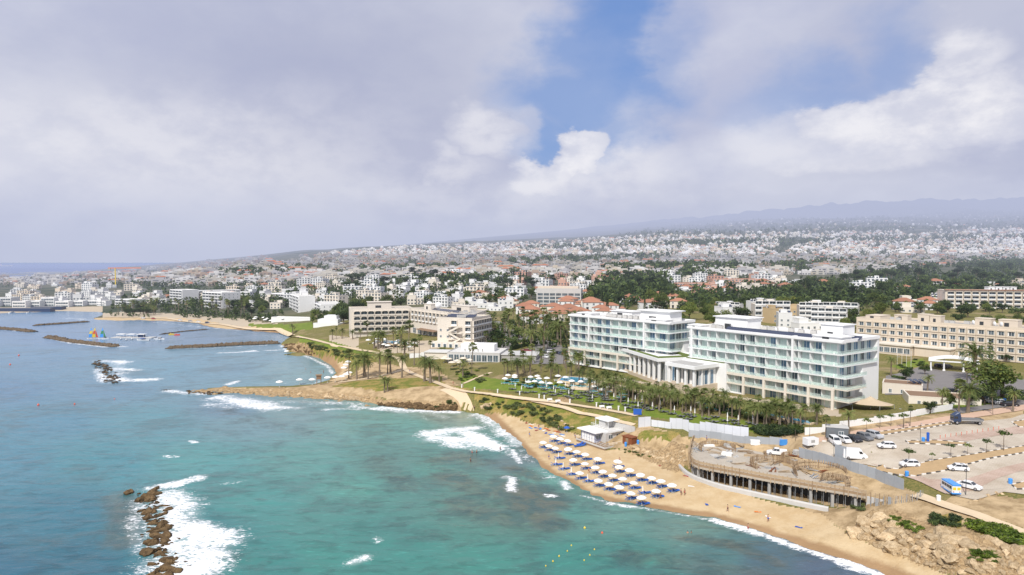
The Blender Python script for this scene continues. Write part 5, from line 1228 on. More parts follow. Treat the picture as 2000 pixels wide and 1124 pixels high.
def house_far(kind, wallm, roofm):
    bx, fl, Wd = house_shapes(kind); b = MB()
    for i, (x0, x1, y0, y1, z0, z1) in enumerate(bx):
        b.box(x0, x1, y0, y1, z0 - (3 if z0 == 0 else 0), z1, 0)
        if kind == 'villa': hip(b, x0, x1, y0, y1, z1 + .01, 2.6 if i == 0 else 1.5, 2)
        else:
            b.box(x0 - .1, x1 + .1, y0 - .1, y1 + .1, z1 + .003, z1 + .6, 0); b.box(x0 + .3, x1 - .3, y0 + .3, y1 - .3, z1 + .61, z1 + .64, 1)
    n = int(Wd // 3.4)
    for k in range(fl + (1 if kind == 'block' else 0)):
        for i in range(n): x = Wd * (i + .5) / n; b.box(x - .9, x + .9, -.04, .02, k * 3.2 + .9, k * 3.2 + 2.4, 3); b.box(x - 1.3, x + 1.3, -1.0, -.05, k * 3.2 + .2, k * 3.2 + .34, 0) if kind == 'block' else None
        for i in range(2): b.box(bx[0][1] - .02, bx[0][1] + .04, 2 + i * 4, 3.5 + i * 4, k * 3.2 + .9, k * 3.2 + 2.3, 3)
    if kind != 'villa':
        for i in range(3): b.tube([(1.5 + i * 3, 6, bx[0][5] + 1.9), (3.2 + i * 3, 6, bx[0][5] + 1.9)], .45, 6, 0); b.box(1.7 + i * 3, 3 + i * 3, 5.8, 6.2, bx[0][5] + .6, bx[0][5] + 1.5, 3)
    return b.mesh('house', [M[wallm], M[roofm], M['tile'], M['glass']])
KN = {'flat': 'flat roofed house', 'block': 'three storey apartment house', 'step': 'stepped house', 'villa': 'red roofed villa', 'low': 'low house with roof room'}
WN = {'white_far': 'white', 'cream_lt': 'cream', 'ochre': 'ochre', 'pink': 'rose', 'beige': 'tan'}
NEAR, FAR = {}, {}
def put_house(kind, wallm, p, rz, sc, near, where, ordn, grp):
    lb = '%s %s %s, %s from the left' % (WN[wallm], KN[kind], where, nth(ordn)); key = (kind, wallm)
    if near:
        if key not in NEAR: NEAR[key] = [house_near(kind, wallm, 'roofwhite' if hr.random() < .5 else 'roofgrey'), 0]
        e = NEAR[key]; o = place(e[0], e[1], p, rz, sc); e[1] = 1
    else:
        if key not in FAR: FAR[key] = house_far(kind, wallm, 'roofwhite' if hr.random() < .5 else 'roofgrey')
        o = inst(FAR[key], 'house', None, p, rz, sc)
    tag(o, lb, 'house', grp)
HOUSES = [ # outline, n, spacing, near?, kinds, walls, where, group
 ([(985,632),(1000,606),(1110,594),(1178,606),(1180,622),(1050,636)], 17, 15, True, ('villa',), ('white_far', 'cream_lt'), 'in the villa colony by the road', 'red roofed villas by the road'),
 ([(1215,590),(1290,585),(1345,600),(1300,615),(1220,612)], 7, 15, True, ('villa',), ('white_far', 'cream_lt'), 'half hidden in trees above the wing', 'red roofed villas in the trees'),
 ([(1385,645),(1395,612),(1480,604),(1500,640)], 9, 13, True, ('flat', 'block', 'step', 'villa'), ('white_far', 'white_far', 'cream_lt'), 'between the two hotel wings', 'houses above the gap between the wings'),
 ([(1505,640),(1515,608),(1600,610),(1650,640),(1560,655)], 9, 13, True, ('flat', 'step', 'block', 'low'), ('white_far', 'cream_lt', 'ochre'), 'behind the solar panels', 'houses behind the solar panels'),
 ([(1690,606),(1820,586),(1835,600),(1760,612)], 7, 16, True, ('flat', 'villa', 'low'), ('cream_lt', 'white_far'), 'under the dark wood', 'houses under the dark wood'),
 ([(860,605),(985,612),(1000,590),(900,585)], 12, 14, True, ('flat', 'step', 'low', 'villa'), ('white_far', 'cream_lt', 'white_far'), 'behind the cream hotel', 'houses behind the cream hotel'),
 ([(480,606),(560,590),(700,578),(860,585),(850,600),(680,592),(560,608)], 22, 15, False, ('flat', 'block', 'low', 'step'), ('white_far', 'white_far', 'cream_lt'), 'behind the white slab hotel', 'houses behind the white slab'),
 ([(0,596),(0,560),(180,555),(330,585),(260,598),(200,600)], 40, 18, False, ('flat', 'block', 'low', 'step'), ('white_far', 'white_far', 'cream_lt', 'beige'), 'behind the harbour', 'houses behind the harbour'),
 ([(250,598),(330,588),(560,548),(620,560),(480,600),(360,596)], 34, 18, False, ('flat', 'block', 'low', 'step', 'villa'), ('white_far', 'white_far', 'cream_lt', 'beige'), 'above the bayside hotels', 'houses above the bayside hotels'),
 ([(600,580),(620,545),(860,540),(1000,545),(1000,585),(860,580)], 62, 17, False, ('flat', 'block', 'low', 'step'), ('white_far', 'white_far', 'white_far', 'cream_lt'), 'in the middle of town', 'houses in the middle of town'),
 ([(1000,585),(1000,545),(1500,535),(1520,560),(1300,560),(1180,545),(1150,580)], 48, 18, False, ('flat', 'block', 'step', 'villa'), ('white_far', 'cream_lt', 'pink', 'white_far'), 'below the long ridge', 'houses below the ridge'),
 ([(1560,582),(1700,560),(2000,556),(2000,578),(1760,576)], 11, 30, False, ('villa', 'flat', 'block', 'low'), ('cream_lt', 'white_far', 'beige'), 'in clearings of the dark wood', 'houses in the dark wood'),
 ([(1320,580),(1500,572),(1640,560),(1500,550),(1330,560)], 22, 15, False, ('villa', 'flat', 'villa'), ('pink', 'cream_lt', 'white_far'), 'round the rose terraces', 'houses round the rose terraces'),
]
for poly, n, dm, near, kinds, walls, where, grp in HOUSES:
    for i, (u, p) in enumerate(grid_pick(poly, n, dm, hr)):
        put_house(kinds[hr.randrange(len(kinds))], walls[hr.randrange(len(walls))], p, hr.choice((-.5, -.35, -.2, .05, .3)) + hr.uniform(-.1, .1), hr.uniform(.85, 1.15), near, where, i + 1, grp)

# ------------------------------------------------------------------ the rest of the town: too many to count
def far_town():
    b = MB(); tr = random.Random(5)
    col_ = []
    woods = [[(1500,590),(1530,556),(1640,540),(2000,515),(2100,515),(2100,590)], [(1150,585),(1180,545),(1310,545),(1310,585)]]
    spec = [([(0,560),(300,556),(300,524),(140,536),(0,546)], 300), ([(300,560),(620,556),(620,500),(500,502),(300,522)], 1000), ([(600,556),(1020,546),(1020,474),(800,482),(620,496)], 2600), ([(1000,546),(1520,540),(1520,458),(1250,462),(1000,474)], 3200), ([(1500,540),(1640,536),(2050,505),(2050,446),(1500,456)], 2500), ([(1250,462),(2050,446),(2050,385),(1700,395),(1350,430)], 420)]
    pal = [(.62, .61, .60), (.70, .69, .68), (.56, .53, .47), (.52, .46, .37), (.60, .58, .55), (.46, .36, .29), (.48, .47, .48)]
    for poly, n in spec:
        us = [q[0] for q in poly]; vs = [q[1] for q in poly]; k = 0; U = np.array([tr.uniform(min(us), max(us)) for _ in range(n * 4)]); V = np.array([tr.uniform(min(vs), max(vs)) for _ in range(n * 4)])
        ok = pip(U, V, poly)
        for w in woods: ok &= ~pip(U, V, w)
        for u, v in zip(U[ok], V[ok]):
            if k >= n: break
            if mnoise.noise((u * .012, v * .05, 2.2)) < -.5: continue
            p = at(u, v)
            if p.y > 6500 or p.z < 1: continue
            k += 1; big = tr.random() < .2; w, d, h = tr.uniform(10, 20) * (1.7 if big else 1), tr.uniform(8, 12), tr.choice((3.4, 3.6, 6.4, 6.6)) * (1.7 if big else 1)
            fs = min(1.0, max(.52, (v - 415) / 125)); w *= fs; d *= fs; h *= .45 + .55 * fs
            rz = -.8 * math.atan2(p.x, p.y) + tr.choice((-.25, 0, 0, .1)) + tr.uniform(-.08, .08); c = tr.choice(pal); kk = tr.uniform(.82, 1.06); c = tuple(min(.78, x * kk * (1.12 if v < 500 else (.80 if v < 532 else 1.05))) for x in c); c = tuple(x * (.82 if v > 500 else 1) for x in c); n0 = len(b.f)  # middle band darkened: cloud shadow painted into the house colours
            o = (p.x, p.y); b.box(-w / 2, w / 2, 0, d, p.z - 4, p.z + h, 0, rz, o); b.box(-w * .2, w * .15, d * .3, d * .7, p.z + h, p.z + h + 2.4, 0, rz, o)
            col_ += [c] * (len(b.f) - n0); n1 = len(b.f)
            if tr.random() < .05: 
                q = MB(); hip(q, -w / 2, w / 2, 0, d, p.z + h + .02, 2.3, 0); cc, ss = math.cos(rz), math.sin(rz); b.mesh_add([(o[0] + x * cc - y * ss, o[1] + x * ss + y * cc, z) for x, y, z in q.v], q.f, 0); col_ += [(.40, .16, .09)] * 5
            for f in range(max(1, int(h // 3.2))):
                m_ = tr.randint(2, 3)
                for i in range(m_): x = -w / 2 + w * (i + .5) / m_; b.box(x - w * .3 / m_, x + w * .3 / m_, -.12, .05, p.z + f * 3.2 + .8, p.z + f * 3.2 + 2.3, 0, rz, o); col_ += [(.10, .11, .12)] * 6
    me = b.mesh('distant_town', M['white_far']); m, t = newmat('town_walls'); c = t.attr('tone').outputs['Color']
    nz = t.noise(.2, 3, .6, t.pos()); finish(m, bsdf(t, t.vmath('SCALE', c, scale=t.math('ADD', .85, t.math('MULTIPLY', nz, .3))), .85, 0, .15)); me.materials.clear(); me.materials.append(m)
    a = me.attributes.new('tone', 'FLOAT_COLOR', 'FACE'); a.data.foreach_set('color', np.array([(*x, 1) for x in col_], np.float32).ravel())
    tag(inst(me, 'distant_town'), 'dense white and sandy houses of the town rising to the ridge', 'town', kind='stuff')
far_town()
def far_trees():
    b = MB(); tr = random.Random(9)
    spec = [([(1500,590),(1530,556),(1640,542),(2000,520),(2100,520),(2100,590)], 1050, .99), ([(1640,545),(2050,522),(2050,490),(1900,500),(1750,515)], 700, .99), ([(1150,585),(1180,545),(1310,545),(1310,585)], 300, 1.0), ([(620,560),(1500,545),(1500,520),(1000,528),(620,535)], 1600, .9), ([(0,562),(620,560),(620,515),(300,530),(0,548)], 1400, .8), ([(600,540),(2050,530),(2050,450),(1250,462),(620,496)], 7500, .85), ([(1200,462),(2050,446),(2050,390),(1350,430)], 1800, 1.0), ([(200,612),(600,600),(1000,590),(1000,560),(300,560)], 900, .9), ([(1180,600),(1700,600),(1700,560),(1180,560)], 900, .9), ([(955,690),(955,620),(1130,620),(1130,680)], 120, .6), ([(1170,536),(1440,530),(1440,521),(1180,527)], 330, 1.15), ([(1330,546),(1660,522),(1670,513),(1330,535)], 380, 1.15), ([(990,522),(1180,514),(1310,505),(1310,499),(1000,512)], 260, 1.1), ([(700,538),(900,530),(900,522),(700,528)], 160, 1.0), ([(1300,482),(2000,468),(2000,461),(1300,474)], 330, 1.0), ([(430,545),(640,535),(640,526),(430,534)], 180, 1.0), ([(780,560),(1000,552),(1000,542),(780,548)], 160, 1.0), ([(1190,606),(1990,610),(1990,576),(1190,576)], 380, .8), ([(1000,492),(1480,478),(1480,470),(1000,485)], 300, 1.0), ([(655,625),(690,632),(700,600),(660,600)], 60, .8), ([(200,620),(330,622),(540,632),(560,612),(330,600),(220,602)], 200, .55)]
    for poly, n, s in spec:
        us = [q[0] for q in poly]; vs = [q[1] for q in poly]; U = np.array([tr.uniform(min(us), max(us)) for _ in range(n * 3)]); V = np.array([tr.uniform(min(vs), max(vs)) for _ in range(n * 3)]); ok = pip(U, V, poly); k = 0
        for u, v in zip(U[ok], V[ok]):
            if k >= n: break
            if mnoise.noise((u * .009 + 7, v * .13, 5.5)) < (-.26 if s < 1 else -.6): continue
            p = at(u, v)
            if p.y > 7000 or p.z < .8: continue
            k += 1; H = (tr.uniform(8, 15) if s >= 1 and u < 2100 else tr.uniform(5, 11)) * s * (.85 if v < 505 and s < 1 else 1); W_ = H * tr.uniform(.35, .7)
            cn = 22 if p.y < 1500 else 10
            for _ in range(cn):
                a = Vector((tr.gauss(0, 1), tr.gauss(0, 1), tr.gauss(0, 1))).normalized()
                c = p + Vector((a.x * W_ * .6, a.y * W_ * .6, H * .5 + a.z * H * .42)); leaf_cards(b, [c], H * (.19 if cn > 10 else .27), 0 if tr.random() < .5 else 1, tr, .5)
    tag(b.build('distant_trees', [M['leaf_dk'], M['leaf_md']]), 'dark trees scattered between the far houses and massed in woods', 'trees', kind='stuff')
far_trees()
# ------------------------------------------------------------------ paved surfaces laid on the ground
def drape(name, poly_uv, m, dz, step=2.0, label=None):
    P = [at(u, v) for u, v in poly_uv]; n = len(P); B = []
    for i in range(n):
        a, b = P[i], P[(i + 1) % n]; k = max(1, int((b - a).length / step))
        for j in range(k): B.append(a.lerp(b, j / k))
    x0, x1, y0, y1 = min(p.x for p in B), max(p.x for p in B), min(p.y for p in B), max(p.y for p in B)
    poly = [(p.x, p.y) for p in B]; G = np.array([(x, y) for x in np.arange(x0 + .7, x1, step) for y in np.arange(y0 + .7, y1, step)])
    G = G[pip(G[:, 0], G[:, 1], poly)] if len(G) else G
    V = [Vector((p.x, p.y)) for p in B] + [Vector(g) for g in G.tolist()]
    r = delaunay_2d_cdt(V, [(i, (i + 1) % len(B)) for i in range(len(B))], [], 1, 1e-4)
    b = MB(); b.mesh_add([(p.x, p.y, max(gz(p.x, p.y), 0) + dz) for p in r[0]], r[2], 0)
    o = b.build(name, m); tag(o, kind='structure'); return o
def ribbon(name, pts, w, m, dz=.14):
    P = [at(*p) for p in pts]; b = MB(); Q = []
    for a, c in zip(P, P[1:]):
        k = max(1, int((c - a).length / 1.2))
        for j in range(k): Q.append(a.lerp(c, j / k))
    Q.append(P[-1]); Q2 = Q
    for _ in range(6): Q2 = [Q2[0]] + [(Q2[i - 1] + Q2[i] * 2 + Q2[i + 1]) / 4 for i in range(1, len(Q2) - 1)] + [Q2[-1]]
    rows = []
    for i, p in enumerate(Q2):
        t = (Q2[min(i + 1, len(Q2) - 1)] - Q2[max(i - 1, 0)]); t.z = 0; t.normalize(); s = Vector((-t.y, t.x, 0)); rows.append([p + s * w * k for k in (-.5, -.25, 0, .25, .5)])
    n0 = 0; vs = [(q.x, q.y, max(gz(r_[2].x, r_[2].y), gz(q.x, q.y) * .5 + gz(r_[2].x, r_[2].y) * .5, gz(q.x, q.y)) + dz) for r_ in rows for q in r_]
    b.mesh_add(vs, [(i * 5 + k, i * 5 + k + 1, i * 5 + k + 6, i * 5 + k + 5) for i in range(len(rows) - 1) for k in range(4)], 0)
    o = b.build(name, m); tag(o, kind='structure'); return o
def paver(name, c1, c2, sc):
    m, t = newmat(name); P = t.pos(); br = t.n('ShaderNodeTexBrick'); br.inputs['Scale'].default_value = sc; br.inputs['Mortar Size'].default_value = .01
    br.inputs['Color1'].default_value = c1; br.inputs['Color2'].default_value = c2; br.inputs['Mortar'].default_value = tuple(x * .6 for x in c1[:3]) + (1,); t.put(br.inputs['Vector'], P)
    n1 = t.noise(.15, 5, .65, P); n2 = t.noise(1.6, 4, .7, P)
    c = t.mix(t.step(n1, .35, .7), br.outputs[0], t.vmath('MULTIPLY', br.outputs[0], (.80, .76, .72)))
    c = t.mix(t.math('MULTIPLY', t.step(n2, .55, .8), .35), c, lin(120, 108, 98)); st = t.noise(.5, 3, .5, t.vmath('MULTIPLY', P, (.12, 1.0, 1.0)))
    c = t.mix(t.math('MULTIPLY', t.step(st, .58, .75), .25), c, lin(126, 112, 104)); finish(m, bsdf(t, c, .9, 0, .2)); return m
M['paver'] = paver('grey_pink_pavers', lin(190, 180, 163), lin(194, 183, 168), .7); M['paver_red'] = paver('red_pavers', lin(184, 162, 148), lin(190, 170, 155), .7)
M['asphalt'] = mat('asphalt', lin(126, 122, 120), .9, .12, .3, stain=.2); M['conc'] = mat('pale_path_concrete', lin(206, 186, 156), .9, .08, .4, stain=.15)
M['pavement'] = mat('pavement_slabs', lin(196, 166, 144), .9, .08, .6, stain=.15); M['soilbed'] = mat('dry_bed_soil', lin(174, 148, 112), .95, .22, .7)
M['kw'] = mat('white_kerb_paint', (.72, .70, .66), .8, .1, 2); M['kb'] = mat('black_kerb_paint', (.09, .085, .08), .8, .1, 2)
drape('car_park', [(1566,872),(1600,862),(1660,862),(1740,849),(1855,831),(1975,818),(2010,806),(2200,800),(2200,960),(2010,968),(1960,962),(1905,978),(1850,966),(1800,935),(1740,918),(1690,908),(1640,905),(1590,893)], M['paver'], .14)
drape('parking_lane', [(1700,906),(1760,921),(1815,938),(1880,940),(1940,920),(2060,892),(2060,905),(1950,935),(1900,960),(1846,966),(1800,944),(1740,922)], M['paver_red'], .19)
drape('parking_lane', [(1770,868),(1850,856),(1990,833),(2060,826),(2060,846),(1960,850),(1890,863),(1850,861)], M['paver_red'], .19)
drape('pavement', [(1568,861),(1640,849),(1740,834),(1850,814),(1960,798),(2010,790),(2060,786),(2060,794),(1960,808),(1860,824),(1740,842),(1650,858),(1590,866)], M['pavement'], .16)
drape('road', [(1730,735),(1765,728),(1800,716),(1835,724),(1930,733),(2060,748),(2060,776),(1960,772),(1905,790),(1850,788),(1800,772),(1728,772)], M['asphalt'], .14, 3)
drape('road', [(1850,800),(1905,795),(2010,778),(2060,772),(2060,784),(1960,796),(1880,808)], M['asphalt'], .13, 3)
drape('road', [(930,628),(975,628),(1010,645),(1135,690),(1125,700),(1060,684),(990,660)], M['asphalt'], .16, 3)
drape('hotel_parking', [(1000,690),(1050,676),(1130,684),(1190,700),(1130,712),(1020,712)], M['asphalt'], .14, 3); drape('hotel_court', [(948,690),(992,662),(1005,676),(985,692)], M['asphalt'], .14, 3)
drape('pool_terrace', [(1080,742),(1150,738),(1200,750),(1290,772),(1280,780),(1190,766),(1120,762)], M['conc'], .12, 3)
ribbon('path', [(1786,968),(1850,990),(1920,1012),(2010,1046),(2110,1086)], 3.0, M['conc']); ribbon('path', [(884,760),(960,771),(1060,784),(1100,789),(1167,798),(1244,813)], 2.2, M['conc']); ribbon('path', [(1040,784),(1100,797),(1170,815),(1238,832)], 2.0, M['conc'])
drape('slipway', [(858,763),(880,757),(908,765),(926,803),(902,799),(886,777)], M['conc'], .14, 1.5); ribbon('path', [(880,759),(850,747),(805,730),(790,722),(740,736),(690,744),(660,748)], 2.6, M['conc'])
ribbon('path', [(790,722),(782,703),(745,692),(700,684),(640,671),(592,660),(562,664)], 3.2, M['conc']); ribbon('path', [(905,750),(935,737),(960,728)], 1.6, M['conc'])
ribbon('promenade', [(205,620),(330,623),(430,634),(480,643),(545,645),(575,655)], 5, M['conc'], .25)
def bed(poly):
    drape('planting_bed', poly, M['soilbed'], .24, 1.0); b = MB(); P = [at(*p) for p in poly]; n = len(P); k = 0
    for i in range(n):
        a, c = P[i], P[(i + 1) % n]; L = (c - a).length; d = (c - a).normalized(); rz = math.atan2(d.y, d.x)
        for j in range(max(1, int(L / 1.1))):
            q = a.lerp(c, (j + .5) / max(1, int(L / 1.1))); z = gz(q.x, q.y); b.box(-.5, .5, -.12, .12, z - .1, z + .36, k % 2, rz, (q.x, q.y)); k += 1
    tag(b.build('kerb', [M['kw'], M['kb']]), kind='structure')
for pl in ([(1702,919),(1725,909),(1729,917),(1756,918),(1823,901),(1903,889),(2010,872),(2060,866),(2060,876),(2010,884),(1918,901),(1846,921),(1790,932),(1777,931)], [(1605,864),(1660,855),(1740,842),(1858,825),(1858,830),(1740,849),(1665,863)], [(1768,863),(1830,862),(1893,867),(1880,871),(1775,868)], [(1975,826),(2010,820),(2060,822),(2060,836),(1990,836)], [(1976,949),(2010,940),(2060,942),(2060,955),(1985,958)], [(1615,894),(1640,892),(1642,897),(1618,899)]): bed(pl)

# ------------------------------------------------------------------ walls and fences
def fence(name, label, pts, h, pw, m, cat='fence', post=True, thick=.08, group=None, base_z=None, closed=.03):
    P = [at(*p) for p in pts]; root = empty(name, P[0], 0, label, cat, group); O = P[0]
    for a, c in zip(P, P[1:]):
        L = (c - a).length; n = max(1, round(L / pw)); d = (c - a).normalized(); rz = math.atan2(d.y, d.x)
        pm = MB(); w = L / n; pm.box(-w / 2 + closed, w / 2 - closed, -thick / 2, thick / 2, -.4, h, 0)
        if m != 'white' and thick < .2:
            for k in range(5): pm.box(-w / 2 + (k + .5) * w / 5 - .03, -w / 2 + (k + .5) * w / 5 + .03, -thick / 2 - .03, -thick / 2 - .001, .05, h - .05, 0)
        pm = pm.mesh('panel', [M[m]]); ps = MB(); ps.box(-.05, .05, .05, .15, -.4, h + .1, 0); ps = ps.mesh('post', [M['metal']])
        for i in range(n):
            q = a.lerp(c, (i + .5) / n); inst(pm, 'panel', root, (q.x - O.x, q.y - O.y, gz(q.x, q.y) - O.z + rnd.uniform(-.05, .05)), rz)
            if post: q = a.lerp(c, i / n); inst(ps, 'post', root, (q.x - O.x, q.y - O.y, gz(q.x, q.y) - O.z), rz)
    return root
M['hoard'] = mat('white_sheet_metal', (.68, .70, .74), .5, .06, 1, .1, objvar=.06); M['hoardg'] = mat('grey_sheet_metal', (.40, .43, .46), .5, .08, 1, .2, objvar=.06)
fence('hoarding', 'short white sheet metal hoarding at the left end of the site', [(1247,836),(1271,833)], 3.0, 1.6, 'hoard')
fence('hoarding', 'low white sheet metal hoarding between the two taller runs', [(1272,833),(1311,838)], 2.0, 2.0, 'hoard')
fence('hoarding', 'long white sheet metal hoarding along the garden lawn', [(1308,837),(1345,844),(1400,850),(1462,857)], 3.2, 2.0, 'hoard')
fence('hoarding', 'lower grey sheet hoarding in front of the white one', [(1345,852),(1430,863),(1528,869)], 2.0, 3.4, 'hoardg')
fence('hoarding', 'grey sheet hoarding between the car park and the curved deck', [(1560,893),(1600,903),(1660,920),(1710,936),(1765,957)], 2.5, 2.4, 'hoardg')
fence('garden_wall', 'long white garden wall along the pavement by the shade sail', [(1572,850),(1640,838),(1740,822),(1860,800)], 1.7, 6, 'white', 'wall', False, .25, closed=0)
fence('garden_wall', 'white wall stub beside the steps down to the beach bar', [(1192,838),(1240,842)], 2.2, 5, 'grey_lt', 'wall', False, .3, closed=0)
fence('garden_wall', 'low white wall below the cream hotel terrace', [(800,700),(845,694)], 2.2, 6, 'white', 'wall', False, .3, closed=0)
fence('garden_wall', 'low stone edge wall in the lounger lawn', [(1345,832),(1440,845)], .7, 5, 'cream_lt', 'wall', False, .3, closed=0)
fence('mesh_fence', 'thin post fence at the right end of the building site', [(1700,990),(1750,985),(1792,978),(1803,968)], 1.6, 2.4, 'metal', closed=1.12)
fence('garden_wall', 'pale wall between the villa road and the parking', [(1010,668),(1040,676)], 1.2, 5, 'cream_lt', 'wall', False, .3, closed=0)

# ------------------------------------------------------------------ unfinished curved building above the beach
M['siteslab'] = mat('dusty_concrete_slab', (.44, .39, .32), .9, .22, .35, stain=.45)
def site():
    F = [W(u, v, 6.3) for u, v in [(1357,853),(1351,870),(1346,890),(1349,905),(1362,914),(1400,921),(1450,930),(1500,940),(1550,948),(1600,957),(1650,965),(1692,973)]]
    for _ in range(2): F = [F[0]] + [q for a, b in zip(F, F[1:]) for q in (a.lerp(b, .25), a.lerp(b, .75))] + [F[-1]]
    Bk = [W(u, v, 6.3) for u, v in [(1660,940),(1600,915),(1530,893),(1450,872),(1400,862)]]
    O = Vector((60, 170, 0)); root = empty('unfinished_building', O, 0, 'unfinished curved concrete building with timber formwork round its deck, above the beach', 'building site')
    q = [(p.x - O.x, p.y - O.y) for p in F + Bk]; b = MB(); b.prism(q, 6.1, 6.62, 0); b.build('slab', M['siteslab'], root)
    def walk(P, st):
        out = []; acc = 0.0
        for a, c in zip(P, P[1:]):
            L = (c - a).length
            while acc < L: out.append((a.lerp(c, acc / L), math.atan2(c.y - a.y, c.x - a.x))); acc += st
            acc -= L
        return out
    sm = MB(); sm.box(-.09, .09, -.12, .0, 5.9, 8.1, 0); sm.box(-.05, .05, .0, .55, 6.65, 6.75, 0); sm = [sm.mesh('formwork_post', [M['wood_lt']]), sm.mesh('formwork_post', [M['wood']])]
    for i, (p, rz) in enumerate(walk(F, .92)[:100]): o = inst(sm[rnd.random() < .3], 'formwork_post', root, (p.x - O.x, p.y - O.y, rnd.uniform(-.1, .12)), rz); o.rotation_euler.x = rnd.uniform(-.06, .06)
    for z, nm in ((6.62, 'formwork_board'), (7.35, 'formwork_board')):
        b = MB()
        for a, c in zip(F, F[1:]):
            d = (c - a).normalized(); L = (c - a).length; b.box(0, L, .0, .09, z, z + .6, 0, math.atan2(d.y, d.x), (a.x - O.x, a.y - O.y))
        b.build(nm, M['wood' if z < 7 else 'wood_lt'], root)
    cm = MB(); cm.box(-.3, .3, .6, 1.2, 2.2, 6.1, 0); cm = cm.mesh('column', [M['grey']]); pm = MB(); pm.cyl(0, 1.6, 2.2, 6.1, .05); pm.cyl(.5, .5, 2.2, 6.1, .04); pm = pm.mesh('scaffold_prop', [M['metal']])
    lowF = [p for p in F if p.x > 45.5 and p.y < 180]
    for p, rz in walk(lowF, 4.6): inst(cm, 'column', root, (p.x - O.x, p.y - O.y, 0), rz)
    for p, rz in walk(lowF, 1.5): inst(pm, 'scaffold_prop', root, (p.x - O.x, p.y - O.y, 0), rz)
    S = [W(*s_) for s_ in STEP]; b = MB()
    for a, c in zip(S, S[1:]):
        d = (c - a).normalized(); b.box(0, (c - a).length + .02, -1.6, -1.3, 2, 6.09, 0, math.atan2(d.y, d.x), (a.x - O.x, a.y - O.y))
    b.build('back_wall', M['dark'], root)
    rw = [W(u, v, 2.4) for u, v in [(1316,902),(1330,920),(1348,935),(1400,954),(1450,965),(1500,976),(1560,989),(1618,1001)]]
    for _ in range(2): rw = [rw[0]] + [x for a, c in zip(rw, rw[1:]) for x in (a.lerp(c, .25), a.lerp(c, .75))] + [rw[-1]]
    b = MB(); n = len(rw); prof = [(-.35, -1.2), (-.35, 1.0), (-.2, 1.25), (.2, 1.25), (.35, 1.0), (.35, -1.2)]; rows = []
    for i, p in enumerate(rw):
        t = (rw[min(i + 1, n - 1)] - rw[max(i - 1, 0)]).normalized(); s = Vector((-t.y, t.x, 0)); rows += [tuple(p - rw[0] + s * a + Vector((0, 0, z))) for a, z in prof]
    b.mesh_add(rows, [(i * 6 + k, i * 6 + k + 1, i * 6 + k + 7, i * 6 + k + 6)[::-1] for i in range(n - 1) for k in range(5)] + [(0, 1, 2, 3, 4, 5), tuple((n - 1) * 6 + k for k in range(5, -1, -1))], 0)
    o = b.build('retaining_wall', M['grey_lt'], None, tuple(rw[0])); tag(o, 'low curved pale concrete wall on the sand below the unfinished deck', 'wall')
    # ramp with formwork that runs on to the right
    Rm = [W(u, v, z) for u, v, z in [(1692,973,6.4),(1740,980,6.9),(1796,986,7.4)]]; rr = empty('formwork_wall', Rm[0], 0, 'timber formwork fence of upright posts running right from the deck', 'formwork')
    for i, (p, rz) in enumerate(walk(Rm, .9)): inst(sm[i % 2], 'post', rr, (p.x - Rm[0].x, p.y - Rm[0].y, -6.5 + (p.z - Rm[0].z) - .2), rz)
    b = MB()
    for a, c in zip(Rm, Rm[1:]):
        d = c - a; rz = math.atan2(d.y, d.x); L = math.hypot(d.x, d.y); n0 = len(b.v); b.box(0, L, 0, .4, -4.5, .35, 0, rz, (a.x - Rm[0].x, a.y - Rm[0].y)); 
    b.build('wall', M['grey_lt'], rr)
    def ring(label, u, v, z, r, h, a0, a1, n, tilt=.0):
        c = W(u, v, z); e = empty('formwork_ring', c, 0, label, 'formwork'); bd = MB(); bd.box(-.14, .14, -.05, .05, 0, h, 0); me = [bd.mesh('board', [M['wood']]), bd.mesh('board', [M['wood_lt']])]
        for i in range(n):
            a = a0 + (a1 - a0) * i / (n - 1); o = inst(me[rnd.random() < .45], 'board', e, (r * math.cos(a), r * math.sin(a), rnd.uniform(-.1, .1)), a + R(90)); o.rotation_euler.x = tilt + rnd.uniform(-.05, .05)
        for z_ in (h * .3, h * .75):
            t = MB(); t.tube([((r + .12) * math.cos(a0 + (a1 - a0) * k / 12), (r + .12) * math.sin(a0 + (a1 - a0) * k / 12), z_) for k in range(13)], .07, 4); t.build('rail', M['wood'], e)
    ring('timber formwork ring with open middle on the left of the deck', 1402, 880, 6.6, 5.0, 1.5, .1, 3.4, 34); ring('dark timber formwork bowl in the middle of the deck', 1508, 912, 6.6, 5.2, 1.7, -.2, 3.6, 40)
    ring('spiky timber formwork heap at the right of the deck', 1600, 928, 7.2, 5.6, 2.0, -.3, 3.3, 40, .25); ring('second timber formwork arc behind the dark bowl', 1560, 900, 7.2, 4.2, 1.3, .2, 3.0, 26); ring('low inner timber arc beside the spiky heap', 1630, 945, 7.0, 3.2, 1.8, -1.2, 2.6, 24, -.2)
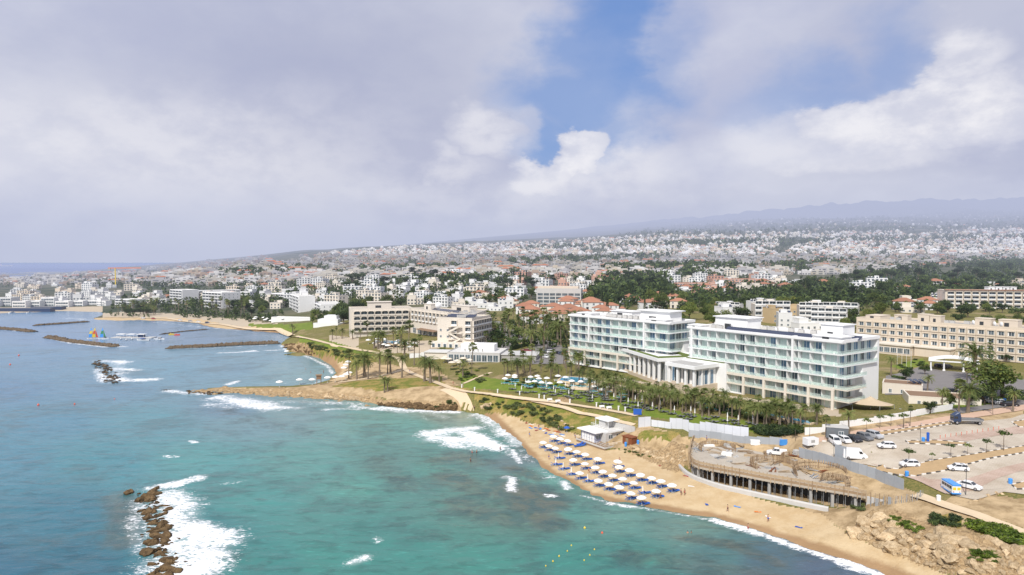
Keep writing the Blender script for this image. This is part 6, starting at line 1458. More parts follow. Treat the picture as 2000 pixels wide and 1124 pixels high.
    items = [(1384,872,'white insulation sheets lying left on the deck',3.0,1.6,.4,'white'),(1420,893,'white covered pallet in the middle of the deck',2.6,1.6,.8,'canvas'),(1440,878,'grey bundle of rods on the deck',4.0,.6,.3,'metal'),(1470,893,'pale plank pile before the dark bowl',4.2,1.2,.5,'wood_lt'),(1475,870,'white sheet leaning at the back of the deck',2.4,.2,1.6,'white'),(1530,870,'blue grey boards leaning by the hoarding',2.0,.4,1.6,'sky'),(1555,888,'grey block pallet beside the pickup',1.4,1.2,1.3,'grey_lt'),(1500,888,'brown crate pile left of the pickup',2.0,1.4,.9,'wood'),(1395,895,'concrete block pile near the curved edge',1.8,1.4,.6,'grey_lt'),(1650,935,'rusty plank pile at the right of the deck',4.5,1.0,.4,'wood'),(1440,868,'long pale timber pile at the back',5.0,.8,.5,'wood_lt'),(1364,880,'grey pipe bundle at the left edge',3.0,.5,.3,'metal'),(1560,915,'yellowish beam pile between the rings',4.6,.7,.4,'wood_lt'),(1420,872,'grey cement bags on a pallet',1.6,1.2,.8,'grey')]
    M['sky'] = M['car_sky']
    for u, v, lb, sx, sy, h, mt in items:
        p = at(u, v); p.z = max(p.z, 6.62) if p.x < 78 and p.y < 200 and u < 1600 and v > 862 else p.z; b = MB(); k = max(2, int(sy / .25))
        for j in range(max(1, int(h / .2))):
            for i in range(k): b.box(-sx / 2 + rnd.uniform(-.15, .15), sx / 2 + rnd.uniform(-.15, .15), -sy / 2 + i * sy / k, -sy / 2 + (i + .9) * sy / k, j * .2, j * .2 + .18, 0)
        o = b.build('material_pile', M[mt], None, p, rnd.uniform(-1.2, .6)); tag(o, lb, 'building material')
site()
def clutter():
    q = random.Random(8); n = 0
    for u, p in grid_pick([(1362,858),(1400,864),(1540,884),(1640,930),(1660,950),(1560,938),(1420,910),(1356,895)], 46, 1.4, q):
        p.z = max(p.z, 6.62); n += 1; b = MB(); kind = q.randrange(4); m = q.choice(('wood_lt', 'wood', 'grey', 'grey_lt', 'metal', 'woodred', 'wood_lt')); w = ('timber planks', 'dark timber planks', 'grey blocks', 'pale blocks', 'metal bars', 'rusty boards', 'timber planks')[('wood_lt', 'wood', 'grey', 'grey_lt', 'metal', 'woodred').index(m)]
        for j in range(q.randint(3, 7)):
            if m in ('grey', 'grey_lt'): x, y = q.uniform(-.8, .8), q.uniform(-.6, .6); b.box(x - .3, x + .3, y - .2, y + .2, 0 if j < 4 else .25, .25 if j < 4 else .5, 0, q.uniform(0, .6))
            else: L = q.uniform(1.2, 2.6); y = q.uniform(-.7, .7); b.box(-L, L, y - .1, y + .1, j * .06, j * .06 + .055, 0, q.uniform(-.35, .35))
        tag(b.build('material_pile', M[m], None, p, q.uniform(0, 3.1)), 'loose heap of %s strewn on the site deck, %s from the left' % (w, nth(n)), 'building material', 'loose material on the site deck')
clutter()

# ------------------------------------------------------------------ beach bar
def beach_bar():
    c = [(20.0, 210), (27.3, 199), (37, 206)]; z = 3.3; root = empty('beach_bar', (20, 210, z), math.atan2(-11, 7.3), 'flat roofed grey and white beach bar on a timber deck, with roof terrace', 'beach bar')
    L = math.hypot(7.3, 11); D = 12.0
    b = MB(); b.box(0, L, 0, D, -2.2, 0, 0); b.build('deck', M['wood'], root)
    b = MB(); b.box(-.05, L + .05, -.16, -.02, -.35, .12, 0); b.box(L + .02, L + .14, 0, D, -.35, .12, 0); b.build('deck_edge', M['grey_lt'], root)
    b = MB(); b.box(.8, 7.4, 1.2, 8.5, 0, 3.0, 0); b.build('wall', M['bluegrey'], root); b = MB(); b.box(7.4, 9.6, 3.5, 11, 0, 3.0, 0); b.build('side_wall', M['grey_lt'], root)
    b = MB(); b.box(-.2, 8.6, .3, 5.5, 3.0, 3.3, 0); b.build('front_roof', M['white'], root); b = MB(); b.box(.3, 10.2, 5.502, 11.6, 3.0, 3.25, 0); b.build('roof', M['roofwhite'], root)
    dm = MB(); dm.box(-.5, .5, -.03, .02, 0, 2.3, 0); dm.box(.35, .42, -.08, -.031, 1, 1.2, 1); dm = dm.mesh('door', [M['white'], M['dark']])
    for x in (1.8, 3.0, 4.2, 5.4, 6.6): inst(dm, 'door', root, (x, 1.2, 0))
    w = win_mesh(1.8, 1.2, .08, .05, 'glass', 'white', 1, False); inst(w, 'window', root, (7.4, 2.4, 1.1), R(90)); inst(w, 'window', root, (9.6, 5.5, 1.2), R(90)); inst(w, 'window', root, (9.6, 8.6, 1.2), R(90))
    b = MB(); b.box(2.2, 5.2, 7.2, 10.6, 3.25, 5.6, 0); b.build('stair_head', M['grey_lt'], root); b = MB(); b.box(1.0, 7.2, 6.6, 11.4, 5.6, 5.85, 0); b.build('terrace_roof', M['white'], root)
    pm = MB(); pm.cyl(0, 0, 3.25, 5.6, .07); pm = pm.mesh('post', [M['white']])
    for x, y in ((1.2, 6.8), (7, 6.8), (7, 11.2)): inst(pm, 'post', root, (x, y, 0))
    r = MB()
    for x0, y0, x1, y1 in ((.4, 5.6, 10.1, 5.6), (10.1, 5.6, 10.1, 11.5), (.4, 5.6, .4, 11.5), (-.1, .1, L, .1), (L, .1, L, 11)):
        zb = 3.25 if y0 > 5 or y1 == y0 and y0 > 1 else 0.0
        zb = 0.0 if (x0, y0) in ((-.1, .1), (L, .1)) else 3.25
        for k in range(8): r.cyl(x0 + (x1 - x0) * k / 7, y0 + (y1 - y0) * k / 7, zb, zb + 1.0, .03, n=4)
        r.tube([(x0, y0, zb + 1.0), (x1, y1, zb + 1.0)], .035, 4); r.tube([(x0, y0, zb + .55), (x1, y1, zb + .55)], .025, 4)
    r.build('railing', M['white'], root)
    tb = MB(); tb.cyl(0, 0, 0, .72, .05); tb.cyl(0, 0, .72, .77, .45, n=10); tb = tb.mesh('bar_table', [M['wood']])
    for i, (x, y) in enumerate(((10.8, 3), (11, 5.5), (11.2, 8), (9.4, 1.6))):
        q = root.matrix_basis @ Vector((x, y, 0)); o = inst(tb, 'bar_table', None, q); tag(o, 'small round timber table on the bar deck, %s from the sea side' % nth(i + 1), 'table', 'tables on the bar deck')
    p = at(1230, 866); e = empty('timber_hut', (p.x, p.y, p.z - .2), -.9, 'small red brown timber hut right of the beach bar', 'hut')
    b = MB(); b.box(-1.8, 1.8, -1.2, 1.2, 0, 2.2, 0); b.build('wall', M['woodred'], e); b = MB(); b.box(-2, 2, -1.4, 1.4, 2.2, 2.35, 0); b.build('roof', M['woodred'], e); b = MB(); b.box(-.5, .5, -1.26, -1.21, 0, 1.9, 0); b.build('door', M['wood'], e)
M['bluegrey'] = mat('blue_grey_boards', (.26, .28, .38), .7, .08, 1.0)
beach_bar()

# ------------------------------------------------------------------ sunshades and loungers
def shade_open(fabric, r=1.25, h=2.35):
    root = empty('sunshade', (0, 0, 0)); b = MB(); n = 10
    for k in range(n):
        a0, a1 = 2 * math.pi * k / n, 2 * math.pi * (k + 1) / n; e = [(r * math.cos(a), r * math.sin(a), h - .42) for a in (a0, a1)]; m_ = [(r * .55 * math.cos(a), r * .55 * math.sin(a), h - .10) for a in (a0, a1)]; t = (0, 0, h + .08)
        b.face([t, m_[0], m_[1]]); b.face([m_[0], e[0], e[1], m_[1]]); b.face([e[0], (e[0][0], e[0][1], h - .56), (e[1][0], e[1][1], h - .56), e[1]])
    b.build('canopy', M[fabric], root); p = MB(); p.cyl(0, 0, -.3, h + .15, .035, n=6); p.build('pole', M['white'], root); q = MB(); q.cyl(0, 0, 0, .1, .3, n=8); q.build('base', M['grey'], root); return root
def shade_shut(fabric, h=2.3):
    root = empty('folded_sunshade', (0, 0, 0)); b = MB(); b.tube([(0, 0, h), (0, 0, h - .3), (0, 0, h - 1.0), (0, 0, h - 1.25)], [.04, .12, .17, .22], 7); b.build('canopy', M[fabric], root); p = MB(); p.cyl(0, 0, -.3, h + .1, .035, n=6); p.build('pole', M['white'], root); q = MB(); q.cyl(0, 0, 0, .1, .3, n=8); q.build('base', M['grey'], root); return root
def lounger(fabric, frame, back=38):
    root = empty('sun_lounger', (0, 0, 0)); f = MB()
    for s in (-.32, .32): f.box(-.95, .95, s - .03, s + .03, .26, .32, 0)
    f.build('frame', M[frame], root); l = MB(); l.box(-.03, .03, -.03, .03, 0, .26, 0); l = l.mesh('leg', [M[frame]])
    for x in (-.8, .8):
        for y in (-.30, .30): inst(l, 'leg', root, (x, y, 0))
    m_ = MB(); m_.box(-.98, .25, -.31, .31, .325, .42, 0); m_.build('mattress', M[fabric], root); c = math.cos(R(back)); s = math.sin(R(back)); k = MB()
    k.mesh_add([(.26 + x * c - z * s, y, .33 + x * s + z * c) for x in (0, .75) for y in (-.31, .31) for z in (0, .1)], [(0, 1, 3, 2), (4, 6, 7, 5), (0, 4, 5, 1), (2, 3, 7, 6), (1, 5, 7, 3), (0, 2, 6, 4)], 0); k.build('backrest', M[fabric], root); return root
SW, SC, SF, SB = shade_open('canvas'), shade_open('canvas_c', 1.6), shade_shut('canvas'), shade_open('blue_fab', 1.0, 2.0); used = {}
LB, LG, LT = lounger('blue_fab', 'car_blue'), lounger('grey_fab', 'dark', 34), lounger('teal_fab', 'white', 30)
def put(pr_, p, rz=0, sc=1.0, label=None, cat=None, grp=None):
    o = place(pr_, used.get(pr_.name, 0), p, rz, sc, label, grp); used[pr_.name] = 1; o['category'] = cat; return o
OPEN = [(303,173),(228,200),(350,193),(404,205),(270,222),(316,239),(413,258),(474,278),(536,299),(451,324),(628,328),(534,351),(611,381),(495,405),(668,405),(770,355),(784,384),(861,413),(737,433),(631,457),(812,462),(942,444),(706,483),(888,486),(1021,467),(783,507),(1093,492),(868,540),(1055,540),(1172,518),(951,570)]
SHUT = [(340,290),(318,325),(372,355),(432,390),(555,440),(960,530)]
allb = sorted([(1000 + x / 3.746, 800 + y / 3.746, 1) for x, y in OPEN] + [(1000 + x / 3.746, 800 + y / 3.746, 0) for x, y in SHUT])
fr_ = random.Random(3)
for i, (u, v, op) in enumerate(allb):
    p = W(u, v, 4.4 if op else 3.9); p = on(p.x, p.y)
    so_ = put(SW if op else SF, p, fr_.uniform(0, 1), .95 * fr_.uniform(.93, 1.06), '%s, %s from the bar end' % ('open white sunshade over blue sunbeds' if op else 'folded white sunshade between blue sunbeds', nth(i + 1)), 'sunshade', 'sunshades on the beach'); so_.rotation_euler.x, so_.rotation_euler.y = fr_.uniform(-.09, .09), fr_.uniform(-.09, .09)
    for s in (-1, 1):
        q = on(p.x + s * .62 + .35, p.y + fr_.uniform(-.2, .2) + .5 - 1.1 * (s > 0) * .2); put(LB, q, R(205) + fr_.uniform(-.12, .12), 1.12, 'blue sunbed on the %s side under beach sunshade %s from the bar' % ('seaward' if s < 0 else 'inland', nth(i + 1)), 'sunbed', 'blue sunbeds on the beach')
put(SB, at(1107, 845), 0, 1.0, 'small blue sunshade by the dune foot left of the bar', 'sunshade'); 
for i, (u, v) in enumerate([(1128,873),(1133,870),(1138,872)]): put(LB, at(u, v), R(20), 1.2, 'blue sunbed stacked aside at the corner of the bar deck, %s' % nth(i + 1), 'sunbed', 'spare sunbeds by the bar')
for i, (u, v) in enumerate([(672,728),(676,722),(680,716),(682,738),(676,742),(668,746),(655,747),(640,748),(610,752),(585,752),(546,757),(560,694)]): put(SW, at(u, v), 0, 1.3, 'white sunshade along the small round beach, %s from the jetty tip' % nth(12 - i), 'sunshade', 'sunshades of the small round beach')
tw = MB(); tw.box(-.95, .95, -.42, .42, .02, .05, 0); tw.box(.55, .95, -.3, .3, .05, .13, 0)
TW = [(lambda m_: (m_.materials.clear(), m_.materials.append(M[c]), m_)[2])(tw.mesh('beach_towel', [M['canvas']])) for c in ('car_red', 'car_sky', 'canvas', 'car_orange', 'blue_fab')]
for i, (u, p) in enumerate(grid_pick([(1020,822),(1050,832),(1100,846),(1118,862),(1080,850),(1040,842)], 18, 1.4, fr_)): o = inst(TW[i % 5], 'beach_towel', None, p, fr_.uniform(0, 6)); tag(o, '%s towel on the sand under the dune bank, %s from the left' % (('red', 'light blue', 'white', 'orange', 'dark blue')[i % 5], nth(i + 1)), 'towel', 'towels on the upper beach')
for i, (u, v) in enumerate([(1290,910),(1350,950),(1380,985),(1440,990),(1480,1000),(1340,930),(1500,1010),(1560,1030)]): o = inst(TW[(i * 2) % 5], 'beach_towel', None, at(u, v), fr_.uniform(0, 6), .8); tag(o, '%s towel alone on the open sand, %s from the sunshades' % (('red', 'light blue', 'white', 'orange', 'dark blue')[(i * 2) % 5], nth(i + 1)), 'towel', 'towels on the open sand')
# garden lawns
LAWN_A = [(985,766),(1010,752),(1080,756),(1150,768),(1250,790),(1330,808),(1480,828),(1500,838),(1400,832),(1290,812),(1240,803),(1100,777)]
LAWN_B = [(960,752),(985,742),(1060,742),(1150,752),(1220,772),(1260,786),(1150,772),(1050,760)]
i = 0
for u, p in grid_pick(LAWN_A, 66, 2.3, fr_):
    rz = R(215) + fr_.choice((-.15, .0, .12))
    for s in (0, 1):
        i += 1; put(LG, on(p.x + s * 1.0, p.y - s * .5), rz, 1.15, 'grey lounger in the row of pairs on the garden lawn, %s from the left' % nth(i), 'lounger', 'grey loungers on the lawn')
    if fr_.random() < .42: put(SF, on(p.x + 1.6, p.y + .6), 0, 1.1, 'folded white sunshade beside the %s grey lounger pair from the left' % nth(i // 2), 'sunshade', 'folded sunshades on the lawn')
i = 0
for u, p in grid_pick(LAWN_B + [], 34, 2.4, fr_):
    for s in (0, 1): i += 1; put(LT, on(p.x + s * 1.1, p.y - s * .4), R(200) + fr_.uniform(-.3, .3), 1.2, 'turquoise lounger near the garden pool, %s from the left' % nth(i), 'lounger', 'turquoise loungers near the pool')
    if i % 3 != 0: put(SW, on(p.x + .5, p.y + 1.2), 0, 1.02, 'open white sunshade over turquoise loungers, %s pair from the left' % nth(i // 2), 'sunshade', 'open sunshades near the pool')
for i, (u, p) in enumerate(grid_pick([(1380,800),(1440,812),(1540,826),(1600,836),(1560,822),(1440,803)], 12, 2.5, fr_)): put(LT, p, R(200), 1.1, 'turquoise lounger by the plunge pools below the wing, %s' % nth(i + 1), 'lounger', 'loungers by the plunge pools')
for i, (u, p) in enumerate(grid_pick([(855,706),(905,700),(925,716),(880,718)], 12, 3, fr_)): put(SC, p, 0, 1.15, 'cream sunshade on the restaurant terrace, %s from the left' % nth(i + 1), 'sunshade', 'sunshades on the restaurant terrace')
for i, (u, p) in enumerate(grid_pick([(715,672),(745,668),(820,680),(815,690),(740,682)], 14, 4, fr_)): put(SW, p, 0, 1.3, 'white sunshade by the cream hotel pool, %s from the left' % nth(i + 1), 'sunshade', 'sunshades by the cream hotel pool')
for i, (u, p) in enumerate(grid_pick([(480,632),(500,624),(560,628),(540,634)], 8, 5, fr_)): put(SW, p, 0, 1.6, 'white sunshade on the bayside terrace, %s from the left' % nth(i + 1), 'sunshade', 'sunshades on the bayside terrace')
def pool(label, pts):
    P = [at(*q) for q in pts]; z = max(p.z for p in P) + .12; O = P[0]; root = empty('pool', (O.x, O.y, z), 0, label, 'pool'); q = [(p.x - O.x, p.y - O.y) for p in P]; b = MB(); b.prism(q, -.5, .12, 0); b.build('water', M['pool'], root)
    c = sum((Vector(x) for x in q), Vector((0, 0))) / len(q); b = MB(); n = len(q)
    for i in range(n):
        j = (i + 1) % n; o1, o2 = [Vector(q[k]) + (Vector(q[k]) - c).normalized() * .9 for k in (i, j)]; b.prism([q[i], tuple(o1), tuple(o2), q[j]], -.6, .2, 0)
    b.build('rim', M['conc'], root)
pool('turquoise garden pool among palms left of the pavilion', [(1092,749),(1150,754),(1162,746),(1150,740),(1100,738)]); pool('long blue pool in front of the cream hotel', [(745,678),(796,680),(800,672),(770,668),(748,670)])
pool('small plunge pool in the planting below the wing', [(1362,792),(1385,795),(1390,789),(1370,787)]); pool('narrow plunge pool row at the foot of the wing', [(1470,812),(1580,830),(1588,826),(1480,808)])
# ------------------------------------------------------------------ vehicles
def wheel_meshes():
    t = MB(); t.tube([(0, -.11, .32), (0, .11, .32)], .32, 12, 0); h = MB(); h.tube([(0, -.125, .32), (0, .125, .32)], .20, 10, 0); return t.mesh('wheel', [M['tyre']]), h.mesh('rim', [M['hub']])
WH, RM = wheel_meshes()
def car_proto(kind, paint):
    """side profile extruded, cabin drawn in at the top; x forward"""
    root = empty('parked_car', (0, 0, 0)); P = M['car_' + paint]
    spec = {'hatch': (4.1, 1.74, .95, 1.5, (-1.9, -1.45, .45, 1.15)), 'sedan': (4.6, 1.8, .92, 1.42, (-1.75, -1.05, .35, 1.15)), 'suv': (4.5, 1.85, 1.05, 1.68, (-2.1, -1.8, .5, 1.1)), 'van': (5.6, 2.0, 1.25, 2.45, (-2.75, -2.7, 1.25, 1.95)), 'minivan': (4.5, 1.8, 1.1, 1.9, (-2.2, -2.1, .75, 1.45)), 'pickup': (5.1, 1.8, 1.0, 1.72, (-.75, -.6, .55, 1.15))}[kind]
    L, Wd, hb, ht, (c0, c1, c2, c3) = spec; w = Wd / 2; b = MB()
    def ringz(x, z0, z1, ww): return [(x, -ww, z0), (x, ww, z0), (x, ww, z1), (x, -ww, z1)]
    secs = [(-L / 2, .35, hb * .92, w * .88), (-L / 2 + .15, .25, hb, w * .97), (-L / 2 + .8, .22, hb, w), (c3 - .1, .22, hb, w), (L / 2 - .55, .24, hb * .86, w * .97), (L / 2 - .1, .27, hb * .74, w * .9), (L / 2, .36, hb * .6, w * .8)]
    if kind == 'van': secs[3:] = [(c3, .22, hb, w), (L / 2 - .25, .24, hb * .92, w * .95), (L / 2 - .04, .28, hb * .75, w * .9), (L / 2, .38, hb * .55, w * .85)]
    vs = [p for s in secs for p in ringz(*s)]; n = len(secs)
    b.mesh_add(vs, [(i * 4 + k, i * 4 + (k + 1) % 4, i * 4 + 4 + (k + 1) % 4, i * 4 + 4 + k)[::-1] for i in range(n - 1) for k in range(4)] + [(0, 1, 2, 3), tuple(4 * n - 4 + k for k in (3, 2, 1, 0))])
    wt = w * (.82 if kind != 'van' else .93)
    cab = [(c0, -w * .97, hb - .01), (c0, w * .97, hb - .01), (c3, w * .97, hb - .01), (c3, -w * .97, hb - .01), (c1, -wt, ht), (c1, wt, ht), (c2, wt, ht), (c2, -wt, ht)]
    b.mesh_add(cab, [(4, 5, 6, 7), (0, 3, 7, 4)[::-1], (1, 2, 6, 5), (0, 4, 5, 1)[::-1], (2, 3, 7, 6)])
    if kind == 'pickup':
        for y in (-w + .03, w - .09): b.box(-L / 2 + .05, c0, y, y + .06, hb, hb + .38)
        b.box(-L / 2 + .05, -L / 2 + .12, -w + .1, w - .1, hb, hb + .38)
    b.build('body', P, root)
    def lerp3(a, c, t): return tuple(a[i] + (c[i] - a[i]) * t for i in range(3))
    def pane(nm, q, out, f0=.10, f1=.90, g0=.06, g1=.94):   # q: lower a, lower b, upper b, upper a
        lo0, lo1 = lerp3(q[0], q[1], g0), lerp3(q[0], q[1], g1); hi0, hi1 = lerp3(q[3], q[2], g0), lerp3(q[3], q[2], g1)
        pts = [lerp3(lo0, hi0, f0), lerp3(lo1, hi1, f0), lerp3(lo1, hi1, f1), lerp3(lo0, hi0, f1)]; g = MB(); g.face([tuple(p[i] + out[i] for i in range(3)) for p in pts]); g.build(nm, M['carglass'], root)
    s = .012; pane('windscreen', (cab[3], cab[2], cab[6], cab[7]), (s, 0, s)); 
    if kind != 'van':
        pane('rear_window', (cab[1], cab[0], cab[4], cab[5]), (-s, 0, s))
        for k, (a, c) in enumerate(((.03, .47), (.50, .96))):
            pane('side_window', (cab[0], cab[3], cab[7], cab[4]), (0, -s, s / 2), .12, .9, a, c); pane('side_window', (cab[2], cab[1], cab[5], cab[6]), (0, s, s / 2), .12, .9, 1 - c, 1 - a)
    else:
        pane('side_window', (cab[0], cab[3], cab[7], cab[4]), (0, -s, 0), .12, .62, .80, .96); pane('side_window', (cab[2], cab[1], cab[5], cab[6]), (0, s, 0), .12, .62, .04, .20)
    for x in (-L * .30, L * .31):
        for y in (-w + .10, w - .10):
            wo = inst(WH, 'wheel', root, (x, y, 0)); inst(RM, 'rim', wo, (0, .012 * (1 if y > 0 else -1), 0))
    for y in (-w * .62, w * .62):
        h = MB(); h.box(L / 2 - .16, L / 2 - .02, y - .18, y + .18, hb * .58, hb * .72); h.build('headlight', M['hub'], root); t = MB(); t.box(-L / 2 - .012, -L / 2 + .05, y - .15, y + .15, hb * .65, hb * .85); t.build('tail_light', M['car_red'], root)
    return root
CARP = {}
def car(kind, paint, p, head, label, group='cars in the car park', name=None):
    k = (kind, paint)
    if k not in CARP: CARP[k] = [car_proto(kind, paint), 0]
    o = place(CARP[k][0], CARP[k][1], (p.x, p.y, p.z + .16), R(head), 1.0, label, group); CARP[k][1] = 1
    o['category'] = 'van' if kind in ('van', 'minivan') else ('pickup' if kind == 'pickup' else 'car'); return o
for kd, pt, u, v, hd, lb in [('hatch','white',1731,876,170,'white hatchback driving alone across the middle of the car park'),('hatch','white',1871,920,165,'white hatchback at the kerb of the long bed'),('sedan','white',1893,955,-55,'white sedan parked right of the blue roofed minibus'),('van','white',1669,897,-12,'white panel van behind the grey site board'),('hatch','white',1776,912,175,'white car half hidden under the young tree'),('minivan','white',1631,868,-95,'white small van first in the row by the cabin'),('hatch','white',1650,865,-85,'white hatchback second in the row by the cabin'),('hatch','black',1670,863,-80,'black car third in the row by the cabin'),('suv','grey',1689,860,-75,'grey people carrier fourth in the row by the cabin'),('suv','silver',1708,856,-70,'silver car last in the row by the cabin'),('pickup','white',1517,889,160,'white pickup inside the building site by the hoarding')]: car(kd, pt, at(u, v), hd, lb)
cr = random.Random(14)
for i, (u, v, hd, pt) in enumerate([(1023,690,20,'red'),(1031,689,20,'red'),(1060,690,10,'silver'),(1068,690,10,'grey'),(1076,690,12,'white'),(1090,692,10,'black'),(1098,693,10,'navy'),(1106,694,10,'red'),(1113,694,12,'silver'),(1066,700,-70,'white'),(1008,678,30,'navy'),(975,650,50,'white'),(968,640,60,'silver'),(962,634,60,'white'),(1120,690,10,'grey')]): car(('hatch', 'suv', 'sedan')[i % 3], pt, at(u, v), hd, '%s car in the hotel parking beyond the palm grove, %s from the restaurant' % (pt, nth(i + 1)), 'cars in the hotel parking')
for i, (u, v, hd, pt) in enumerate([(1834,718,20,'black'),(1850,719,20,'grey'),(1925,786,-20,'navy'),(1940,788,-20,'grey'),(1956,791,-20,'silver'),(1972,794,-20,'black'),(1860,768,10,'black')]): car(('hatch', 'sedan')[i % 2], pt, at(u, v), hd, '%s car on the street by the beige hotel, %s from the porch' % (pt, nth(i + 1)), 'cars by the beige hotel')
for i, (u, v) in enumerate([(352,627),(372,629),(405,632),(388,630),(300,624),(280,623)]): car('hatch', ('white','silver','navy','white','red','white')[i], at(u, v), cr.uniform(-20, 20), 'small car on the bay promenade, %s from the palm grove' % nth(i + 1), 'cars on the bay promenade')
def truck():
    p = at(1888, 829); root = empty('lorry', (p.x, p.y, p.z + .16), R(172), 'dark blue flatbed lorry standing on the car park', 'lorry')
    b = MB(); b.box(-4.2, 2.3, -1.0, 1.0, .85, 1.1, 0); b.build('chassis', M['dark'], root)
    b = MB(); b.prism([(2.3, -1.22), (4.4, -1.22), (4.4, 1.22), (2.3, 1.22)], .7, lambda q: 2.9 if q[0] < 3 else 2.75, 0); b.mesh_add([(2.35, -1.1, 2.9), (2.35, 1.1, 2.9), (4.2, 1.1, 2.76), (4.2, -1.1, 2.76), (2.4, -1.0, 3.7), (2.4, 1.0, 3.7), (3.2, .9, 3.5), (3.2, -.9, 3.5)], [(4, 7, 6, 5), (3, 2, 6, 7), (0, 3, 7, 4), (2, 1, 5, 6), (1, 0, 4, 5)], 0); b.build('cab', M['car_navy'], root)
    g = MB(); g.box(4.402, 4.43, -1.05, 1.05, 1.75, 2.6, 0); g.build('windscreen', M['carglass'], root)
    for y in (-1.235, 1.222): g = MB(); g.box(3.2, 4.2, y, y + .013, 1.75, 2.5, 0); g.build('side_window', M['carglass'], root)
    g = MB(); g.box(4.4, 4.55, -1.2, 1.2, .55, 1.0, 0); g.build('bumper', M['hub'], root)
    b = MB(); b.box(-4.4, 2.1, -1.2, 1.2, 1.12, 1.3, 1)
    for y in (-1.22, 1.16): b.box(-4.4, 2.1, y, y + .06, 1.31, 1.75, 0)
    b.box(-4.42, -4.36, -1.15, 1.15, 1.31, 1.75, 0); b.box(2.1, 2.2, -1.2, 1.2, 1.3, 2.3, 0); b.build('flatbed', [M['car_grey'], M['grey_lt']], root)
    for x in (-3.2, 3.4):
        for y in (-1.0, 1.0): w = inst(WH, 'wheel', root, (x, y, 0), 0, (1.6, 2.2, 1.6)); inst(RM, 'rim', w, (0, .012 * y, 0))
    for y in (-.85, .85): h = MB(); h.box(4.55, 4.58, y - .2, y + .2, .65, .9, 0); h.build('headlight', M['canvas'], root)
truck()
bpy.data.objects['lorry'].scale = (.85,) * 3
def minibus():
    p = at(1857, 962); root = empty('minibus', (p.x, p.y, p.z + .16), R(84), 'small white minibus with blue roof and blue skirt beside the white sedan', 'minibus')
    b = MB(); b.box(-2.6, 2.6, -1.0, 1.0, .55, 2.2, 0); b.box(2.6, 2.95, -.92, .92, .5, 1.5, 0); b.build('body', M['car_white'], root)
    b = MB(); b.box(-2.65, 2.55, -.98, .98, 2.202, 2.5, 0); b.build('roof', M['car_sky'], root); b = MB(); b.box(-2.66, 2.7, -1.03, 1.03, .25, .54, 0); b.build('skirt', M['car_sky'], root)
    for y in (-1.02, 1.003):
        for k in range(4): g = MB(); g.box(-2.2 + k * 1.15, -1.2 + k * 1.15, y, y + .017, 1.3, 2.0, 0); g.build('side_window', M['carglass'], root)
    for y in (-.5, .5): g = MB(); g.box(-2.63, -2.602, y - .38, y + .38, 1.2, 1.9, 0); g.build('rear_window', M['yellowp'], root)
    g = MB(); g.box(2.601, 2.63, -.9, .9, 1.52, 2.1, 0); g.build('windscreen', M['carglass'], root)
    for y in (-.7, .7): g = MB(); g.box(-2.68, -2.661, y - .1, y + .1, .7, .95, 0); g.build('tail_light', M['car_red'], root)
    for x in (-1.7, 1.7):
        for y in (-.9, .9): w = inst(WH, 'wheel', root, (x, y, 0), 0, 1.1); inst(RM, 'rim', w, (0, .012 * y, 0))
M['yellowp'] = M['car_yellow']; minibus(); bpy.data.objects['minibus'].scale = (.85,) * 3
def trailer():
    p = at(1583, 872); root = empty('trailer', p, R(15), 'small white box trailer left of the grey cabin', 'trailer'); b = MB(); b.box(-1.7, 1.7, -1, 1, .5, 2.3, 0); b.build('body', M['car_white'], root); b = MB(); b.tube([(1.7, 0, .55), (2.7, 0, .5)], .06, 5); b.build('drawbar', M['dark'], root); g = MB(); g.box(-.6, .5, -1.03, -1.002, 1.2, 1.9, 0); g.build('hatch', M['grey'], root)
    for y in (-.95, .95): w = inst(WH, 'wheel', root, (0, y, 0)); inst(RM, 'rim', w, (0, .01, 0))
trailer()
def cabin():
    p = at(1634, 855); root = empty('site_cabin', p, R(-20), 'grey flat roofed container cabin by the car park entrance', 'cabin'); b = MB(); b.box(-2.6, 2.6, -1.5, 1.5, .1, 2.9, 0)
    for k in range(26): b.box(-2.55 + k * .2, -2.47 + k * .2, -1.53, -1.501, .15, 2.8, 0)
    b.build('wall', M['slate'], root); b = MB(); b.box(-2.75, 2.75, -1.65, 1.65, 2.9, 3.1, 0); b.build('roof', M['grey_lt'], root); inst(win_mesh(1.2, .9, .08, .05), 'window', root, (.9, -1.54, 1.2)); d = MB(); d.box(-1.6, -.8, -1.56, -1.531, .15, 2.2, 0); d.build('door', M['car_grey'], root)
M['slate'] = mat('slate_sheet', (.16, .175, .19), .6, .08, 1); cabin()
def board():
    p = at(1641, 905); root = empty('site_board', p, R(-60), 'tall blue grey sheet board on posts by the white van', 'board'); b = MB(); b.box(-1.5, 1.5, -.04, .04, .2, 4.4, 0)
    for k in range(8): b.box(-1.45 + k * .38, -1.4 + k * .38, -.07, -.041, .2, 4.4, 0)
    b.build('panel', M['hoardg'], root); q = MB(); q.cyl(0, 0, -.5, 4.6, .06)
    q = q.mesh('post', [M['metal']])
    for x in (-1.4, 1.4): inst(q, 'post', root, (x, .12, 0))
board()
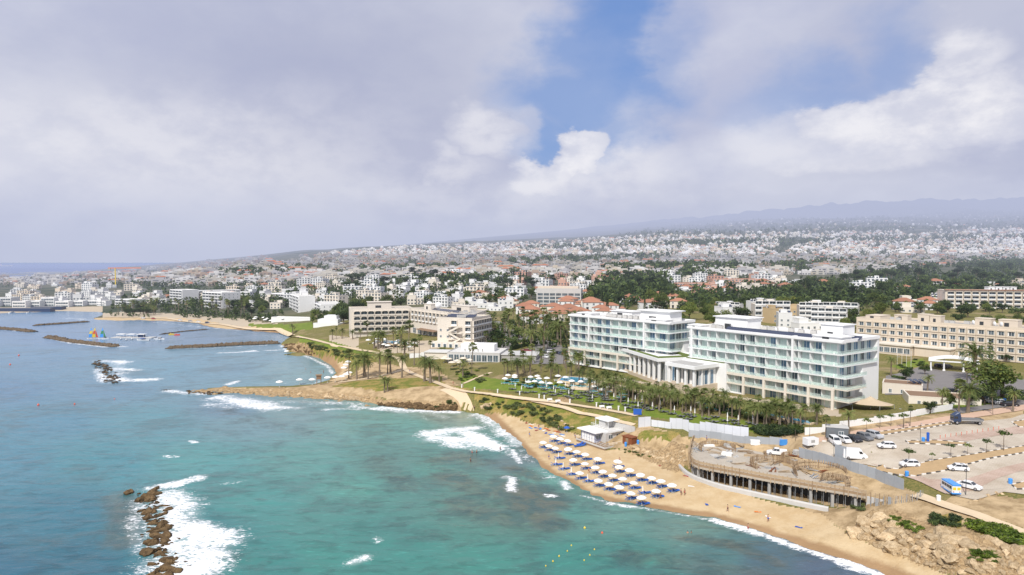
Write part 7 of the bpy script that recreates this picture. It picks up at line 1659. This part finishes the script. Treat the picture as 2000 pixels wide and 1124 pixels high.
# lamps, posts, bins
def lamp_proto():
    root = empty('street_lamp', (0, 0, 0)); b = MB(); b.tube([(0, 0, -.3), (0, 0, 6.6)], [.09, .05], 7); b.build('pole', M['dark'], root); b = MB(); b.tube([(0, 0, 6.5), (.3, 0, 6.9), (1.1, 0, 7.05)], .035, 5); b.build('arm', M['dark'], root); b = MB(); b.box(.9, 1.6, -.14, .14, 6.98, 7.12, 0); b.build('lamp_head', M['metal'], root); return root
LP = lamp_proto()
for i, (u, v, s, w_) in enumerate([(1797,866,.72,'in the middle bed of the car park'),(1628,902,.62,'left of the grey site board'),(1886,968,.9,'between the minibus and the white sedan'),(1581,862,.7,'by the white trailer'),(1765,838,.75,'by the pavement palm'),(1888,770,1.0,'in the palm clump by the round tree'),(1000,660,1.1,'by the villa road'),(1018,690,1.0,'by the hotel parking'),(1750,724,.8,'first at the hotel drive'),(648,672,.8,'on the bay promenade bend')]):
    o = place(LP, i, at(u, v), cr.uniform(0, 6), s, 'dark street lamp %s' % w_, 'street lamps'); o['category'] = 'street lamp'
fp = MB(); fp.cyl(0, 0, -.2, 6.5, .05); fp.blob((0, 0, 6.5), .1); fp = fp.mesh('flagpole', [M['white']])
for i in range(4): tag(inst(fp, 'flagpole', None, at(1752 + i * 9, 712 + i * 2)), 'white flagpole before the beige hotel, %s from the left' % nth(i + 1), 'flagpole', 'flagpoles before the beige hotel')
bp = MB(); bp.cyl(0, 0, -.1, 1.0, .05); bp.cyl(0, 0, .8, 1.02, .07, m=0); bp = bp.mesh('barrier_post', [M['car_redor']])
for i in range(12): u, v = 1836 + i * 10.4, 858 - i * 1.6; tag(inst(bp, 'barrier_post', None, at(u, v)), 'thin red barrier post in the row across the car park, %s from the left' % nth(i + 1), 'post', 'red posts across the car park')
def bin_at(u, v, paint, lb, s=1.0, h=1.1):
    e = empty('litter_bin', at(u, v), 0, lb, 'bin'); b = MB(); b.cyl(0, 0, 0, h, .38 * s, .42 * s, 10); b.build('body', M[paint], e); b = MB(); b.cyl(0, 0, h, h + .15, .45 * s, .3 * s, 10); b.build('lid', M[paint], e)
bin_at(1771, 931, 'car_sky', 'blue bin at the near corner of the long bed'); bin_at(1973, 946, 'car_sky', 'blue bin by the small bed at the frame edge'); bin_at(1803, 864, 'car_sky', 'blue bin beside the lamp in the middle bed'); bin_at(1812, 864, 'blue_fab', 'tall dark blue bin in the middle bed', .8, 2.3); bin_at(1833, 979, 'white', 'white bin beside the coast path'); bin_at(1962, 786, 'car_sky', 'blue bin under the round tree'); bin_at(1222, 872, 'car_sky', 'blue bin by the timber hut', .9); bin_at(1246, 868, 'car_sky', 'blue bin right of the timber hut', .9)
bl_ = MB(); bl_.cyl(0, 0, -.1, .9, .16, n=6); bl_.box(-.2, .2, -.2, .2, .9, 1.0); bl_ = bl_.mesh('path_bollard', [M['white']])
for i, (u, v) in enumerate([(902,758),(927,764),(972,768),(1015,772),(1053,778),(1063,780),(1113,788),(1165,795),(1208,802),(1221,804)]): tag(inst(bl_, 'path_bollard', None, at(u, v), 0, 1.5), 'white bollard on the lawn side of the garden path, %s from the slipway' % nth(i + 1), 'bollard', 'white bollards along the garden path')
bn = MB(); bn.box(-.8, .8, -.2, .2, .38, .46); bn.box(-.7, -.55, -.18, .18, 0, .38); bn.box(.55, .7, -.18, .18, 0, .38); bn.box(-.8, .8, .2, .26, .5, .9); bn = bn.mesh('bench', [M['white']])
for i, (u, v) in enumerate([(1074,784),(1090,787),(1190,800),(1176,798)]): tag(inst(bn, 'bench', None, at(u, v), .3, 1.2), 'white bench beside the garden path, %s from the slipway' % nth(i + 1), 'bench', 'white benches')
e = empty('info_panel', at(1245, 812), R(-10), 'round cornered blue panel at the lawn edge by the hoarding', 'sign'); b = MB(); b.box(-1.3, 1.3, -.05, .05, .3, 2.2, 0); b.build('panel', M['blue_fab'], e); b = MB(); b.cyl(-.9, .1, -.2, .4, .05); b.cyl(.9, .1, -.2, .4, .05); b.build('foot', M['metal'], e)
def watch_tower(u, v):
    p = at(u, v); e = empty('lifeguard_tower', p, .2, 'dark timber lifeguard tower on the jetty root', 'lifeguard tower'); b = MB(); b.box(-1, 1, -1, 1, 2.6, 4.4, 0); b.build('cabin', M['roofbrown'], e); b = MB(); b.box(-1.4, 1.4, -1.4, 1.4, 4.4, 4.6, 0); b.build('roof', M['wood'], e); l = MB(); l.box(-.08, .08, -.08, .08, -.5, 2.6, 0); l = l.mesh('leg', [M['roofbrown']])
    for x in (-.9, .9):
        for y in (-.9, .9): inst(l, 'leg', e, (x, y, 0))
watch_tower(623, 752)

# ------------------------------------------------------------------ rocks
def rock_mesh(k, flat=.7):
    import bmesh
    bm = bmesh.new(); bmesh.ops.create_icosphere(bm, subdivisions=3, radius=1.0); r = random.Random(k)
    o = Vector((r.uniform(0, 50), r.uniform(0, 50), 3)); sx, sy = r.uniform(.8, 1.25), r.uniform(.7, 1.0)
    cuts = [(Vector((r.gauss(0, 1), r.gauss(0, 1), r.gauss(0, .8))).normalized(), r.uniform(.55, .9)) for _ in range(15)]
    for v in bm.verts:
        p = v.co.copy()
        for n, d in cuts:
            q = p.dot(n)
            if q > d: p -= n * (q - d) * 1.0
        p *= 1 + .20 * mnoise.noise(p * 1.4 + o) + .14 * mnoise.noise(p * 3.5 + o) + .09 * mnoise.noise(p * 8 + o)
        v.co = Vector((p.x * sx, p.y * sy, p.z * flat))
    me = bpy.data.meshes.new('rock'); bm.to_mesh(me); bm.free(); return me
def rockmat(name, c1, c2, c3):
    m, t = newmat(name); P = t.pos(); n1 = t.noise(1.1, 6, .7, P); n2 = t.noise(4.5, 4, .7, P); oi = t.n('ShaderNodeObjectInfo').outputs['Random']
    c = t.mix(t.step(n1, .35, .65), c1, c2); c = t.mix(t.step(n2, .52, .72), c, c3); g = t.n('ShaderNodeNewGeometry'); s = t.n('ShaderNodeSeparateXYZ'); t.put(s.inputs[0], P)
    wet = t.math('SUBTRACT', 1.0, t.step(s.outputs[2], .1, .75)); c = t.vmath('SCALE', c, scale=t.math('SUBTRACT', 1.0, t.math('MULTIPLY', wet, .6)))
    c = t.vmath('SCALE', c, scale=t.math('ADD', .8, t.math('MULTIPLY', oi, .4))); bp_ = t.n('ShaderNodeBump'); bp_.inputs['Distance'].default_value = .35; bp_.inputs['Strength'].default_value = .9; t.put(bp_.inputs['Height'], t.math('ADD', n1, t.math('MULTIPLY', n2, .5)))
    finish(m, bsdf(t, c, .9, 0, .2, bp_.outputs[0])); return m
M['rock_tan'] = rockmat('tan_limestone', lin(206, 184, 150), lin(178, 154, 120), lin(112, 92, 68)); M['rock_br'] = rockmat('brown_wet_rock', lin(126, 104, 74), lin(92, 74, 52), lin(56, 45, 33)); M['rock_dk'] = rockmat('dark_rock', lin(112, 98, 80), lin(84, 72, 58), lin(50, 43, 36))
RK = {}
for key in ('rock_tan', 'rock_br', 'rock_dk'):
    RK[key] = []
    for k in range(5): me = rock_mesh(k + 10 * len(RK)); me.materials.append(M[key]); RK[key].append(me)
rr_ = random.Random(31)
RUB = []
def rocks(label, grp, mk, spots, sink=.25, name='rock', keep=999):
    """the largest of a heap are rocks of their own; the small rest goes into the rubble"""
    spots = sorted(spots, key=lambda t: -t[1]); RUB.extend((mk, p, s, sink) for p, s in spots[keep:])
    for i, (p, s) in enumerate(sorted(spots[:keep], key=lambda t: t[0].x)):
        o = inst(RK[mk][rr_.randrange(5)], name, None, (p.x, p.y, p.z - s * sink), rr_.uniform(0, 6.28), (s * rr_.uniform(.85, 1.3), s * rr_.uniform(.8, 1.15), s * rr_.uniform(.75, 1.1))); o.rotation_euler.x = rr_.uniform(-.25, .25); o.rotation_euler.y = rr_.uniform(-.25, .25)
        tag(o, '%s, %s from the left' % (label, nth(i + 1)), 'rock', grp)
def rubble():
    vs, fs, ms, keys = [], [], [], ['rock_tan', 'rock_br', 'rock_dk']; n0 = 0; cache = {}
    for mk, p, s, sink in RUB:
        me = RK[mk][rr_.randrange(5)]
        if me.name not in cache: cache[me.name] = (np.array([v.co for v in me.vertices]), [tuple(f.vertices) for f in me.polygons])
        V, F = cache[me.name]; a = rr_.uniform(0, 6.28); c, sn = math.cos(a), math.sin(a)
        Q = np.stack([(V[:, 0] * c - V[:, 1] * sn) * s * rr_.uniform(.85, 1.3), (V[:, 0] * sn + V[:, 1] * c) * s * rr_.uniform(.8, 1.15), V[:, 2] * s], -1) + np.array((p.x, p.y, p.z - s * sink))
        vs += Q.tolist(); fs += [tuple(i + n0 for i in f) for f in F]; ms += [keys.index(mk)] * len(F); n0 += len(V)
    b = MB(); b.v, b.f, b.m = vs, fs, ms; tag(b.build('rubble', [M[k] for k in keys]), 'small rocks and rubble between the boulders along the shore', 'rubble', kind='stuff')
def along(line, n, wid, smin, smax, z=0.0, pw=2.0):
    out = []; P = [W(u, v) for u, v in line]
    for _ in range(n):
        k = rr_.randrange(len(P) - 1); q = P[k].lerp(P[k + 1], rr_.random()); out.append((Vector((q.x + rr_.gauss(0, wid), q.y + rr_.gauss(0, wid), z)), smin + (smax - smin) * rr_.random() ** pw))
    return out
rocks('brown rock of the nearest breakwater in the surf', 'rocks of the nearest breakwater', 'rock_br', along([(292,960),(298,985),(300,1003),(310,1030),(318,1055),(318,1085),(330,1110),(328,1130)], 190, 1.15, .45, 1.9) + along([(268,962),(276,1005),(283,1060),(290,1090)], 14, .8, .35, .8) + along([(345,1000),(352,1075),(358,1110)], 22, 1.0, .3, .7), .05, keep=85)
rocks('brown rock of the short breakwater in mid bay', 'rocks of the mid bay breakwater', 'rock_dk', along([(190,706),(200,716),(212,732),(222,748)], 150, 1.7, .6, 1.7), .1, keep=35)
rocks('dark rock at the tip of the long jetty', 'rocks at the jetty tip', 'rock_br', along([(320,762),(334,763)], 12, .6, .4, .9) + along([(368,766),(398,769),(420,770)], 40, 1.2, .5, 1.4), .1, keep=12)
def spots(poly, n, smin, smax, dm, pw=2.0): return [(p, smin + (smax - smin) * rr_.random() ** pw) for u, p in grid_pick(poly, n, dm, rr_)]
rocks('tan boulder along the top of the jetty', 'boulders on the jetty', 'rock_tan', spots([(420,760),(480,763),(560,764),(640,770),(720,776),(716,784),(600,777),(480,768),(420,765)], 120, .5, 1.7, .7), .25, keep=40)
rocks('dark cliff boulder at the foot of the headland', 'boulders under the headland', 'rock_br', spots([(738,785),(800,788),(850,792),(892,792),(893,803),(800,798),(742,794)], 90, .5, 2.1, .7), .2, keep=32)
rocks('tan rock on the cove point under the bluff', 'rocks of the cove point', 'rock_br', spots([(548,673),(575,670),(620,690),(612,697),(575,685),(556,680)], 50, .6, 2.2, 1.1), .2, keep=15)
rocks('pale boulder on the rubble slope beside the beach bar', 'boulders beside the beach bar', 'rock_tan', spots([(1240,872),(1300,884),(1340,880),(1342,898),(1310,905),(1270,893),(1235,884)], 80, .3, 1.3, .6), .3, keep=16)
rocks('large pale boulder of the cliff under the coast path', 'boulders under the coast path', 'rock_tan', [(at(u, v), s * 1.08) for u, v, s in [(1692,1022,2.9),(1720,1012,2.2),(1745,1040,2.4),(1672,1040,2.0),(1728,1048,1.8),(1752,1068,2.3),(1712,1042,1.6),(1765,1060,1.2),(1807,1062,2.0),(1826,1052,2.2),(1850,1055,2.1),(1875,1058,3.0),(1892,1066,2.4),(1850,1072,1.9),(1860,1090,1.6),(1808,1078,1.5),(1840,1040,1.8),(1925,1052,1.6),(1950,1062,1.8),(1985,1076,2.2),(1965,1072,1.4),(1900,1100,1.3),(1935,1104,1.2),(1980,1105,1.4)]], .12)
rocks('small pale boulder at the foot of the coast path cliff', 'small boulders under the coast path', 'rock_tan', spots([(1655,1046),(1690,1002),(1790,1032),(1900,1068),(2000,1080),(2000,1124),(1860,1122),(1760,1086)], 210, .3, 1.5, .7), .2, keep=46)
rocks('pale boulder on the dry plot right of the minibus', 'boulders on the dry plot', 'rock_tan', [(at(u, v), s) for u, v, s in [(1872,985,.7),(1894,982,.6),(1904,978,.7),(1928,968,.8),(1946,964,.9),(1958,965,.7),(1915,975,.5)]])
rocks('pale rock on the bank below the garden path', 'rocks on the bank', 'rock_tan', [(at(u, v), s) for u, v, s in [(950,790,2.0),(944,794,1.2),(958,788,1.3),(1098,822,1.2),(1105,828,1.0),(1118,834,.9),(1090,815,.8)]] )
rubble()
def breakwater(label, line, wd, h):
    P = [W(u, v) for u, v in line]; Q = []
    for a, c in zip(P, P[1:]):
        k = max(2, int((c - a).length / 1.0)); Q += [a.lerp(c, j / k) for j in range(k)]
    Q.append(P[-1]); O = Q[0]; b = MB(); vs = []; nr = 11
    for i, p in enumerate(Q):
        t = (Q[min(i + 1, len(Q) - 1)] - Q[max(i - 1, 0)]).normalized(); s = Vector((-t.y, t.x, 0)); e = min(1, min(i, len(Q) - 1 - i) / 4 + .15)
        for k in range(nr):
            x = (k / (nr - 1) - .5) * 2; q = p + s * x * wd * (.7 + .3 * e); nz = mnoise.noise((q.x * .9, q.y * .9, 2)) + .6 * mnoise.noise((q.x * 2.1, q.y * 2.1, 6)); z = h * e * (1 - x * x) + nz * .55 * h - .35; vs.append((q.x - O.x + nz * .4, q.y - O.y + nz * .3, z))
    b.mesh_add(vs, [(i * nr + k, i * nr + k + 1, i * nr + nr + k + 1, i * nr + nr + k)[::-1] for i in range(len(Q) - 1) for k in range(nr - 1)]); o = b.build('breakwater', M['rock_dk'], None, tuple(O)); tag(o, label, 'breakwater')
breakwater('long dark rock breakwater before the sailing catamarans', [(92,659),(140,668),(190,674),(230,678)], 4.5, 2.0); breakwater('dark rock breakwater cut by the frame edge', [(-40,640),(30,645),(66,649)], 4.5, 2.0)
breakwater('thin dark breakwater running out from the bay lawn', [(548,671),(470,674),(400,678),(322,682)], 3.6, 2.2); breakwater('thin low breakwater at the harbour mouth', [(62,637),(120,633),(175,629)], 3.0, 1.6); breakwater('low dark mole with posts reaching from the bay beach', [(408,644),(360,648),(310,654)], 1.6, 1.0)

# ------------------------------------------------------------------ people
def person_mesh(pose):
    """one skinned skeleton: joints with radii, grown into a single surface; five fingers on each hand"""
    J, E, Rr = [], [], []
    def j(p, r, par=None):
        J.append(p); Rr.append(r); 
        if par is not None: E.append((par, len(J) - 1))
        return len(J) - 1
    st = {'stand': (.0, .0), 'walk': (.28, .35), 'wade': (.12, .15)}[pose]
    pel = j((0, 0, .95), .125); wa = j((0, .01, 1.12), .115, pel); chst = j((0, .01, 1.30), .14, wa); nk = j((0, .01, 1.48), .055, chst); hd = j((0, -.01, 1.60), .085, nk); tp = j((0, -.01, 1.70), .07, hd)
    for s in (-1, 1):
        sh = j((s * .17, .01, 1.40), .06, chst); el = j((s * .24, .03 - s * st[1] * .25, 1.13), .042, sh); wr = j((s * .27, -.05 - s * st[1] * .5, .90), .028, el); pm = j((s * .275, -.065 - s * st[1] * .55, .83), .034, wr)
        for q in range(4): f = j((s * .275 + s * .004, -.09 + q * .02 - s * st[1] * .57, .765 - (.012 if q in (1, 2) else 0)), .010, pm); j((s * .268, -.095 + q * .02 - s * st[1] * .58, .735 - (.012 if q in (1, 2) else 0)), .008, f)
        j((s * .255, -.115 - s * st[1] * .55, .815), .011, wr)
        hp = j((s * .09, 0, .88), .095, pel); kn = j((s * .10, -.02 + s * st[0] * .55, .48), .060, hp); an = j((s * .10, .03 + s * st[0] * 1.0, .07), .040, kn); j((s * .11, -.13 + s * st[0] * 1.0, .03), .032, an)
    me = bpy.data.meshes.new('skeleton'); me.from_pydata(J, E, []); o = bpy.data.objects.new('skeleton', me); col.objects.link(o)
    sk = o.modifiers.new('skin', 'SKIN'); sub = o.modifiers.new('sub', 'SUBSURF'); sub.levels = 1; sub.render_levels = 1
    for i, r in enumerate(Rr): me.skin_vertices[0].data[i].radius = (r, r)
    me.skin_vertices[0].data[0].use_root = True
    dg = bpy.context.evaluated_depsgraph_get(); out = bpy.data.meshes.new_from_object(o.evaluated_get(dg)); out.name = 'person'; out.materials.clear(); out.materials.append(M['skin']); bpy.data.objects.remove(o); bpy.data.meshes.remove(me)
    for p in out.polygons: p.use_smooth = True
    return out
PM = {k: person_mesh(k) for k in ('stand', 'walk', 'wade')}
hb_ = MB(); hb_.blob((0, .012, 1.655), (.098, .105, .098), 0, 10, 6); HAIR = hb_.mesh('hair', [M['hair']], True)
sb = MB(); sb.tube([(0, 0, .78), (0, 0, .86), (0, 0, 1.03)], [.19, .185, .155], 10); SWIM = {c: (lambda m_: (m_.materials.clear(), m_.materials.append(M[c]), m_)[2])(sb.mesh('swimwear', [M['swim']], True)) for c in ('swim', 'car_red', 'blue_fab', 'car_sky')}
def face_mesh():
    b = MB(); b.blob((0, -.105, 1.60), (.014, .02, .022), 0, 6, 4); b.blob((-.035, -.088, 1.625), .010, 1, 6, 4); b.blob((.035, -.088, 1.625), .010, 1, 6, 4); b.blob((0, -.092, 1.558), (.024, .008, .006), 2, 6, 4); b.blob((-.09, .0, 1.60), (.012, .02, .03), 0, 6, 4); b.blob((.09, .0, 1.60), (.012, .02, .03), 0, 6, 4); return b.mesh('face', [M['skin'], M['hair'], M['car_red']])
FACE = face_mesh()
def person(u, v, pose, rz, label, sw='swim', dz=0.0, sc=1.0):
    p = at(u, v); o = inst(PM[pose], 'person', None, (p.x, p.y, max(p.z, 0) + dz), rz, sc); tag(o, label, 'person'); inst(HAIR, 'hair', o); inst(SWIM[sw], 'swimwear', o); inst(FACE, 'face', o); return o
for a in [(1330,968,'stand',2.2,'person in dark swimwear standing left of a pair near the last sunshades','swim'),(1337,968,'stand',3.6,'person in red swimwear standing right of a pair near the last sunshades','car_red'),(1421,1000,'walk',1.2,'person walking alone on the open sand below the curved wall','swim'),(1034,853,'stand',.6,'person standing at the upper end of the beach by the first sunshades','car_sky'),(1255,806,'walk',1.5,'person on the garden path by the blue panel','blue_fab'),(926,800,'walk',.4,'person at the foot of the slipway','swim'),(1123,856,'stand',2.0,'person standing by the left corner of the bar deck','blue_fab'),(1091,842,'stand',1.0,'person in blue standing beside the small blue sunshade','car_sky'),(1052,838,'walk',2.6,'person in red shorts walking at the dune foot','car_red'),(1210,905,'stand',.2,'person standing among the sunshades near the bar deck','swim'),(1150,925,'walk',2.0,'person walking at the water edge below the sunshades','car_red'),(1072,898,'walk',.9,'person at the water edge at the upper end of the rows','blue_fab'),(1290,975,'walk',5.0,'person at the water edge below the last sunshade','swim'),(1165,905,'stand',1.0,'person standing between the middle sunshade rows','car_red'),(1500,1020,'walk',2.4,'person in blue walking along the wet sand right of the walker','blue_fab'),(885,752,'walk',.3,'person where the paths meet above the slipway','car_red'),(800,728,'walk',1.0,'person on the headland path between the palms','blue_fab'),(1380,862,'stand',1.0,'worker standing at the back left of the site deck','blue_fab')]: person(*a)
for a in [(1461,1036,'wade',2.0,'person wading in the surf line at the right of the beach','car_red',-.2),(919,902,'stand',1.0,'bather standing in the shallows, nearest of four','swim',-.5),(922,886,'stand',2.0,'bather in the shallows, second of four','car_red',-.5),(931,886,'stand',4.0,'bather in the shallows, third of four','swim',-.5),(977,880,'wade',3.0,'bather in the wash by the slipway beach, alone','swim',-.4),(1343,1041,'stand',0,'bather deep in the water, left of two heads','swim',-1.25),(1350,1041,'stand',1,'bather deep in the water, right of two heads','swim',-1.25),(632,728,'stand',1,'bather in the small round cove, nearest the sand','swim',-.5),(607,728,'stand',2,'bather in the small round cove, middle of three','car_red',-.8),(597,722,'stand',2,'bather in the small round cove, farthest out','swim',-.9)]:
    p = W(a[0], a[1]); o = inst(PM[a[2]], 'person', None, (p.x, p.y, a[6]), a[3]); tag(o, a[4], 'person'); inst(HAIR, 'hair', o); inst(SWIM[a[5]], 'swimwear', o); inst(FACE, 'face', o)
# ------------------------------------------------------------------ boats, pontoon, buoys
def hullmesh(b, L, w, h, m=0, y=0.0):
    n = 7; vs = []
    for i in range(n):
        t = i / (n - 1); ww = w * math.sin(math.pi * min(.5 + .5 * (1 - t) ** .8, 1.0)) if t > .4 else w * (.75 + .25 * t / .4); ww = w * (1 - max(0, (t - .45) / .55) ** 2) if t > .45 else w * (.8 + .44 * t); x = -L / 2 + L * t
        vs += [(x, y - ww / 2, h * (1 + .25 * t)), (x, y + ww / 2, h * (1 + .25 * t)), (x, y + ww * .28, -.2), (x, y - ww * .28, -.2)]
    b.mesh_add(vs, [(i * 4 + k, i * 4 + (k + 1) % 4, i * 4 + 4 + (k + 1) % 4, i * 4 + 4 + k)[::-1] for i in range(n - 1) for k in range(4)] + [(0, 1, 2, 3), tuple(4 * n - 4 + k for k in (3, 2, 1, 0))], m)
def catamaran(u, v, c1, c2, lb, rz):
    root = empty('catamaran', W(u, v), rz, lb, 'sailing boat'); h = MB(); hullmesh(h, 5.4, .5, .5); h = h.mesh('hull', [M['car_white']])
    for y in (-1.2, 1.2): inst(h, 'hull', root, (0, y, 0))
    b = MB(); b.box(-1.8, 1.2, -1.0, 1.0, .5, .56); b.build('trampoline', M['dark'], root); b = MB(); b.cyl(.7, 0, .5, 8.6, .06); b.build('mast', M['metal'], root)
    for i, (z0, z1, c) in enumerate(((1.2, 3.6, c1), (3.6, 6.0, c2), (6.0, 8.3, c1))):
        f = lambda z: -2.2 * (1 - ((z - 1.2) / 7.6) ** 1.4); b = MB(); b.mesh_add([(.6, 0, z0), (.6 + f(z0), .35, z0), (.6 + f(z1), .3, z1), (.6, 0, z1)], [(0, 1, 2, 3)]); b.build('sail_panel', M['car_' + c], root)
    b = MB(); b.mesh_add([(.8, 0, 7.0), (2.4, 0, .8), (.9, .4, 1.2)], [(0, 1, 2)]); b.build('jib', M['car_' + c2], root)
catamaran(178, 662, 'sky', 'yellow', 'beach catamaran with blue and yellow sail, leftmost of three', .5); catamaran(185, 662, 'yellow', 'redor', 'beach catamaran with yellow and red sail, middle of three', .7); catamaran(200, 662, 'sky', 'green', 'beach catamaran with blue and green sail, rightmost of three', .4)
def motorboat(u, v, lb, L=6.5, top='car_white', rz=0.0, cat='motorboat'):
    root = empty('motorboat', W(u, v), rz, lb, cat, 'small craft in the bay'); b = MB(); hullmesh(b, L, L * .34, .9); b.build('hull', M['car_white'], root); b = MB(); b.box(-L * .1, L * .18, -L * .12, L * .12, .95, 1.7); b.build('cabin', M['carglass'], root); b = MB(); b.box(-L * .25, L * .16, -L * .14, L * .14, 1.9, 2.0); 
    for x in (-L * .22, L * .12):
        for y in (-L * .12, L * .12): b.cyl(x, y, .9, 1.9, .04)
    b.build('canopy', M[top], root)
motorboat(280, 666, 'white motorboat with blue canopy at the near side of the pontoon', 8, 'blue_fab', .1); motorboat(312, 664, 'white motorboat at the right end of the pontoon', 7, 'canvas', 0); motorboat(206, 663, 'dark topped dinghy beside the catamarans', 4.5, 'dark', .3); motorboat(237, 612, 'small white boat by the bay spit', 5, 'canvas', 0); motorboat(24, 612, 'boat moored at the harbour quay', 7, 'canvas', 1.2); motorboat(58, 612, 'second boat moored at the harbour quay', 6, 'canvas', 1.0)
p = W(262, 660); root = empty('pontoon', p, -.05, 'white floating pontoon with kiosks and shade roofs in the bay', 'pontoon'); b = MB(); b.box(-16, 16, -4, 4, -.2, .5, 0); b.build('deck', M['grey_lt'], root)
for i in range(3): b = MB(); b.box(-13 + i * 8, -7 + i * 8, -2, 2.5, 2.6, 2.85, 0); [b.cyl(-12.6 + i * 8 + a * 5.2, -1.6 + c * 3.8, .5, 2.6, .06) for a in (0, 1) for c in (0, 1)]; b.build('shade_roof', M['white'], root)
b = MB(); b.box(4, 8, -1.5, 1.5, .5, 2.6, 0); b.build('kiosk', M['car_navy'], root)
js = MB(); hullmesh(js, 3.2, 1.1, .6); js.box(-.9, .3, -.25, .25, .6, .95); js.box(.3, .7, -.3, .3, .6, 1.1); js = js.mesh('jet_ski', [M['car_white']])
for i in range(8): q = W(236 + i * 11, 664 + (i % 2) * 1.2); tag(inst(js, 'jet_ski', None, q, R(-80)), 'white jet ski moored along the pontoon, %s from the left' % nth(i + 1), 'jet ski', 'jet skis at the pontoon')
for u, v, c, lb in ((335, 654, 'yellow', 'yellow pedal boat right of the pontoon'), (346, 655, 'redor', 'red pedal boat right of the pontoon')):
    e = empty('pedal_boat', W(u, v), .3, lb, 'pedal boat'); h = MB(); hullmesh(h, 4, .6, .6); h = h.mesh('float', [M['car_' + c]])
    for y in (-.7, .7): inst(h, 'float', e, (0, y, 0))
    b = MB(); b.box(-1, .8, -.9, .9, .6, .8); b.box(-.9, -.6, -.8, .8, .8, 1.5); b.build('seat', M['car_' + c], e)
def buoy(u, v, c, s, lb, grp):
    p = W(u, v); b = MB(); b.blob((0, 0, .12), .42, 0, 8, 6); b.cyl(0, 0, .4, .75, .12, .08); b.cyl(0, 0, -.3, .0, .2, n=8); o = b.build('buoy', M['car_' + c], None, p, 0, True); o.scale = (s,) * 3; tag(o, lb, 'buoy', grp)
for i, (u, v, c, s) in enumerate([(1142,1032,'yellow',.9),(1176,1042,'redor',.9),(1116,1066,'yellow',.55),(1108,1077,'yellow',.5),(1161,1074,'yellow',.55),(1152,1085,'yellow',.55),(1092,1087,'yellow',.6),(1141,1095,'yellow',.5),(1080,1097,'yellow',.6),(1066,1106,'yellow',.5)]): buoy(u, v, c, s * .7, '%s buoy in the swimming area, %s from the beach' % ('large yellow' if i == 0 else ('red' if i == 1 else 'small yellow'), nth(i + 1)), 'buoys of the swimming area')
for i, (u, v, s) in enumerate([(75,792,1.1),(146,790,.8),(37,695,1.2),(20,713,1.2),(224,780,.6)]): buoy(u, v, 'redor', s, 'red marker buoy on the open water, %s from the nearest' % nth(i + 1), 'red marker buoys')
e = W(12, 519.5); root = empty('cargo_ship', (e.x, 9000 if e.y > 9000 else e.y, 0), 0, 'long hazy cargo ship on the horizon', 'ship'); k = 9000 / e.y if e.y > 9000 else 1; root.location.x = e.x * k; b = MB(); hullmesh(b, 170, 26, 9); b.build('hull', M['car_grey'], root); b = MB(); b.box(-80, -62, -10, 10, 9, 26); b.build('bridge', M['white_far'], root)
def crane():
    p = at(226, 562); e = empty('tower_crane', p, .1, 'thin yellow tower crane above the trees behind the harbour', 'crane'); b = MB(); b.box(-.7, .7, -.7, .7, 0, 34); b.build('mast', M['car_yellow'], e); b = MB(); b.box(-12, 44, -.6, .6, 34, 35.4); b.build('jib', M['car_orange'], e); b = MB(); b.box(-12, -8, -1, 1, 31, 34); b.build('counterweight', M['grey'], e)
crane()
